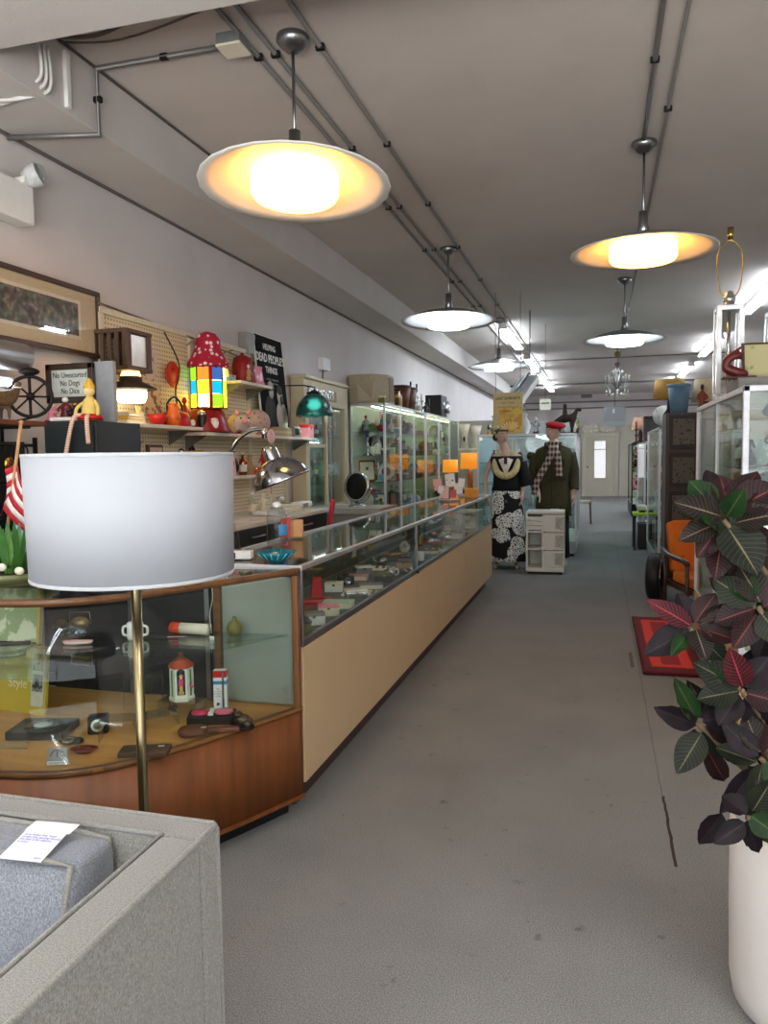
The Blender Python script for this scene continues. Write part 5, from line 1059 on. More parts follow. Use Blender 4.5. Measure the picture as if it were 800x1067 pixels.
# poster on its box
t = thing('tan_box', 'low tan carton under the black poster at the end of the long shelf', 'carton', (-2.75, 6.34, 1.588)); MB().box((0, 0, .04), (.15, .5, .08), bev=.003).build('body', mat((176, 150, 116), .7), t); MB().box((.076, 0, .04), (.002, .5, .02)).build('tape', mat((196, 176, 140), .5), t)
yb0, yb1 = 6.03, 6.62
t = thing('poster', 'tall black sign reading of dead people and things with two grey figures', 'poster', (-2.76, (yb0 + yb1) / 2, 1.668), PI / 2)
wp, hp = yb1 - yb0, .80; m = RX(-.09)
MB().box((0, 0, hp / 2), (wp, .014, hp), m, .002).build('white_edge', WHITE, t); MB().box((0, -.008, hp / 2), (wp - .025, .006, hp - .02), m).build('black_face', mat((22, 23, 23), .8, spec=.1), t)
WT = mat((226, 224, 216), .6)
text('HELPING', .07, m @ T(0, -.012, hp - .1) @ RX(PI / 2), t, WT, sx=.95, bold=.0015); text('DEAD PEOPLE\'S', .1, m @ T(0, -.012, hp - .2) @ RX(PI / 2), t, WT, sx=.86, bold=.003); text('THINGS', .078, m @ T(0, -.012, hp - .3) @ RX(PI / 2), t, WT, sx=.9, bold=.002)
text('make for a happier life\nand a happier home', .028, m @ T(0, -.012, hp - .395) @ RX(PI / 2), t, mat((140, 138, 130), .6), sp=1.2)
G1, G2 = mat((190, 188, 180), .8, spec=.1), mat((74, 76, 76), .8, spec=.1)
def flat(c, rx, rz_, mt, nm, d=.0): MB().lathe([(0, 0), (1, 0), (1, .002), (0, .002)], m=m @ T(c[0], -.011 - d, c[1]) @ RX(PI / 2) @ Matrix.Diagonal((rx, rz_, 1, 1)), n=24).build(nm, mt, t)
flat((-.1, .12), .12, .16, G2, 'printed_coat'); flat((-.06, .31), .05, .06, G1, 'printed_face', .001); flat((-.12, .35), .13, .035, BLACK, 'printed_hat', .003); flat((-.07, .365), .05, .04, G1, 'printed_hat_top', .004)
flat((.13, .1), .12, .14, G1, 'printed_shirt', .001); flat((.12, .28), .058, .085, G1, 'printed_face', .002); flat((.12, .34), .06, .045, G2, 'printed_hair', .003); flat((.15, .25), .035, .04, BLACK, 'printed_shadow', .004)
ware('radio', 'grey', 'black', (-2.68, 6.56, 1.588), 'grey radio on the long shelf by the foot of the poster', .6, PI / 2)
ware('box', 'pink', 'red', (-2.68, 6.85, 1.588), 'pink carton at the far end of the long shelf', .9, PI / 2, h=.14)
t = thing('wall_box', 'grey metal electric box on the wall above the pegboard', 'electric box', (XL, 5.98, 2.36)); MB().box((.04, 0, 0), (.08, .16, .18), bev=.005).build('body', mat((150, 148, 144), .5), t); MB().box((.082, 0, 0), (.006, .14, .16)).build('cover', mat((160, 158, 154), .5), t)
yq = at(335, 380, X=XL).y
t = thing('wall_box', 'small white box with a cord on the wall over the beige hutch', 'alarm box', (XL, yq, at(335, 380, X=XL).z)); MB().box((.03, 0, 0), (.06, .22, .13), bev=.005).build('body', WHITE, t); MB().tube([(.02, -.02, -.06), (.02, -.03, -.16)], .006).build('cord', IRON, t)
# beige hutch with glass doors
HB = mat((206, 194, 162), .5, 0, .03); yh0, yh1 = 6.98, 8.3
t = thing('built_in_hutch', 'beige built-in hutch with tall glass doors along the wall', 'hutch', (XL + .01, (yh0 + yh1) / 2, 0)); wh = yh1 - yh0
MB().box((.07, 0, 2.05), (.14, wh, .24), bev=.004).build('header', HB, t); MB().box((.085, 0, 2.185), (.17, wh + .04, .035), bev=.008).build('cornice', HB, t)
for y in (-wh / 2 + .05, wh / 2 - .07): MB().box((.075, y, .965), (.15, .1 if y < 0 else .14, 1.93), bev=.004).build('post', HB, t)
MB().box((.075, 0, .45), (.15, wh - .2, .9), bev=.004).build('base_cupboard', HB, t)
MB().box((.008, 0, 1.42), (.012, wh - .2, 1.04)).build('mirror_back', mat((150, 165, 160), .06, 1, .02), t)
for y in (-.02, ): MB().box((.12, y, 1.42), (.03, .05, 1.04), bev=.003).build('mullion', HB, t)
MB().box((.12, -wh / 4, 1.52), (.03, wh / 2 - .12, .035), bev=.003).build('door_rail', HB, t)
for y in (-wh / 4, wh / 4 - .04): MB().box((.12, y, 1.42), (.006, wh / 2 - .12, 1.0)).build('door_glass', CASEGLASS, t)
for z in (1.2, 1.62): MB().box((.07, 0, z), (.1, wh - .2, .012)).build('inner_shelf', CLEAR, t)
hr = [('vase', 'black', 'gold'), ('figurine', 'navy', 'cream'), ('bottle', 'purple', 'silver'), ('vase', 'silver', 'silver'), ('jar', 'black', 'gold'), ('figurine', 'maroon', 'ivory'), ('candlestick', 'silver', 'white')]
row(hr, (XL + .08, yh0 + .14, 1.627), (XL + .08, yh1 - .16, 1.627), 'on the hutch upper shelf', .7, .0)
row([('jar', 'teal', 'silver'), ('bottle', 'clear', 'white'), ('vase', 'mint', 'mint'), ('clock', 'silver', 'white'), ('bottle', 'sky', 'silver')], (XL + .08, yh0 + .14, 1.207), (XL + .08, yh1 - .16, 1.207), 'on the hutch lower shelf', .8, .0)
t = thing('name_sign', 'long silver-lettered name sign on the hutch header', 'sign', (XL + .15, 7.5, 2.045), PI / 2)
MB().box((0, .004, 0), (.86, .012, .115), bev=.003).build('board', mat((150, 118, 84), .5), t); text('ONEMONT\'S', .125, T(-.04, -.004, 0) @ RX(PI / 2), t, mat((214, 216, 214), .25, .4), sx=1.02, th=.006, bold=.003)
# stained glass shade hanging before the hutch
t = thing('stained_glass_lamp', 'green stained-glass dome shade with a scalloped rim hanging before the hutch', 'hanging lamp', (-2.55, 6.72, 2.02))
GG = pattern((10, 34, 34), (34, 92, 86), 'voronoi', 16, .3, .3); GG.node_tree.nodes['Principled BSDF'].inputs['Transmission Weight'].default_value = .4
def dome(u, v):
    a = 2 * PI * u; r = .035 + .135 * math.sin(v * PI / 2); z = -.03 - .2 * (1 - math.cos(v * PI / 2)) ** .8
    if v > .93: z -= .012 * abs(math.sin(a * 6))
    return (r * math.cos(a), r * math.sin(a), z)
MB().grid(dome, 48, 14, closeu=True).build('shade', GG, t, solid=.004)
MB().lathe([(0, .0), (.03, -.005), (.062, -.03), (.075, -.02), (.05, -.045), (0, -.04)], n=10).build('crown', IRON, t); MB().tube(spline([(0, 0, 0), (.012, 0, .018), (0, 0, .035), (-.008, 0, .02)]), .004).build('hook', IRON, t); MB().ball((0, 0, -.13), (.06, .06, .05)).build('bulb', lamp_mat((225, 255, 245), 22, name='lit_bulb'), t)
MB().box((.14, -.06, -.27), (.03, .002, .055)).build('price_tag', WHITE, t)
MB().tube([(0, 0, .03), (-.1, 0, .05), (-.34, 0, .055)], .006).build('bracket', IRON, t)
# white-topped work counter with black drawers
t = thing('work_counter', 'white-topped work counter with black drawers along the pegboard wall', 'counter', (-2.57, 5.40, 0))
MB().box((0, 0, .94), (.56, 1.92, .03), bev=.005).build('worktop', mat((222, 214, 200), .4, 0, .04, 10), t)
MB().box((0, .3, .4), (.5, 1.4, .8)).build('carcass', mat((40, 40, 40), .5), t)
for y0_, y1_ in ((-.92, -.10), (-.08, .92)):
    f = MB().box((.262, (y0_ + y1_) / 2, .855), (.02, y1_ - y0_, .13), bev=.004).build('drawer', mat((32, 33, 34), .4), t); MB().tube([(.275, (y0_ + y1_) / 2 - .09, .86), (.3, (y0_ + y1_) / 2 - .08, .86), (.3, (y0_ + y1_) / 2 + .08, .86), (.275, (y0_ + y1_) / 2 + .09, .86)], .006).build('handle', STEEL, f)
for y in (-.93, .93): MB().box((.2, y, .46), (.06, .04, .92)).build('leg', WHITE, t)
def papers(label, p, n, c, rz=0):
    t = thing('paper_pile', label, 'papers', p, rz); b = MB()
    for k in range(n): MB().box((rnd.uniform(-.015, .015), rnd.uniform(-.015, .015), .004 + .006 * k), (.2, .28, .006), rz=rnd.uniform(-.2, .2)).build('sheet', c, t)
papers('loose pile of white papers in the middle of the white worktop', (-2.5, 5.6, .955), 5, WHITE); papers('pile of cream papers at the far end of the white worktop', (-2.55, 6.12, .955), 7, CREAM, .3); papers('spread white envelopes near the drum lamp end of the worktop', (-2.45, 4.95, .955), 3, WHITE, -.4)
ware('cup', 'pink', 'pink', (-2.68, 4.66, .955), 'pink pen cup with black pens on the worktop', 1.4, 0)
for k in range(3): tag(MB().cyl((-2.69 + .02 * k, 4.65 + .012 * k, .97), (-2.70 + .03 * k, 4.63 + .03 * k, 1.13), .005, n=8).build('pen', BLACK), ['black pen standing in the pink cup towards the wall', 'black pen standing in the middle of the pink cup', 'black pen standing in the pink cup towards the aisle'][k], 'pen')
ware('bowl', 'brown', 'brown', (-2.68, 4.9, .955), 'brown desk dish behind the pink pen cup', .9, 0)
row([('bottle', 'clear', 'white'), ('figurine', 'cream', 'ivory'), ('candlestick', 'white', 'pink'), ('jar', 'clear', 'silver')], (-2.66, 5.5, .955), (-2.7, 6.3, .955), 'at the back of the white worktop', .9)
t = thing('heart_wand', 'pink paper heart on a stick standing at the back of the worktop', 'decoration', (-2.57, 5.78, .955)); MB().cyl((0, 0, 0), (0, 0, .6), .008).build('stick', mat((220, 190, 180), .5), t); MB().lathe([(0, 0), (.05, 0), (.05, .01), (0, .012)]).build('foot', CREAM, t); MB().ball((.0, 0, .62), (.02, .07, .06)).build('heart', pattern((226, 130, 140), (240, 200, 200), 'noise', 30, .6), t); MB().ball((0, -.12, .45), (.03, .06, .055)).tube([(0, 0, .4), (0, -.1, .44)], .006).build('red_heart', RED, t)
ware('radio', 'white', 'grey', (-2.52, 6.28, .955 + .0), 'low white adding machine at the far end of the worktop', .9, PI / 2, h=.07, w=.3)
# grey chest with wooden top edge, vanity mirror, swivel chair
t = thing('grey_chest', 'grey chest with a wooden top edge beyond the worktop', 'chest', (-2.36, 7.3, 0)); MB().box((0, 0, .44), (.68, .52, .82), bev=.005).build('body', mat((140, 138, 130), .5), t); MB().box((0, -.01, .88), (.72, .56, .06), bev=.004).build('top', mat((160, 158, 150), .45), t); MB().box((.366, 0, .875), (.012, .56, .075), bev=.002).build('wooden_edge', wood((150, 104, 50), (176, 128, 70), 8, .4, 'Y', 0), t)
MB().box((.0, 0, .015), (.6, .46, .03)).build('plinth', BLACK, t)
t = thing('vanity_mirror', 'round black-faced vanity mirror in a chrome ring on the grey chest', 'mirror', (-2.30, 7.2, .912), -.35)
mm = T(0, 0, .2) @ RX(PI / 2 - .1); MB().lathe([(0, 0), (.125, 0), (.13, .01), (.125, .014), (0, .012)], m=mm, n=36).build('mirror_disc', mat((14, 14, 15), .3), t); MB().lathe([(.13, -.008), (.148, -.012), (.152, .004), (.146, .018), (.13, .014)], m=mm, n=40).build('chrome_ring', CHROME, t)
MB().lathe([(0, 0), (.09, 0), (.085, .015), (.02, .025), (.012, .06), (0, .06)]).build('base', CHROME, t); MB().tube([(.165 * math.sin(a), .02, .2 - .165 * math.cos(a)) for a in [PI * k / 12 - PI / 2 for k in range(13)]], .007).build('yoke', CHROME, t)
t = thing('swivel_chair', 'black swivel chair with a narrow red backrest behind the counter', 'chair', (-1.98, 6.2, 0), .3)
for k in range(5):
    a = k * 2 * PI / 5; l = MB().tube([(0, 0, .12), (.26 * math.cos(a), .26 * math.sin(a), .07)], [.022, .015]).build('leg', IRON, t); MB().cyl((.26 * math.cos(a) - .012, .26 * math.sin(a), .03), (.26 * math.cos(a) + .012, .26 * math.sin(a), .03), .03).build('caster', BLACK, l)
MB().cyl((0, 0, .1), (0, 0, .42), .025).build('column', STEEL, t); MB().box((0, 0, .46), (.44, .44, .08), bev=.03, seg=4).build('seat', BLACK, t)
MB().grid(lambda u, v: (-.2 - .03 * math.sin(PI * v) , -.06 + .12 * u, .62 + .42 * v), 6, 8).build('backrest', mat((190, 34, 56), .45), t, solid=.035); MB().tube(spline([(-.2, 0, .46), (-.24, 0, .56), (-.22, 0, .72)]), .014).build('back_bar', IRON, t)
for s in (-1, 1): MB().tube(spline([(-.1, s * .23, .46), (-.14, s * .25, .66), (.02, s * .25, .7), (.16, s * .24, .62), (.12, s * .22, .47)]), .016).build('armrest', BLACK, t)
# chrome arc lamp
D = 4.16; b0 = at(236, 482, Y=D); hd = at(275, 447, Y=D); dm = at(293, 492, Y=D)
t = thing('arc_lamp', 'chrome arc floor lamp with a polished dome shade leaning over the counter', 'floor lamp', (b0.x - .06, D, 0)); o = Vector((b0.x - .06, D, 0))
MB().lathe([(0, 0), (.13, 0), (.13, .03), (.12, .04), (0, .04)], n=32).build('base', CHROME, t)
MB().tube(spline([(0, 0, .03), (0.01, 0, .7), (b0.x - o.x - .02, 0, b0.z - .14), (b0.x - o.x, 0, b0.z), (at(246, 461, Y=D).x - o.x, 0, at(246, 461, Y=D).z), (at(260, 449.5, Y=D).x - o.x, 0, at(260, 449.5, Y=D).z), (hd.x - o.x, 0, hd.z)], 8), .011, 12).build('arc_arm', CHROME, t)
h0 = hd - o
MB().cyl(h0 + Vector((0, 0, .012)), h0 + Vector((0, 0, -.055)), .016).build('joint', CHROME, t)
ax = (Vector((dm.x, D, dm.z)) - (hd + Vector((0, 0, -.05)))).normalized(); fz = frame_z(-ax)
cen = Vector((dm.x, D, dm.z)) - o
tilt = Matrix.Rotation(.33, 4, 'Y').to_3x3() @ Vector((0, 0, 1)); tilt = Vector((-.33, -.12, .94)).normalized(); FM = T(*(cen + Vector((.0, 0, -.045)))) @ frame_z(tilt)
MB().lathe([(.05, .128), (.09, .112), (.13, .08), (.158, .04), (.17, 0), (.172, -.012), (.168, -.012), (.154, .038), (.126, .076), (.04, .12)], m=FM, n=48).build('dome_shade', mat((178, 180, 184), .1, 1, .02), t)
MB().lathe([(0, .215), (.03, .21), (.042, .19), (.046, .13), (.05, .12), (0, .12)], m=FM, n=28).build('socket_cap', CHROME, t)
MB().ball((0, 0, .06), (.035, .035, .05), m=FM).build('bulb', mat((235, 235, 230), .3), t)
# ------------------------------------------------------------------ display cases
def case(label, x0, x1, y0, y1, h, shelves, zb=.35, base=None, back='x0', lit=False, frame=ALU, bays=1, group=None, top=None, name='display_case', cl=None, bm=None):
    """framed glass case; back names the closed side, front doors run along the opposite one"""
    t = thing(name, label, 'display case', ((x0 + x1) / 2, (y0 + y1) / 2, 0), 0, group); w, d = x1 - x0, y1 - y0; p = .028
    MB().box((0, 0, zb / 2 + .02), (w - .01, d - .01, zb - .04), bev=.004).build('base_cabinet', base or mat((190, 186, 176), .5), t)
    MB().box((0, 0, .02), (w - .08, d - .08, .04)).build('plinth', BLACK, t)
    MB().box((0, 0, zb + .008), (w - .02, d - .02, .016)).build('deck', mat((214, 212, 204), .6), t)
    for sx in (-1, 1):
        for sy in (-1, 1): MB().box((sx * (w / 2 - p / 2), sy * (d / 2 - p / 2), (h + zb) / 2), (p, p, h - zb), bev=.003).build('post', frame, t)
    for s in (-1, 1):
        MB().box((0, s * (d / 2 - p / 2), h - p / 2), (w, p, p), bev=.003).build('top_rail', frame, t); MB().box((s * (w / 2 - p / 2), 0, h - p / 2), (p, d, p), bev=.003).build('top_rail', frame, t)
    MB().box((0, 0, h - .01), (w - .03, d - .03, .006)).build('top_panel', top or CASEGLASS, t)
    for (nm, c, s) in (('x0', (-w / 2 + .012, 0), (.006, d - .05)), ('x1', (w / 2 - .012, 0), (.006, d - .05)), ('y0', (0, -d / 2 + .012), (w - .05, .006)), ('y1', (0, d / 2 - .012), (w - .05, .006))):
        if nm == back: MB().box((c[0], c[1], (h + zb) / 2), (s[0], s[1], h - zb - .03)).build('back_panel', bm or mat((206, 212, 196), .5), t)
        else: MB().box((c[0], c[1], (h + zb) / 2), (s[0], s[1], h - zb - .03)).build('side_glass', CASEGLASS, t)
    for z in shelves: MB().box((0, 0, z - .004), (w - .06, d - .06, .007)).build('glass_shelf', glass_mat((240, 249, 245), .8), t)
    fx = w / 2 if back == 'x0' else -w / 2
    if back in ('x0', 'x1'):
        for k in range(1, bays): MB().box((fx * .985, -d / 2 + d * k / bays, (h + zb) / 2), (.02, .02, h - zb), bev=.002).build('door_stile', frame, t)
    if lit:
        if back in ('x0', 'x1'): MB().cyl((fx * .2, -d / 2 + .06, h - .035), (fx * .2, d / 2 - .06, h - .035), .009, n=10).build('case_light', lamp_mat(cl or (225, 240, 255), lit, name='lit_tube'), t)
        else: MB().cyl((-w / 2 + .06, 0, h - .05), (w / 2 - .06, 0, h - .05), .014, n=10).build('case_light', lamp_mat(cl or (225, 240, 255), lit, name='lit_tube'), t)
    return t
KINDS = ['vase', 'figurine', 'jar', 'bowl', 'plate', 'clock', 'candlestick', 'pitcher', 'box', 'teapot', 'bottle', 'frame', 'goblet', 'cup', 'doll', 'camera']
COLS = ['white', 'gold', 'green', 'cream', 'brown', 'silver', 'red', 'blue', 'ivory', 'teal', 'copper', 'black', 'tan', 'pink', 'mint', 'olive', 'amber', 'sky', 'rust', 'grey']
seq = [0]
def mix(n):
    out = []
    for _ in range(n):
        i = seq[0]; seq[0] += 1
        out.append((KINDS[(i * 7 + i // 16) % 16], COLS[(i * 3 + i // 20) % 20], COLS[(i * 9 + 4) % 20]))
    return out
case('tall glass wall case with lit shelves just past the grey chest', -2.86, -2.42, 8.7, 10.9, 2.03, (.75, 1.1, 1.42, 1.7), .4, back='x0', lit=5, bays=3, cl=(235, 245, 215))
case('second tall glass wall case with sliding doors, towards the orange lamps', -2.86, -2.42, 10.93, 13.6, 2.03, (.75, 1.1, 1.42, 1.7), .4, back='x0', lit=5, bays=3, cl=(240, 245, 190), bm=mat((206, 210, 150), .5))
for i, z in enumerate((.42, .75, 1.1, 1.42, 1.7)):
    pl = ['on the floor', 'on the lower shelf', 'on the second shelf', 'on the third shelf', 'on the top shelf'][i] + ' of wall case'
    row(mix(12), (-2.56, 8.8, z), (-2.56, 10.85, z), pl, 1.0, .03)
    row(mix(10), (-2.74, 8.9, z), (-2.74, 10.8, z), pl.replace('on the', 'deep on the'), 1.25, .02)
    if i > 1: row(mix(9), (-2.58, 11.0, z), (-2.58, 13.4, z), pl.replace('of wall case', 'of second wall case'), .95, .03)
# things on top of the wall cases
t = thing('horn_speaker', 'big tan wedge-shaped speaker box on the near end of the wall case', 'speaker', (-2.63, 8.98, 2.03), .0)
TB = mat((176, 160, 134), .6); MB().prism([(-.24, -.22), (.05, -.26), (.2, -.05), (.2, .2), (-.2, .24)], .0, .34, Matrix(((1, 0, .0, 0), (0, 1, -.12, 0), (0, 0, 1, 0), (0, 0, 0, 1)))).build('cabinet', TB, t); MB().box((.205, .06, .17), (.01, .2, .28), Matrix(((1, 0, 0, 0), (0, 1, -.12, 0), (0, 0, 1, 0), (0, 0, 0, 1)))).build('grille', mat((150, 134, 110), .8), t); MB().box((-.02, -.26, .16), (.22, .008, .26)).build('front_panel', mat((186, 170, 144), .6), t)
ware('box', 'olive', 'cream', (-2.50, 8.86, 2.03), 'small green tin on top of the wall case before the speaker', .9, PI / 2, h=.1)
t = thing('brass_bucket', 'dark brass bucket on top of the wall case', 'bucket', (-2.55, 9.4, 2.03)); MB().lathe([(0, 0), (.12, 0), (.13, .2), (.125, .2), (.11, .02), (0, .02)]).build('body', mat((120, 96, 40), .3, .8), t); MB().lathe([(.128, .19), (.138, .2), (.128, .21)]).build('rim', IRON, t)
ware('jar', 'tan', 'brown', (-2.55, 9.72, 2.03), 'tan patterned jar on the wall case beside the brass bucket', 1.5, PI / 2)
for k, y in enumerate((10.0, 10.35)):
    t = thing('wooden_bucket', ['tall brown flared planter on the wall case, the one by the tan jar', 'tall brown flared planter on the wall case, the one by the glass jars'][k], 'planter', (-2.57, y, 2.03)); MB().lathe([(0, 0), (.11, 0), (.15, .3), (.14, .3), (.1, .03), (0, .03)], n=6).build('body', wood((96, 50, 30), (124, 68, 42), 6, .5, 'Z', 0), t); MB().lathe([(.148, .28), (.158, .3), (.148, .31)], n=6).build('rim', mat((74, 40, 26), .5), t); MB().cyl((.14, .02, .25), (.14, .02, .36), .012).build('ear', BLACK, t)
row([('jar', 'clear', 'silver'), ('bottle', 'clear', 'white'), ('candlestick', 'silver', 'white'), ('figurine', 'black', 'black'), ('candlestick', 'black', 'black')], (-2.56, 10.7, 2.03), (-2.56, 11.9, 2.03), 'on top of the wall cases', 1.2)
t = thing('film_projector', 'black box projector with a white emblem on top of the second wall case', 'projector', (-2.56, 12.3, 2.03), PI / 2); MB().box((0, 0, .17), (.46, .26, .34), bev=.01).build('body', BLACK, t); MB().add([(-.12, -.135, .2), (0, -.135, .25), (.14, -.135, .14), (.02, -.135, .19)], [(0, 1, 2, 3)]).build('white_emblem', WHITE, t); MB().cyl((.1, -.13, .1), (.1, -.2, .1), .04).build('lens', STEEL, t)
ware('lamp', 'black', 'silver', (-2.55, 12.95, 2.03), 'black desk lamp with a silver shade on the second wall case', .8, 0)
# lamps on a dark table past the counter end
t = thing('side_table', 'dark wooden side table carrying two orange-shaded lamps', 'table', (-2.05, 11.6, 0)); DW = wood((52, 32, 22), (78, 48, 32), 5, .4, 'X', .2)
MB().box((0, 0, .86), (.68, .6, .04), bev=.006).build('table_top', DW, t)
for sx in (-1, 1):
    for sy in (-1, 1): MB().tube([(sx * .3, sy * .25, .84), (sx * .3, sy * .25, 0)], [.03, .02]).build('leg', DW, t)
MB().box((0, 0, .3), (.6, .5, .02)).build('lower_shelf', DW, t)
SH = mat((240, 170, 70), .7, 0, .05, 20, emit=(255, 150, 40), es=.3, name='lit_lampshade')
for k, (x, y, s) in enumerate(((-2.23, 11.75, .7), (-1.88, 11.5, .85))):
    t = thing('table_lamp', ['smaller lit table lamp with an orange drum shade by the wall case', 'larger lit table lamp with an orange drum shade by the woman mannequin'][k], 'table lamp', (x, y, .88))
    MB().lathe([(0, 0), (.09 * s, 0), (.09 * s, .02), (.05 * s, .04), (.045 * s, .3 * s), (.02, .36 * s), (0, .36 * s)]).build('base', mat((150, 104, 60), .35), t); MB().lathe([(.17 * s, .38 * s), (.16 * s, .66 * s)], n=32).build('lamp_shade', SH, t, solid=.004); MB().cyl((0, 0, .35 * s), (0, 0, .7 * s), .006).build('rod', BRASS, t); MB().ball((0, 0, .52 * s), .035).build('bulb', lamp_mat((255, 190, 110), 6, name='lit_bulb'), t)
t = thing('folding_screen', 'plain putty-coloured partition panel behind the lamps', 'partition', (-2.2, 14.2, 0)); MB().box((0, 0, 1.02), (1.3, .06, 2.04), bev=.005).build('panel', mat((150, 144, 134), .6), t); MB().box((0, 0, .03), (1.3, .3, .06)).build('foot', mat((120, 114, 104), .6), t)
for k, (u, y, h) in enumerate(((484, 13.2, .42), (496, 13.1, .38))):
    p = at(u, 462, Y=y); t = thing('pedestal', ['white pedestal by the second wall case with a tall pale vase', 'white pedestal beside the putty partition with a white vase'][k], 'pedestal', (p.x, y, 0)); MB().box((0, 0, .75), (.17, .17, 1.5), bev=.004).build('column', mat((196, 184, 160), .6), t); MB().box((0, 0, 1.51), (.19, .19, .03), bev=.004).build('cap', CREAM, t)
    t = thing('tall_vase', ['tall pale waisted vase with a dark motif on the first pedestal', 'tall white flared vase on the pedestal by the partition'][k], 'vase', (p.x, y, 1.525)); MB().lathe([(0, 0), (.07, 0), (.05, h * .35), (.06, h * .6), (.1, h), (.09, h), (.05, h * .6), (0, h * .3)]).build('body', mat((220, 210, 190), .4), t); MB().lathe([(.098, h - .004), (.105, h), (.098, h + .005)]).build('rim', mat((190, 176, 150), .4), t)
    if k == 0: MB().ball((.0, -.05, h * .38), (.018, .012, .05)).build('dark_motif', BLACK, t)
p = at(509, 455, Y=13.4); t = thing('amber_bottle', 'amber bottle-shaped vase on the partition side cabinet', 'vase', (p.x, 13.4, 1.5)); MB().lathe([(0, 0), (.09, 0), (.11, .12), (.05, .25), (.02, .3), (.02, .36), (0, .36)]).build('body', mat((176, 120, 40), .25), t); MB().lathe([(0, .35), (.024, .35), (.02, .42), (0, .42)]).build('stopper', BLACK, t)
t = thing('side_cabinet', 'narrow brown cabinet in front of the putty partition', 'cabinet', (p.x, 13.45, 0)); MB().box((0, 0, .75), (.4, .36, 1.5), bev=.005).build('body', wood((96, 70, 46), (124, 92, 62), 5, .5, 'Z', 0), t); MB().box((0, -.185, .8), (.34, .015, 1.2), bev=.004).build('door', wood((104, 76, 50), (130, 98, 66), 5, .5, 'Z', 0), t)
# case behind the mannequins and what stands on it
case('blue-lit glass case standing across the floor behind the two mannequins', -1.66, -.3, 10.75, 12.6, 1.69, (.7, 1.0, 1.3), .2, back='x0', lit=9, frame=ALU, bays=2, cl=(190, 225, 255), bm=mat((200, 215, 222), .4), base=mat((170, 176, 180), .5))
for z, nm in ((.22, 'floor'), (.7, 'low shelf'), (1.0, 'middle shelf'), (1.3, 'top shelf')):
    row(mix(6), (-1.5, 10.95, z), (-.5, 10.95, z), 'on the blue-lit case ' + nm, .9, .03)
    row(mix(5), (-.5, 11.2, z), (-.5, 12.5, z), 'on the blue-lit case ' + nm + ' aisle side', .85, .02)
zt = 1.69
t = thing('horse_statue', 'dark bronze horse and rider statue on the blue-lit case', 'statue', (-.47, 10.95, zt), .3)
me = skin([(0, 0, .2), (.1, 0, .21), (.15, 0, .29), (.17, 0, .33), (.23, 0, .31), (-.1, 0, .2), (-.17, 0, .14), (.1, .03, .1), (.12, .03, .01), (.1, -.03, .1), (.08, -.03, .01), (-.1, .03, .1), (-.12, .03, .01), (-.1, -.03, .1), (-.08, -.03, .01), (0, 0, .29), (0, 0, .36), (0, 0, .41)], [(0, 1), (1, 2), (2, 3), (3, 4), (0, 5), (5, 6), (1, 7), (7, 8), (1, 9), (9, 10), (5, 11), (11, 12), (5, 13), (13, 14), (0, 15), (15, 16), (16, 17)], [.06, .055, .035, .03, .018, .055, .012, .024, .014, .024, .014, .026, .014, .026, .014, .035, .028, .03])
link_mesh(me, 'body', mat((52, 40, 32), .4, .4), t); MB().box((0, 0, .008), (.34, .14, .016), bev=.004).build('plinth', BLACK, t)
row([('vase', 'silver', 'silver'), ('figurine', 'mint', 'white'), ('lamp', 'teal', 'clear'), ('vase', 'white', 'white'), ('figurine', 'silver', 'white')], (-1.5, 10.95, zt), (-.8, 10.95, zt), 'on top of the blue-lit case', 1.3)
row([('pitcher', 'white', 'mint'), ('box', 'brown', 'rust'), ('figurine', 'cream', 'cream'), ('frame', 'brown', 'gold')], (-.42, 11.2, zt), (-.42, 12.5, zt), 'on the aisle end of the blue-lit case top', 1.4)
t = thing('grey_cabinet', 'plain pale grey tall cabinet beyond the blue-lit case', 'cabinet', (-.95, 14.9, 0)); MB().box((0, 0, 1.0), (1.1, .6, 2.0), bev=.006).build('body', mat((160, 162, 166), .5), t)
for s in (-1, 1): d_ = MB().box((s * .27, -.306, 1.02), (.52, .016, 1.9), bev=.003).build('door', mat((166, 168, 172), .5), t); MB().box((s * .06, -.325, 1.05), (.015, .02, .14), bev=.003).build('handle', STEEL, d_)
# poster on wires, tilted spare fixture and small cream sign
t = thing('hanging_poster', 'yellow printed poster hanging on wires above the woman mannequin', 'poster', (-1.085, 9.5, 1.66), .02)
MB().box((0, 0, .25), (.355, .012, .5), bev=.002).build('board', mat((206, 186, 130), .6), t); MB().box((.03, -.007, .17), (.27, .003, .3)).build('orange_field', pattern((214, 150, 50), (226, 190, 90), 'noise', 10, .6, .5), t)
DKT = mat((56, 44, 30), .6); text('LAST SUNDAY\'S', .045, T(0, -.0085, .43) @ RX(PI / 2), t, DKT, sx=.92, bold=.001); text('ART FAIR', .04, T(0, -.009, .375) @ RX(PI / 2), t, mat((150, 110, 40), .6)); text('Downtown Market Hall', .026, T(0, -.0095, .325) @ RX(PI / 2), t, mat((130, 96, 40), .6)); text('Admission', .028, T(0, -.0095, .275) @ RX(PI / 2), t, DKT); text('crafts and gifts\nmusic and food', .026, T(0, -.0095, .22) @ RX(PI / 2), t, mat((130, 90, 40), .6))
for k in range(7):
    a = -.9 + .3 * k; MB().add([(.02 + .02 * math.sin(a), -.0095, .02 + .02 * math.cos(a)), (.02 + .13 * math.sin(a - .06), -.0095, .02 + .13 * math.cos(a - .06)), (.02 + .13 * math.sin(a + .06), -.0095, .02 + .13 * math.cos(a + .06))], [(0, 1, 2)]).build('sun_ray', mat((240, 226, 170), .6), t)
for s in (-1, 1): MB().cyl((s * .15, 0, .5), (s * .15, 0, ZC - 1.66), .003, n=6).build('wire', IRON, t)
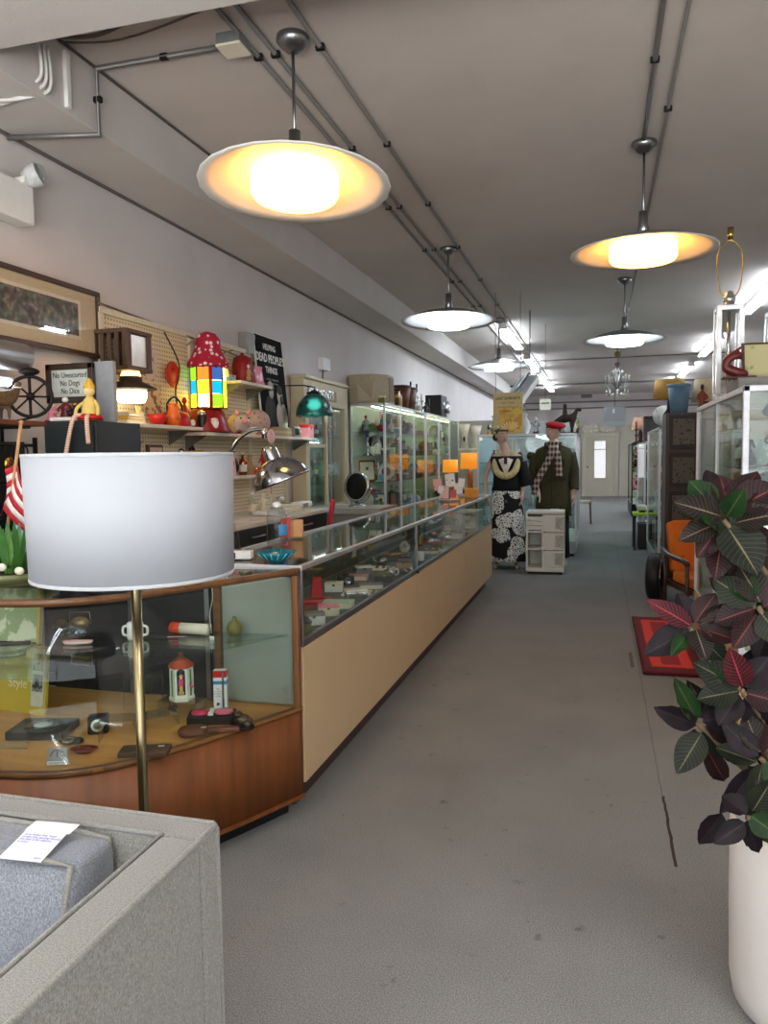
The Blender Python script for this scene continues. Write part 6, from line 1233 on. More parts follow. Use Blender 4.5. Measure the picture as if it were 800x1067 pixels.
t = thing('hanging_fixture', 'white trough light fixture hung at a steep slant beside the poster', 'light fixture', at(541, 408, Y=10.4)); o = Vector(t.location)
p0, p1 = at(529, 424, Y=10.1) - o, at(552, 392, Y=10.8) - o; d_ = (p1 - p0); m = T(*((p0 + p1) / 2)) @ frame_z(d_); L_ = d_.length
MB().box((0, 0, 0), (.22, .03, L_), m, .005).build('back_tray', mat((200, 204, 206), .4), t)
for s in (-1, 1): MB().box((s * .12, -.03, 0), (.02, .08, L_), m).build('wing', WHITE, t)
MB().cyl(m @ Vector((0, .05, -L_ / 2)), m @ Vector((0, .05, L_ / 2)), .018).build('conduit_tube', STEEL, t)
MB().cyl(p1, (p1.x, p1.y, ZC - o.z), .006).build('hanger', IRON, t)
t = thing('small_sign', 'small cream card sign hanging over the horse statue', 'sign', at(568, 427, Y=12.0)); MB().box((0, 0, .08), (.17, .008, .17)).build('card', mat((240, 236, 210), .6), t); MB().box((0, -.005, .1), (.12, .003, .02)).build('printed_line', mat((150, 140, 110), .6), t); MB().cyl((0, 0, .165), (0, 0, ZC - t.location.z), .003, n=6).build('wire', IRON, t)
# ------------------------------------------------------------------ mannequins
SK = mat((206, 172, 152), .5, 0, .04, 12, name='mannequin_skin')
def hand(verts, edges, rad, wi, wrist, dr, side, sc=1):
    """palm, four fingers of unequal length and a thumb added to a skeleton at its wrist vertex"""
    dr = Vector(dr).normalized(); si = Vector(side).normalized(); nm = dr.cross(si)
    def add(p, r, parent): verts.append(tuple(p)); rad.append(r); edges.append((parent, len(verts) - 1)); return len(verts) - 1
    pl = add(Vector(wrist) + dr * .05 * sc, (.034 * sc, .016 * sc), wi)
    for k, ln in enumerate((.068, .078, .073, .056)):
        b = add(Vector(wrist) + dr * .088 * sc + si * (.027 - .018 * k) * sc, .0095 * sc, pl); c = add(Vector(verts[b]) + dr * ln * .5 * sc + nm * .008 * sc, .0085 * sc, b); add(Vector(verts[c]) + dr * ln * .5 * sc + nm * .02 * sc, .007 * sc, c)
    q = add(Vector(wrist) + dr * .04 * sc + si * .036 * sc + nm * .008, .011 * sc, pl); add(Vector(verts[q]) + dr * .035 * sc + si * .014 * sc + nm * .014 * sc, .009 * sc, q)
def figure(label, loc, rz, female, arms, H, turn, lean=0):
    s = H / 1.78; t = thing('mannequin', label, 'mannequin', loc, rz); V = []; E_ = []; R_ = []
    def A(p, r, par=None):
        V.append(tuple(Vector(p) * s)); R_.append(tuple(q * s for q in r) if isinstance(r, tuple) else r * s)
        if par is not None: E_.append((par, len(V) - 1))
        return len(V) - 1
    sh = .165 if female else .195; hp = .1
    pel = A((0, 0, .95), (.15, .11) if female else (.15, .115)); wa = A((0, 0, 1.1), (.115, .09) if female else (.135, .105), pel); ch = A((0, 0, 1.3), (.15, .1) if female else (.175, .12), wa); nb = A((0, 0, 1.45), (.07, .06), ch); nk = A((lean * .5, -.005, 1.535), .055 if female else .066, nb)
    tx, ty = math.sin(turn), -math.cos(turn)
    A((lean * .85, -.008, 1.6), .045 if female else .052, nk)
    for side, pts in zip((-1, 1), arms):
        a = A((side * sh, 0, 1.41), .058 if not female else .045, ch); e = A(pts[0], .043 if not female else .034, a); w = A(pts[1], .03 if not female else .025, e)
        dv = (Vector(pts[1]) - Vector(pts[0])).normalized(); hand(V, E_, R_, w, Vector(pts[1]) * s, dv, (0, -1, .1), s)
    for side in (-1, 1):
        h_ = A((side * hp, 0, .86), .085, pel); k = A((side * (hp + .01), -.015, .48), .058, h_); an = A((side * (hp + .02), .01, .09), .038, k); f = A((side * (hp + .03), -.07, .04), (.038, .03), an); A((side * (hp + .035), -.14, .03), (.034, .024), f)
    hm = T(lean * s, -.012 * s, 1.668 * s) @ RZ(turn)
    me = skin(V, E_, R_, 0, 2); bm = bmesh.new(); bm.from_mesh(me); hb = bmesh.new(); bmesh.ops.create_uvsphere(hb, u_segments=28, v_segments=20, radius=1)
    for v in hb.verts:
        x, y, z = v.co; w_ = 1 - .34 * max(0, -z) ** 1.5          # narrower towards the chin
        nose = max(0, 1 - ((x / .2) ** 2 + ((z + .12) / .26) ** 2)) if y < 0 else 0
        brow = max(0, 1 - ((z - .12) / .1) ** 2) * .03 if y < -.5 else 0
        sock = max(0, 1 - (((abs(x) - .36) / .2) ** 2 + ((z - .02) / .13) ** 2)) * .06 if y < -.4 else 0
        v.co = hm @ Vector((x * .076 * w_ * s, (y * .096 * (1 - .12 * max(0, -z)) - nose * .026 - brow * .1 + sock * .096) * s, z * .118 * s))
    tmp = bpy.data.meshes.new('h'); hb.to_mesh(tmp); hb.free(); bm.from_mesh(tmp); bpy.data.meshes.remove(tmp); bm.to_mesh(me); bm.free()
    link_mesh(me, 'body', SK, t)
    for q in (-1, 1):
        MB().ball((q * .029 * s, -.084 * s, .004), (.013 * s, .008 * s, .008 * s), 10, hm).build('eye', mat((236, 232, 226), .3), t); MB().ball((q * .029 * s, -.0915 * s, .004), .005 * s, 8, hm).build('iris', BLACK, t); MB().box((q * .03 * s, -.09 * s, .022 * s), (.03 * s, .008 * s, .005 * s), hm).build('eyebrow', mat((70, 50, 36), .7), t)
        MB().ball((q * .076 * s, .005, -.01 * s), (.01 * s, .018 * s, .03 * s), 10, hm).build('ear', SK, t)
    MB().ball((0, -.084 * s, -.058 * s), (.022 * s, .01 * s, .009 * s), 10, hm).build('mouth', mat((170, 70, 66), .4), t)
    return t, s, hm
# woman: bare arms, black cape with fur collar, black and white lace skirt
wl = Vector((-1.11, 9.55, 0))
t, s, hm = figure('woman mannequin in a black jacket with fur collar and black and white lace skirt', wl, .05, True, (((-.27, .0, 1.16), (-.25, -.02, .93)), ((.215, .03, 1.16), (.2, -.04, .95))), 1.75, .55, -.06)
VB = mat((14, 13, 15), .85, 0, .2, 40); 
def shell(rings, n=40): return MB().loft(rings, n, caps=False)
shell([(0, 0, .98 * s, .185 * s, .14 * s), (0, 0, 1.05 * s, .165 * s, .125 * s), (0, 0, 1.15 * s, .15 * s, .115 * s), (0, 0, 1.28 * s, .185 * s, .135 * s), (0, 0, 1.36 * s, .205 * s, .125 * s), (0, 0, 1.41 * s, .19 * s, .11 * s)]).build('jacket', VB, t, solid=.012)
for q in (1,):
    a = Vector((q * .185, 0, 1.34)) * s; b_ = Vector((q * .235, .0, 1.12)) * s; MB().tube([a, a.lerp(b_, .5), b_, b_ + Vector((q * .02, 0, -.08))], [.065 * s, .065 * s, .07 * s, .08 * s], 18).build('sleeve', VB, t)
FUR = mat((206, 190, 140), .95, 0, .35, 70, 1.0, name='fur'); pts = []
for k in range(25): a = 2 * PI * k / 24; pts.append(Vector((.135 * math.sin(a), -.1 + .06 * math.cos(a) * -1 * (-1) - .0, 1.31 + .15 * math.cos(a))) * s)
pts = [Vector((.135 * math.sin(2 * PI * k / 24), -.085 + .075 * (math.cos(2 * PI * k / 24)), 1.31 + .145 * math.cos(2 * PI * k / 24))) * s for k in range(24)]
MB().tube(pts, .042 * s, 12, closed=True).build('fur_collar', FUR, t)
MB().add([Vector(v) * s for v in ((-.09, -.15, 1.37), (.09, -.15, 1.37), (.0, -.165, 1.16), (0, -.13, 1.4))], [(0, 3, 2), (3, 1, 2)]).build('white_blouse', mat((236, 228, 210), .8), t, solid=.006); MB().box((0, -.172 * s, 1.36 * s), (.04, .012, .09), bev=.01).build('dark_bow', mat((60, 36, 24), .6), t)
LACE = pattern((236, 234, 230), (16, 15, 16), 'voronoi', 7.5, .85, .46, 'lace', None)
def lacef(nt, b, N, K):
    tc = N('ShaderNodeTexCoord'); v = N('ShaderNodeTexVoronoi'); v.inputs['Scale'].default_value = 6.2; v2 = N('ShaderNodeTexVoronoi'); v2.inputs['Scale'].default_value = 32; v2.feature = 'DISTANCE_TO_EDGE'
    K(tc.outputs['Object'], v.inputs['Vector']); K(tc.outputs['Object'], v2.inputs['Vector'])
    r = ramp(nt, [(.66, (255, 255, 255)), (.69, (0, 0, 0))]); K(v.outputs['Distance'], r.inputs['Fac']); r2 = ramp(nt, [(.05, (238, 236, 230)), (.3, (70, 68, 66))]); K(v2.outputs['Distance'], r2.inputs['Fac'])
    mx = N('ShaderNodeMixRGB'); mx.inputs[1].default_value = lin((14, 13, 14)); K(r.outputs[0], mx.inputs[0]); K(r2.outputs[0], mx.inputs[2]); K(mx.outputs[0], b.inputs['Base Color']); b.inputs['Roughness'].default_value = .9
LACE = nodes_mat('lace_print', lacef)
MB().grid(lambda u, v: (lambda a, z: ((.17 + .1 * (1 - z) + .012 * math.sin(9 * a) * (1 - z)) * math.cos(a) * s, (.135 + .09 * (1 - z) + .012 * math.sin(9 * a) * (1 - z)) * math.sin(a) * s, (.1 + .9 * z) * s))(2 * PI * u, v), 64, 14, closeu=True).build('lace_skirt', LACE, t, solid=.008)
HAIR = mat((62, 42, 30), .7, 0, .2, 60)
MB().ball((0, .022 * s, .035 * s), (.084 * s, .092 * s, .086 * s), 20, hm).ball((.05 * s, .04 * s, -.02 * s), (.05 * s, .06 * s, .05 * s), 14, hm).ball((-.05 * s, .04 * s, -.02 * s), (.05 * s, .06 * s, .05 * s), 14, hm).build('hair', HAIR, t)
MB().tube([hm @ Vector((.088 * math.cos(k * PI / 12) * s, .1 * math.sin(k * PI / 12) * s + .005, .062 * s)) for k in range(24)], .012 * s, 8, closed=True).build('head_band', mat((70, 66, 48), .6), t)
for k in range(5): MB().ball((( -.06 + .03 * k) * s, .02 * s, (.105 + .012 * math.sin(k)) * s), (.034 * s, .05 * s, .034 * s), 12, hm).build('pale_feather', mat((206, 196, 170), .9, 0, .2, 50, .6), t)
MB().tube(spline([Vector((-.1, -.09, 1.41)) * s, Vector((-.05, -.12, 1.36)) * s, Vector((0, -.13, 1.42)) * s]), .005).build('necklace', BRASS, t)
# man: olive coat, plaid scarf, red beret
ml = Vector((-.565, 9.92, 0)); s = 1.0
t, s, hm = figure('man mannequin in an olive green coat, plaid scarf and red beret', ml, -.05, False, (((-.25, -.02, 1.12), (-.17, -.16, .93)), ((.25, .02, 1.14), (.255, -.02, .9))), 1.80, -.75)
OL = mat((66, 62, 36), .85, 0, .1, 30); OLD = mat((54, 52, 30), .85, 0, .1, 30)
MB().loft([(0, 0, .62 * s, .225 * s, .17 * s), (0, 0, .8 * s, .21 * s, .16 * s), (0, 0, 1.0 * s, .19 * s, .145 * s), (0, 0, 1.1 * s, .185 * s, .14 * s), (0, 0, 1.28 * s, .225 * s, .155 * s), (0, 0, 1.38 * s, .24 * s, .14 * s), (0, 0, 1.45 * s, .2 * s, .115 * s), (0, 0, 1.5 * s, .09 * s, .085 * s)], 40, caps=False).build('coat', OL, t, solid=.012)
for q, pts in ((-1, ((-.205, 0, 1.40), (-.25, -.02, 1.12), (-.19, -.13, .97))), (1, ((.205, 0, 1.40), (.25, .02, 1.14), (.255, -.015, .95)))):
    P_ = [Vector(p) * s for p in pts]; MB().tube(spline(P_, 5), [.068 * s] * 5 + [.06 * s] * 6, 18).build('coat_sleeve', OL, t)
MB().box((0, -.150 * s, 1.08 * s), (.36 * s, .03, .045), bev=.008).build('belt', OLD, t)
for q in (-1, 1): MB().box((q * .11 * s, -.158 * s, 1.28 * s), (.1 * s, .02, .11 * s), bev=.006).build('chest_pocket', OLD, t)
MB().box((0, -.163 * s, .95 * s), (.018, .02, .7 * s), bev=.004).build('button_placket', OLD, t)
for q in (-1, 1): MB().box((q * .055 * s, -.105 * s, 1.475 * s), (.1 * s, .05, .05 * s), T(0, 0, 0), .012).build('coat_collar', OLD, t)
for q in (-1, 1): MB().tube([Vector((q * .1, 0, .8)) * s, Vector((q * .11, -.01, .45)) * s, Vector((q * .12, .0, .1)) * s], [.1 * s, .085 * s, .085 * s], 16).build('trouser_leg', mat((44, 42, 34), .85), t)
for q in (-1, 1): MB().ball((q * .13 * s, -.06 * s, .045 * s), (.05 * s, .13 * s, .045 * s), 16).box((q * .13 * s, -.06 * s, .012), (.1 * s, .26 * s, .024), bev=.01).build('shoe', mat((196, 190, 180), .5), t)
def plaid(nt, b, N, K):
    tc = N('ShaderNodeTexCoord'); w1 = N('ShaderNodeTexWave'); w1.bands_direction = 'Z'; w1.inputs['Scale'].default_value = 4.5; w2 = N('ShaderNodeTexWave'); w2.bands_direction = 'X'; w2.inputs['Scale'].default_value = 7
    K(tc.outputs['Object'], w1.inputs['Vector']); K(tc.outputs['Object'], w2.inputs['Vector'])
    a = ramp(nt, [(.55, (62, 26, 26)), (.6, (196, 186, 170))]); K(w1.outputs['Fac'], a.inputs['Fac']); c = ramp(nt, [(.6, (84, 36, 34)), (.66, (186, 176, 160))]); K(w2.outputs['Fac'], c.inputs['Fac'])
    mx = N('ShaderNodeMixRGB'); mx.inputs[0].default_value = .5; K(a.outputs[0], mx.inputs[1]); K(c.outputs[0], mx.inputs[2]); K(mx.outputs[0], b.inputs['Base Color']); b.inputs['Roughness'].default_value = .9
PLAID = nodes_mat('plaid', plaid)
def ribbon(name, pts, w, m, side=(1, 0, 0)):
    P_ = spline([Vector(p) * s for p in pts], 5); b = MB(); vs = []
    for p in P_: vs += [p - Vector(side) * w / 2 * s, p + Vector((0, -.008, 0)), p + Vector(side) * w / 2 * s]
    b.add(vs, [(3 * i + j, 3 * i + j + 1, 3 * i + 4 + j, 3 * i + 3 + j) for i in range(len(P_) - 1) for j in range(2)]); return b.build(name, m, t, solid=.012)
ribbon('scarf_tail', ((.0, -.13, 1.5), (-.02, -.185, 1.36), (-.1, -.19, 1.2), (-.19, -.2, 1.02), (-.2, -.2, .9)), .085, PLAID); ribbon('scarf_tail', ((.03, -.13, 1.5), (.07, -.185, 1.36), (.085, -.185, 1.2), (.09, -.18, 1.12)), .08, PLAID)
MB().tube([Vector((.085 * math.cos(k * PI / 10), .085 * math.sin(k * PI / 10) - .01, 1.515)) * s for k in range(20)], .03 * s, 10, closed=True).build('scarf_wrap', PLAID, t)
MB().ball((.01 * s, .015 * s, .085 * s), (.125 * s, .125 * s, .042 * s), 24, hm @ RX(.0) @ RY(.22)).lathe([(.083, .03), (.09, .05), (.086, .07)], n=28, m=hm @ Matrix.Scale(s, 4)).build('beret', mat((176, 18, 30), .8, 0, .1, 60), t)
MB().ball((0, .028 * s, .03 * s), (.08 * s, .084 * s, .08 * s), 18, hm).build('hair', mat((120, 92, 62), .7, 0, .2, 60), t)
# ------------------------------------------------------------------ white drawer trolley
tl = Vector((-.615, 9.28, 0)); t = thing('drawer_trolley', 'white plastic trolley of drawers and open bays before the man mannequin', 'trolley', tl, .02)
PL = mat((222, 220, 208), .4, 0, .02); wd, dp, ht = .44, .4, .735
MB().box((0, 0, .055), (wd, dp, .05), bev=.01).build('base_tray', PL, t)
for sx in (-1, 1):
    for sy in (-1, 1): MB().cyl((sx * .18 - .012, sy * .15, .022), (sx * .18 + .012, sy * .15, .022), .022).build('caster', BLACK, t)
MB().box((-wd / 2 + .012, 0, .39), (.022, dp, .66), bev=.004).build('side_panel', PL, t); MB().box((-.025, 0, .39), (.02, dp, .66), bev=.004).build('inner_panel', PL, t); MB().box((0, dp / 2 - .01, .39), (wd, .02, .66)).build('rear_panel', PL, t)
for z in (.3, .5): MB().box((-.12, 0, z), (.2, dp, .022), bev=.004).build('bay_shelf', PL, t)
for k in range(3): MB().box((-.12, -dp / 2 + .02, .545 + .055 * k), (.19, .04, .048), bev=.006).build('drawer', PL, t)
for k in range(3):
    z = .18 + .21 * k; d_ = MB(); d_.box((.05, -dp / 2 + .02, z), (.13, .04, .2), bev=.005); d_.box((.165, -dp / 2 + .02, z + .085), (.1, .04, .03), bev=.003).box((.165, -dp / 2 + .02, z - .085), (.1, .04, .03), bev=.003); d_ = d_.build('swing_drawer', PL, t)
    MB().lathe([(.075, -.008), (.075, .03), (.066, .03), (.066, -.008), (.075, -.008)], m=T(.215, -dp / 2 + .012, z) @ RX(PI / 2), n=24, a0=PI / 2, a1=3 * PI / 2).build('round_cutout', mat((190, 188, 176), .5), d_)
    MB().box((.15, -dp / 2 + .12, z), (.12, .2, .19)).build('drawer_body', mat((196, 194, 182), .5), d_)
MB().box((0, 0, .725), (wd, dp, .03), bev=.008).build('top_tray', PL, t); MB().box((.1, 0, .745), (.1, .2, .012), bev=.004).build('tray_lip', WHITE, t)
# ------------------------------------------------------------------ the case side of the aisle
RX0, RY0, RY1, RH = .655, 4.0, 5.85, 1.715
case('big white-framed glass case behind the dark-leaved plant', RX0, 2.5, RY0, RY1, RH, (.8, 1.32), .42, back='x1', lit=False, frame=mat((214, 214, 220), .4, .2), bays=2, base=wood((176, 140, 96), (196, 160, 116), 4, .5, 'X', 0), bm=PEG)
for k, (x, y, c) in enumerate(((RX0 + .03, RY1 - .25, 0), (RX0 + .03, RY1 - .5, 0))): pass
ITEMS = [('figurine', 'brown', 'tan', .88, 4.35, 1.323, 1.5, 'brown carved figure on the top shelf inside the white-framed case'), ('bowl', 'white', 'white', 1.25, 4.2, 1.323, 1.2, 'white bowl on the top shelf inside the white-framed case'), ('figurine', 'white', 'white', 1.12, 4.25, 1.323, .9, 'white porcelain figure on the top shelf of the white-framed case'), ('vase', 'green', 'green', 1.1, 4.7, 1.323, 1.1, 'green vase on the top shelf of the white-framed case'), ('doll', 'black', 'white', .82, 4.9, 1.323, 1.0, 'black and white doll on the top shelf of the white-framed case'), ('camera', 'grey', 'black', 1.02, 4.15, .803, 1.6, 'grey projector-like camera on the middle shelf of the white-framed case'), ('jar', 'brown', 'amber', 1.2, 4.3, .803, 2.0, 'round brown jar on the middle shelf of the white-framed case'), ('jar', 'clear', 'silver', .8, 4.15, .803, 1.6, 'clear lidded jar on the middle shelf of the white-framed case'), ('clock', 'rust', 'cream', 1.35, 4.6, 1.323, 1.2, 'rust clock at the deep end of the white-framed case shelf'), ('vase', 'white', 'blue', 1.5, 4.3, 1.323, 1.3, 'white and blue vase at the end of the white-framed case shelf'),
         ('plate', 'mint', 'white', 1.45, 4.5, .803, 1.2, 'mint plate on the middle shelf of the white-framed case'), ('box', 'yellow', 'green', .95, 4.2, .44, 1.6, 'yellow-green box on the floor of the white-framed case'), ('teapot', 'copper', 'black', 1.2, 4.4, .44, 1.5, 'copper teapot on the floor of the white-framed case')]
for (k, c, c2, x, y, z, s, lab) in ITEMS: ware(k, c, c2, (x, y, z), lab, s, -.4)
t = thing('hung_coat', 'dark green jacket hanging inside the white-framed case', 'jacket', (.92, 4.62, .803)); MB().loft([(0, 0, 0, .17, .08), (0, 0, .2, .16, .08), (0, 0, .38, .19, .09), (0, 0, .45, .12, .06), (0, 0, .49, .05, .04)], 24).build('body', mat((48, 54, 40), .9), t)
for q in (-1, 1): MB().tube([(q * .17, 0, .42), (q * .24, 0, .2), (q * .24, -.02, .02)], [.05, .05, .045], 12).build('sleeve', mat((52, 58, 44), .9), t)
t = thing('paper_sheet', 'pale bluish paper leaning on the jacket in the white-framed case', 'paper', (.86, 4.95, 1.323), -.4); MB().box((0, 0, .08), (.2, .004, .16), RX(-.3)).build('sheet', pattern((206, 224, 220), (170, 196, 190), 'noise', 14, .5), t); MB().box((0, .05, .05), (.02, .004, .12), RX(.4)).build('prop', CREAM, t)
t = thing('cone_lamp', 'grey cone reflector lamp under the top of the white-framed case', 'lamp', (.86, 4.25, RH - .02)); MB().lathe([(.0, -.02), (.03, -.03), (.07, -.11), (.066, -.11), (0, -.04)], m=RX(.5)).build('reflector', GREY, t); MB().cyl((0, 0, 0), (0, .01, -.03), .01).build('neck', IRON, t)
t = thing('pegboard_screen', 'freestanding tan pegboard screen behind the white-framed case', 'pegboard screen', (1.62, 6.06, 0)); MB().box((0, 0, .95), (1.8, .03, 1.5)).build('board', mat((176, 160, 130), .7, 0, .1, 60), t)
for q in (-1, 1): MB().box((q * .86, 0, .85), (.05, .05, 1.7), bev=.004).build('post', mat((196, 182, 150), .6), t); MB().box((q * .86, 0, .02), (.06, .3, .04), bev=.004).build('foot', mat((196, 182, 150), .6), t)
row([('figurine', 'black', 'silver'), ('jar', 'brown', 'tan'), ('clock', 'black', 'ivory'), ('vase', 'olive', 'gold'), ('doll', 'maroon', 'black'), ('pitcher', 'brown', 'brown')], (.80, 5.0, 1.323), (1.5, 5.6, 1.323), 'deep on the white-framed case top shelf', 1.15)
row([('vase', 'brown', 'gold'), ('jar', 'black', 'silver'), ('figurine', 'rust', 'tan'), ('vase', 'navy', 'white'), ('radio', 'brown', 'gold')], (.80, 5.0, .803), (1.5, 5.6, .803), 'deep on the white-framed case middle shelf', 1.5)
# on top of the white-framed case
zt = RH; bx = at(757, 401, Y=4.25)
t = thing('stone_slab', 'grey slab lying on the white-framed case under the red carving', 'slab', (1.02, 4.4, zt), .03); MB().box((0, 0, .03), (.72, .3, .06), bev=.006).build('slab', mat((120, 118, 112), .6, 0, .1), t); MB().box((0, -.152, .03), (.7, .004, .04)).build('front_face', mat((132, 130, 124), .6), t)
t = thing('carved_beast', 'dark red carved beast figure on the slab atop the white-framed case', 'carving', (at(763, 393, Y=4.32).x, 4.33, zt + .06))
me = skin([(0, 0, .03), (-.03, 0, .06), (-.03, 0, .1), (.0, 0, .13), (.035, 0, .12), (.05, 0, .1), (.02, 0, .145), (.05, 0, .17), (.04, 0, .03), (.08, 0, .025)], [(0, 1), (1, 2), (2, 3), (3, 4), (4, 5), (3, 6), (6, 7), (0, 8), (8, 9)], [.03, .027, .025, .026, .02, .012, .009, .004, .026, .016])
link_mesh(me, 'body', mat((92, 28, 24), .4, 0, .2, 40), t); MB().box((.03, 0, .006), (.16, .08, .012), bev=.004).build('foot', mat((60, 20, 18), .5), t)
t = thing('landscape_tile', 'painted picture panel leaning beside the red carving', 'picture', (.965, 4.45, zt + .06), .05); m = RX(-.15); MB().box((0, 0, .1), (.5, .012, .2), m, .002).build('frame', mat((70, 50, 30), .5), t); MB().box((0, -.007, .1), (.47, .004, .175), m).build('painting', pattern((186, 178, 130), (120, 140, 70), 'noise', 9, .4, .56), t); MB().add([(-.1, -.0102, .02), (.05, -.0102, .185), (.09, -.0102, .185), (-.05, -.0102, .02)], [(0, 1, 2, 3)], m).build('dark_branch', mat((60, 60, 40), .5), t)
MB().box((0, .06, .08), (.04, .006, .16), RX(.3)).build('prop', IRON, t)
def glass_lamp(label, x, y, w, h, harp):
    t = thing('glass_column_lamp', label, 'table lamp', (x, y, zt)); MB().box((0, 0, .015), (w, w, .03), bev=.004).build('base', ALU, t); MB().box((0, 0, h), (w, w, .03), bev=.004).build('cap', ALU, t)
    for sx in (-1, 1):
        for sy in (-1, 1): MB().box((sx * (w / 2 - .014), sy * (w / 2 - .014), h / 2), (.028, .028, h - .03), bev=.003).build('acrylic_post', mat((226, 226, 226), .15, .3), t)
    MB().cyl((0, 0, .03), (0, 0, h + .05), .01).build('rod', CHROME, t)
    if harp:
        MB().lathe([(0, h + .02), (.03, h + .03), (.035, h + .06), (.02, h + .1), (0, h + .11)]).build('socket', CHROME, t)
        MB().tube(spline([(-.02, 0, h + .06), (-.055, 0, h + .12), (-.07, 0, h + .25), (-.06, 0, h + .34), (0, 0, h + .40), (.06, 0, h + .34), (.07, 0, h + .25), (.055, 0, h + .12), (.02, 0, h + .06)]), .004).build('harp', BRASS, t); MB().lathe([(0, h + .4), (.016, h + .4), (.018, h + .47), (0, h + .47)]).build('finial', BRASS, t)
    return t
c = at(758, 400, Y=5.0); glass_lamp('tall clear column lamp with a bare harp on the white-framed case', c.x, 5.0, .15, at(760, 322, Y=5.0).z - zt, True)
c = at(804, 400, Y=5.0); glass_lamp('clear column lamp without harp standing deeper on the white-framed case', c.x + .03, 5.0, .13, at(800, 328, Y=5.0).z - zt, False)
# brown carved cabinet and its toppings
CBW = wood((44, 26, 18), (70, 42, 28), 5, .45, 'Z', .15); yc = 8.6; xc0 = at(693, 500, Y=yc).x; xc1 = at(726, 500, Y=yc).x; zc2 = at(706, 430, Y=yc).z
t = thing('carved_cabinet', 'tall dark brown cabinet with four carved panels past the orange chair', 'cabinet', ((xc0 + xc1 + .14) / 2, yc + .25, 0)); wc = xc1 - xc0 + .14
MB().box((0, 0, zc2 / 2), (wc, .5, zc2), bev=.006).build('body', CBW, t)
for k in range(4):
    z = zc2 - .2 - .4 * k; d_ = MB().box((-.05, -.256, z), (wc - .16, .02, .36), bev=.005).build('drawer_front', mat((46, 40, 34), .5), t); MB().box((-.05, -.268, z), (wc - .24, .012, .27), bev=.004).build('carved_panel', pattern((30, 27, 24), (92, 84, 72), 'voronoi', 30, .5, .3), d_)
MB().box((wc / 2 - .04, -.256, zc2 / 2), (.07, .016, zc2 - .04)).build('side_strip', wood((80, 38, 26), (104, 52, 36), 5, .5, 'Z', 0), t)
MB().box((wc / 2 - .05, -.268, zc2 - .18), (.1, .004, .03)).build('white_label', WHITE, t)
xm = (xc0 + xc1) / 2
t = thing('blue_pail', 'blue flared pail on top of the carved cabinet', 'pail', (xm - .02, yc + .12, zc2)); MB().lathe([(0, 0), (.085, 0), (.115, .29), (.11, .29), (.08, .02), (0, .02)], n=12).build('body', mat((104, 140, 166), .5), t); MB().lathe([(.113, .27), (.125, .28), (.125, .3), (.113, .305)], n=12).build('rim', mat((120, 156, 180), .5), t)
t = thing('yellow_lamp', 'table lamp with a mustard yellow drum shade behind the blue pail', 'table lamp', (xm - .09, yc + .42, zc2)); MB().lathe([(0, 0), (.07, 0), (.03, .06), (.02, .2), (0, .2)]).build('base', BLACK, t); MB().lathe([(.17, .17), (.15, .38)], n=28).build('lamp_shade', mat((196, 150, 70), .8), t, solid=.004)
t = thing('cream_lamp', 'table lamp with a cream shade and giraffe-like base on the carved cabinet', 'table lamp', (xm + .27, yc + .28, zc2)); MB().lathe([(0, 0), (.06, 0), (.03, .05), (.025, .14), (0, .14)]).build('base', mat((120, 70, 40), .4), t); MB().lathe([(.15, .12), (.12, .36)], n=28).build('lamp_shade', mat((226, 208, 170), .8), t, solid=.004)
ware('figurine', 'rust', 'brown', (xm + .2, yc + .06, zc2), 'slim rust figure on the carved cabinet before the cream lamp', 1.5, 0, h=.2, w=.07)
t = thing('coat_bag', 'black garment bag leaning against the carved cabinet', 'bag', (xm + .16, yc - .22, 0)); MB().loft([(0, 0, 0, .2, .1), (.02, 0, .4, .19, .1), (.08, .02, .9, .12, .08), (.13, .05, 1.35, .05, .05), (.14, .05, 1.42, .02, .02)], 20).build('bag', mat((20, 18, 20), .7), t); MB().tube(spline([(.14, .05, 1.4), (.17, .04, 1.5), (.12, .05, 1.53)]), .008).build('handle', IRON, t)
# chair, wheel, rug
OR = mat((226, 120, 34), .8, 0, .06, 60, .3); AW = wood((52, 34, 24), (80, 54, 38), 6, .35, 'Y', .2)
t = thing('lounge_chair', 'low orange lounge chair with dark wooden arms beside the white-framed case', 'chair', (.93, 7.45, 0), .25)
MB().grid(lambda u, v: (-.26 + .52 * u, .12 + .14 * v + .015 * math.sin(PI * u), .3 + .46 * v), 8, 8).build('back_cushion', OR, t, solid=.09, sub=1); MB().box((0, -.16, .27), (.52, .54, .1), bev=.03, seg=4).build('seat_cushion', OR, t)
for q in (-1, 1):
    MB().tube(spline([(q * .3, .24, .5), (q * .31, .05, .47), (q * .31, -.3, .46), (q * .3, -.38, .43)]), .024, 10).build('armrest', AW, t)
    for y in (.2, -.36): MB().tube([(q * .3, y, .46), (q * .3, y - .02, 0)], [.022, .016]).build('leg', AW, t)
    MB().box((q * .28, -.1, .2), (.03, .62, .04)).build('side_rail', AW, t)
MB().box((0, .24, .2), (.56, .03, .04)).build('rear_rail', AW, t)
for k in range(4):
    MB().ball((-.16 + .11 * k, .12, .45), .012, 8).build('tuft_button', mat((196, 96, 24), .8), t)
t = thing('spare_wheel', 'black wheel with a chrome ring standing beside the orange chair', 'wheel', (.52, 7.72, 0), 1.35); m = T(0, 0, .225) @ RX(PI / 2)
MB().lathe([(.13, -.06), (.2, -.065), (.222, -.04), (.225, 0), (.222, .04), (.2, .065), (.13, .06), (.125, 0), (.13, -.06)], m=m, n=40).build('tyre', mat((22, 22, 23), .5), t); MB().lathe([(.12, .05), (.15, .068), (.158, .066), (.13, .04)], m=m, n=36).lathe([(0, .03), (.06, .035), (.125, .02), (.125, -.03), (0, -.03)], m=m, n=36).build('rim', mat((60, 62, 64), .25, .8), t)
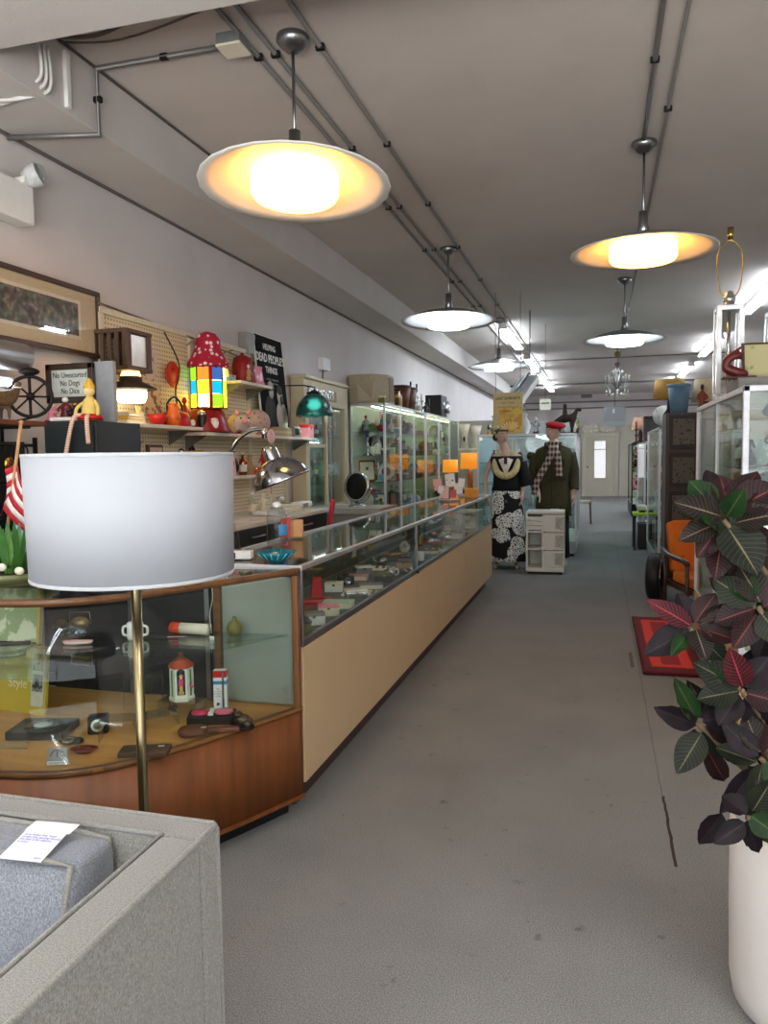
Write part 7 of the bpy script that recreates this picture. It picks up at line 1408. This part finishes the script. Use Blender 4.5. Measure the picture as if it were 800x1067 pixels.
MB().tube([m @ Vector((.19 * math.cos(a), .19 * math.sin(a), .066)) for a in [k * PI / 20 for k in range(40)]], .004, closed=True).build('chrome_band', CHROME, t)
def rugf(nt, b, N, K):
    tc = N('ShaderNodeTexCoord'); sx = N('ShaderNodeSeparateXYZ'); K(tc.outputs['Object'], sx.inputs[0]); n = N('ShaderNodeTexNoise'); n.inputs['Scale'].default_value = 60; K(tc.outputs['Object'], n.inputs['Vector'])
    def M(op, a, v):
        q = N('ShaderNodeMath'); q.operation = op; K(a, q.inputs[0])
        if isinstance(v, float): q.inputs[1].default_value = v
        else: K(v, q.inputs[1])
        return q.outputs[0]
    ax = M('SUBTRACT', M('ABSOLUTE', sx.outputs['X'], 0.0), .02); ay = M('ABSOLUTE', sx.outputs['Y'], 0.0)
    e = M('MINIMUM', M('ADD', M('MULTIPLY', ax, -1.0), .23), M('ADD', M('MULTIPLY', ay, -1.0), .85)); e2 = M('ADD', e, M('MULTIPLY', n.outputs['Fac'], .03))
    r = ramp(nt, [(.0, (92, 18, 30)), (.135, (110, 20, 32)), (.14, (216, 60, 46)), (.20, (220, 66, 50)), (.21, (150, 26, 34))]); K(e2, r.inputs['Fac'])
    K(r.outputs[0], b.inputs['Base Color']); b.inputs['Roughness'].default_value = .95
    bp = N('ShaderNodeBump'); bp.inputs['Strength'].default_value = .8; K(n.outputs['Fac'], bp.inputs['Height']); K(bp.outputs[0], b.inputs['Normal'])
t = thing('rug', 'dark red rug with a bright red inner band on the carpet by the plant', 'rug', (.46, 5.9, 0)); MB().box((0, 0, .012), (.36, 1.72, .024), bev=.01).build('pile', nodes_mat('rug_pile', rugf), t)
b = MB(); b.tube([(x, y, .014) for x, y in ((-.18, -.86), (.18, -.86), (.18, .86), (-.18, .86))], .011, 6, closed=True).build('bound_edge', mat((84, 16, 28), .9), t)
# cases further along
case('narrow glass case with a white globe on top past the carved cabinet', .645, 1.2, 9.3, 11.5, 1.70, (.62, 1.0, 1.38), .16, back='x1', lit=4, base=mat((150, 152, 150), .5), cl=(235, 245, 240))
case('glass case on the aisle between the globe case and the black-topped case', .64, 1.2, 12.2, 14.4, 1.58, (.6, 1.0, 1.35), .2, back='x1', lit=4, base=mat((140, 142, 142), .5))
case('black-topped glass case by the far door', .66, 1.2, 17.5, 19.6, 1.62, (.6, 1.0, 1.3), .3, back='x1', lit=5, base=BLACK, frame=mat((40, 40, 42), .5), top=mat((36, 36, 38), .5))
for i, z in enumerate((.19, .62, 1.0, 1.38)): row(mix(8), (.82, 9.45, z if i else .178), (.82, 11.35, z if i else .178), 'on the globe case ' + ['floor', 'low shelf', 'middle shelf', 'top shelf'][i], 1.0, .02)
for i, z in enumerate((.6, 1.0, 1.35)): row(mix(7), (.82, 12.35, z), (.82, 14.2, z), 'on the between case ' + ['low shelf', 'middle shelf', 'top shelf'][i], 1.2, .02)
for i, z in enumerate((.6, 1.0, 1.3)): row(mix(6), (.82, 17.7, z), (.82, 19.4, z), 'on the black-topped case ' + ['low shelf', 'middle shelf', 'top shelf'][i], 1.3, .02)
t = thing('globe', 'big white speckled globe on top of the narrow glass case', 'globe', (.79, 10.6, 1.70)); MB().lathe([(0, 0), (.08, 0), (.07, .02), (.02, .04), (0, .05)]).build('base', IRON, t); MB().ball((0, 0, .18), .135, 28).build('sphere', pattern((206, 204, 196), (170, 170, 164), 'noise', 16, .4, .6), t)
t = thing('lime_bench', 'small black bench with a lime green top between two glass cases on the aisle', 'bench', (.60, 11.85, 0)); MB().box((0, 0, .52), (.26, .46, .035), bev=.006).build('seat', mat((176, 206, 50), .4), t)
for sx in (-1, 1):
    for sy in (-1, 1): MB().box((sx * .11, sy * .22, .25), (.03, .03, .5)).build('leg', BLACK, t)
MB().box((.02, .0, .2), (.16, .36, .36)).build('lower_box', BLACK, t)
t = thing('swan', 'white swan-necked bird ornament on the lime bench', 'bird ornament', (.60, 11.85, .538)); me = skin([(0, 0, .07), (.07, 0, .06), (-.06, 0, .08), (-.09, 0, .18), (-.06, 0, .28), (-.09, 0, .32), (-.13, 0, .3)], [(0, 1), (0, 2), (2, 3), (3, 4), (4, 5), (5, 6)], [.05, .03, .03, .016, .016, .018, .007]); link_mesh(me, 'body', mat((220, 214, 204), .4), t); MB().lathe([(0, 0), (.05, 0), (.045, .02), (0, .03)]).build('base', IRON, t)
# floor stand, lamp and figure by the far door
t = thing('pink_lamp', 'table lamp with a peach pleated shade on the black-topped case', 'table lamp', (.86, 18.0, 1.62)); MB().lathe([(0, 0), (.1, 0), (.04, .08), (.06, .2), (.02, .3), (0, .3)]).build('base', mat((60, 36, 30), .4), t); MB().lathe([(.2, .3), (.13, .58)], n=28).build('lamp_shade', mat((226, 178, 150), .8), t, solid=.004)
ware('candlestick', 'brown', 'rust', (.76, 17.75, 1.62), 'tall brown candlestick on the black-topped case before the peach lamp', 2.0, 0)
ware('figurine', 'brown', 'black', (.98, 17.8, 1.62), 'tall dark figure on the black-topped case beside the peach lamp', 2.2, 0)
t = thing('doorway_cabinet', 'dark open-backed brown bookcase standing beyond the globe', 'bookcase', (1.35, 15.6, 0)); MB().box((.0, .18, 1.05), (1.1, .02, 2.1)).build('back', CBW, t)
for q in (-1, 0, 1): MB().box((q * .54, 0, 1.05), (.03, .38, 2.1)).build('side_panel', CBW, t)
for z in (.1, .6, 1.1, 1.6, 2.09): MB().box((0, 0, z), (1.1, .38, .025)).build('shelf', CBW, t)
# chair by the far end of the blue-lit case
p = at(607, 546, Z=0); t = thing('wooden_chair', 'brown wooden chair with a cream seat turned towards the aisle', 'chair', (p.x - .12, p.y, 0), .9); CW = wood((84, 60, 40), (112, 82, 56), 6, .45, 'Z', .1)
MB().box((0, 0, .45), (.42, .42, .05), bev=.015, seg=3).build('seat', mat((206, 198, 170), .7), t)
for sx in (-1, 1):
    MB().tube([(sx * .19, -.18, .43), (sx * .2, -.2, 0)], [.02, .015]).build('leg', CW, t); MB().tube([(sx * .19, .3, 1.0), (sx * .19, .2, .45), (sx * .2, .22, 0)], [.018, .022, .016]).build('leg', CW, t)
for z in (.66, .8, .96): MB().box((0, .2 + (z - .45) * .18, z), (.38, .02, .06), bev=.004).build('back_slat', CW, t)
# chandelier and square hanging shade
p = Vector((at(643, 400, Y=15).x, 15.0, ZC)); t = thing('chandelier', 'crystal chandelier hanging in the aisle near the far door', 'chandelier', p); MB().lathe([(0, 0), (.06, 0), (.05, -.04), (0, -.05)]).cyl((0, 0, 0), (0, 0, -.32), .006).build('canopy', BRASS, t); MB().ball((0, 0, -.14), .06).build('ball_joint', mat((110, 96, 60), .4, .5), t)
MB().lathe([(0, -.28), (.05, -.3), (.02, -.4), (.06, -.5), (.02, -.62), (.08, -.7), (.02, -.78), (0, -.8)]).build('stem', mat((120, 116, 110), .2, .6), t)
for k in range(8):
    a = k * PI / 4; c_, s_ = math.cos(a), math.sin(a); MB().tube(spline([(0, 0, -.66), (.1 * c_, .1 * s_, -.76), (.19 * c_, .19 * s_, -.7), (.21 * c_, .21 * s_, -.62)]), .008).build('arm', mat((206, 206, 206), .15, .5), t); MB().cyl((.21 * c_, .21 * s_, -.62), (.21 * c_, .21 * s_, -.52), .014).build('candle', CREAM, t); MB().lathe([(0, -.64), (.05, -.63), (.055, -.615), (0, -.62)], (.21 * c_, .21 * s_, 0)).build('drip_pan', CLEAR, t)
    for q, (r, z) in enumerate(((.09, -.42), (.14, -.54), (.19, -.78), (.1, -.84))): MB().lathe([(0, 0), (.018, -.03), (0, -.075)], (r * c_, r * s_, z), 6).build('crystal', mat((226, 230, 232), .08, .3), t)
MB().lathe([(.2, -.88), (.205, -.885), (.2, -.89), (.195, -.885), (.2, -.88)], n=24).build('hoop', BRASS, t)
p = Vector((at(640, 434, Y=18.5).x, 18.5, 0)); zz = at(640, 444, Y=18.5).z; t = thing('hanging_lamp', 'grey square hanging lampshade with a dangling tag before the far door', 'hanging lamp', (p.x, p.y, zz)); MB().box((0, 0, .22), (.46, .46, .42), bev=.01).build('lamp_shade', mat((142, 148, 150), .6), t); MB().box((0, -.235, .05), (.46, .01, .1)).build('lower_band', mat((156, 162, 162), .6), t); MB().cyl((0, 0, .43), (0, 0, ZC - zz), .006).build('cord', IRON, t); MB().box((-.02, -.24, .33), (.04, .006, .1)).build('tag', WHITE, t)
for k, x in enumerate((-.3, .22)):
    t = thing('rosette', ['white fan-shaped carving over the door towards the counter side', 'white fan-shaped carving over the door towards the case side'][k], 'carving', (x, 26.3, 2.09)); MB().lathe([(0, -.02), (.27, -.02), (.28, .0), (.25, .02), (.1, .03), (0, .04)], m=T(0, 0, .14) @ RX(PI / 2) @ Matrix.Diagonal((1, .6, 1, 1)), n=24).build('disc', mat((214, 206, 188), .5), t)
    for q in range(8): a = q * PI / 4; MB().ball((.17 * math.cos(a), -.03, .14 + .1 * math.sin(a)), (.05, .02, .035), 8).build('petal', mat((226, 220, 206), .5), t)
t = thing('wall_grille', 'small grey vent grille high on the far wall', 'vent', at(611, 412, Y=YB - .02)); MB().box((0, 0, 0), (.36, .03, .18)).build('frame', mat((150, 146, 140), .5), t); MB().box((0, -.018, 0), (.3, .01, .13)).build('grille', pattern((90, 86, 82), (140, 136, 130), 'wave', 9, .5, .5), t)
# ------------------------------------------------------------------ big potted plant
def leafmat(c, vein, vw=.10, name='leaf'):
    def fn(nt, b, N, K):
        uv = N('ShaderNodeUVMap'); sx = N('ShaderNodeSeparateXYZ'); K(uv.outputs[0], sx.inputs[0])
        def M(op, a, v):
            q = N('ShaderNodeMath'); q.operation = op; K(a, q.inputs[0])
            if isinstance(v, float): q.inputs[1].default_value = v
            else: K(v, q.inputs[1])
            return q.outputs[0]
        av = M('ABSOLUTE', M('SUBTRACT', sx.outputs['Y'], .5), 0.0)
        rib = M('MULTIPLY', M('LESS_THAN', av, .022), .8)
        f = M('FRACT', M('SUBTRACT', M('MULTIPLY', sx.outputs['X'], 11.0), M('MULTIPLY', av, 5.0)), 0.0)
        sv = M('MULTIPLY', M('LESS_THAN', f, vw), .38)
        mk = M('MAXIMUM', rib, sv)
        n = N('ShaderNodeTexNoise'); n.inputs['Scale'].default_value = 18; tc = N('ShaderNodeTexCoord'); K(tc.outputs['Object'], n.inputs['Vector'])
        r = ramp(nt, [(.35, c[0]), (.65, c[1])]); K(n.outputs['Fac'], r.inputs['Fac'])
        mx = N('ShaderNodeMixRGB'); mx.inputs[2].default_value = lin(vein); K(mk, mx.inputs[0]); K(r.outputs[0], mx.inputs[1]); K(mx.outputs[0], b.inputs['Base Color'])
        b.inputs['Roughness'].default_value = .5; b.inputs['Specular IOR Level'].default_value = .2
    return nodes_mat(name, fn)
LM = dict(m=leafmat(((24, 15, 17), (40, 21, 23)), (120, 56, 52)), c=leafmat(((20, 18, 18), (34, 26, 23)), (128, 108, 84), .09), g=leafmat(((16, 36, 17), (30, 56, 22)), (70, 90, 44), .08), d=leafmat(((18, 23, 17), (30, 36, 24)), (112, 104, 74), .08), k=leafmat(((19, 13, 18), (30, 20, 26)), (56, 38, 42), .05), p=leafmat(((42, 18, 22), (70, 26, 32)), (180, 58, 66), .14))
pc = Vector((.545, 2.05, 0))
plant = thing('potted_croton', 'dark-leaved croton plant with red veins in a round white planter', 'plant', pc)
PR = .215
MB().lathe([(0, .0), (PR * .86, 0), (PR * .96, .02), (PR, .07), (PR * 1.02, .3), (PR * 1.02, .47), (PR * .98, .485), (PR * .94, .47), (PR * .93, .4), (0, .39)], n=48).build('planter', mat((226, 220, 214), .35, 0, .02, 4), plant)
MB().lathe([(0, .425), (PR * .5, .43), (PR * .93, .42)], n=32).build('soil', mat((48, 38, 30), .95, 0, .3, 50, .6), plant)
def leaf(base, tip, w, m, curl=.3, up=None):
    base, tip = Vector(base) - pc, Vector(tip) - pc; d = tip - base; L_ = d.length
    up = Vector(up or (rnd.uniform(-.3, .3), -1, rnd.uniform(.1, .8))); side = d.cross(up).normalized(); nrm = side.cross(d).normalized()
    bm = bmesh.new(); uvl = bm.loops.layers.uv.new('UVMap'); n, k = 10, 4; G = []
    for i in range(n + 1):
        t_ = i / n; ww = w * (math.sin(PI * t_ ** .8) ** .75) if 0 < t_ < 1 else .0012
        c_ = base + d * t_ + nrm * (-curl * L_ * .35 * t_ * t_ + curl * .2 * L_ * t_); r_ = []
        for j in range(-k, k + 1):
            q = j / k; v = bm.verts.new(c_ + side * ww * q + nrm * (ww * .32 * abs(q) ** 1.3 + .0035 * math.sin(t_ * 26 + q * 5) * abs(q))); r_.append((v, t_, .5 + q / 2))
        G.append(r_)
    for i in range(n):
        for j in range(2 * k):
            f = bm.faces.new([G[i][j][0], G[i][j + 1][0], G[i + 1][j + 1][0], G[i + 1][j][0]]); f.smooth = True
            for lp, q in zip(f.loops, (G[i][j], G[i][j + 1], G[i + 1][j + 1], G[i + 1][j])): lp[uvl].uv = (q[1], q[2])
    me = bpy.data.meshes.new('leaf'); bm.to_mesh(me); bm.free(); me.materials.append(LM[m]); o = bpy.data.objects.new('leaf', me); COL.objects.link(o); o.parent = plant
def stem(pts, r0, r1):
    P_ = spline([Vector(p) - pc for p in pts], 6); MB().tube(P_, [r0 + (r1 - r0) * i / (len(P_) - 1) for i in range(len(P_))], 8).build('branch', mat((104, 86, 62), .8, 0, .25, 40, .6), plant)
def rosette(u, v, Y, leaves):
    c_ = at(u, v, Y=Y)
    for (du, dv, tu, tv, w, m, dy) in leaves: leaf(at(du, dv, Y=Y), at(tu, tv, Y=Y + dy), w, m)
    return c_
A = rosette(754, 542, 2.02, [(751, 538, 704, 523, .036, 'c', -.06), (745, 530, 718, 500, .034, 'g', .05), (760, 532, 750, 494, .04, 'm', .06), (757, 538, 775, 510, .03, 'g', -.05), (765, 530, 812, 506, .045, 'm', .04), (765, 545, 815, 534, .036, 'c', -.02), (748, 545, 707, 563, .032, 'c', -.03), (748, 552, 731, 540, .026, 'g', -.07), (747, 552, 726, 581, .03, 'm', -.03), (751, 566, 745, 604, .034, 'm', -.05), (757, 548, 790, 598, .056, 'd', -.07), (770, 552, 812, 590, .045, 'm', .05), (752, 530, 736, 488, .03, 'k', .09), (762, 530, 790, 490, .034, 'm', .09), (742, 556, 722, 560, .02, 'g', .02)])
B = rosette(719, 655, 1.98, [(720, 652, 674, 625, .026, 'p', -.03), (719, 656, 671, 682, .036, 'k', -.04), (717, 660, 699, 683, .02, 'g', -.07), (725, 656, 736, 687, .03, 'c', -.06), (729, 655, 772, 668, .03, 'm', -.03), (722, 649, 706, 617, .026, 'k', .05), (724, 648, 746, 618, .03, 'm', .02), (727, 651, 778, 634, .034, 'c', .02), (718, 650, 690, 640, .02, 'm', .03), (726, 660, 756, 690, .032, 'd', .0)])
C = rosette(726, 753, 1.98, [(726, 751, 703, 707, .026, 'g', -.03), (725, 755, 682, 738, .028, 'k', -.05), (731, 764, 705, 806, .036, 'd', -.05), (724, 760, 722, 790, .026, 'm', .04), (732, 752, 772, 742, .03, 'k', .02), (734, 760, 766, 790, .032, 'd', .03), (729, 748, 745, 712, .03, 'k', .05), (735, 756, 780, 770, .03, 'm', .04)])
D_ = rosette(790, 632, 1.96, [(786, 630, 742, 602, .036, 'd', .03), (786, 634, 744, 648, .036, 'm', .0), (792, 628, 770, 588, .038, 'c', .04), (795, 632, 836, 610, .04, 'm', 0), (792, 638, 820, 672, .04, 'd', -.03), (788, 640, 764, 676, .034, 'm', -.03), (785, 628, 756, 580, .034, 'g', .07), (798, 636, 846, 650, .036, 'c', .03)])
E_ = rosette(772, 718, 1.95, [(770, 716, 722, 690, .036, 'd', .03), (770, 720, 726, 728, .034, 'd', -.01), (774, 715, 760, 676, .032, 'p', -.03), (776, 716, 802, 684, .034, 'k', .0), (776, 722, 822, 734, .036, 'm', -.02), (770, 724, 748, 756, .032, 'k', -.02), (777, 724, 800, 766, .036, 'k', .0), (768, 714, 736, 668, .03, 'g', .06)])
F_ = rosette(792, 790, 1.9, [(790, 788, 752, 752, .03, 'k', .03), (788, 794, 745, 778, .028, 'd', .05), (794, 796, 784, 838, .03, 'd', -.02), (797, 792, 832, 826, .036, 'g', -.02), (788, 800, 750, 848, .026, 'k', -.02), (796, 786, 822, 748, .034, 'm', .03), (792, 784, 776, 742, .03, 'c', .05)])
G_ = rosette(778, 852, 1.80, [(776, 857, 744, 879, .024, 'k', -.03), (778, 848, 752, 828, .026, 'k', .04), (782, 850, 812, 872, .028, 'g', -.03), (784, 845, 805, 812, .028, 'd', -.01), (778, 858, 790, 890, .02, 'k', .03)])
for _ in range(34):
    u, v = rnd.uniform(735, 850), rnd.uniform(520, 850); a = rnd.uniform(0, 2 * PI); l = rnd.uniform(36, 62); Y_ = rnd.uniform(2.02, 2.2)
    leaf(at(u, v, Y=Y_), at(max(u + l * math.cos(a), 716), v + l * math.sin(a), Y=Y_ + rnd.uniform(-.06, .06)), rnd.uniform(.026, .042), rnd.choice('mmmckkdg'))
root = pc + Vector((.0, 0, .42))
for c_, mid in ((A, (.02, -.01, .45)), (B, (-.1, -.03, .2)), (C, (-.09, -.02, .05)), (D_, (.06, -.03, .25)), (E_, (.02, -.04, .1)), (F_, (.03, -.06, .05)), (G_, (.02, -.16, .1))):
    r_ = root + Vector((rnd.uniform(-.06, .06), rnd.uniform(-.06, .03), 0)); stem([r_, r_.lerp(c_, .5) + Vector(mid) * .35, c_], .011, .006)
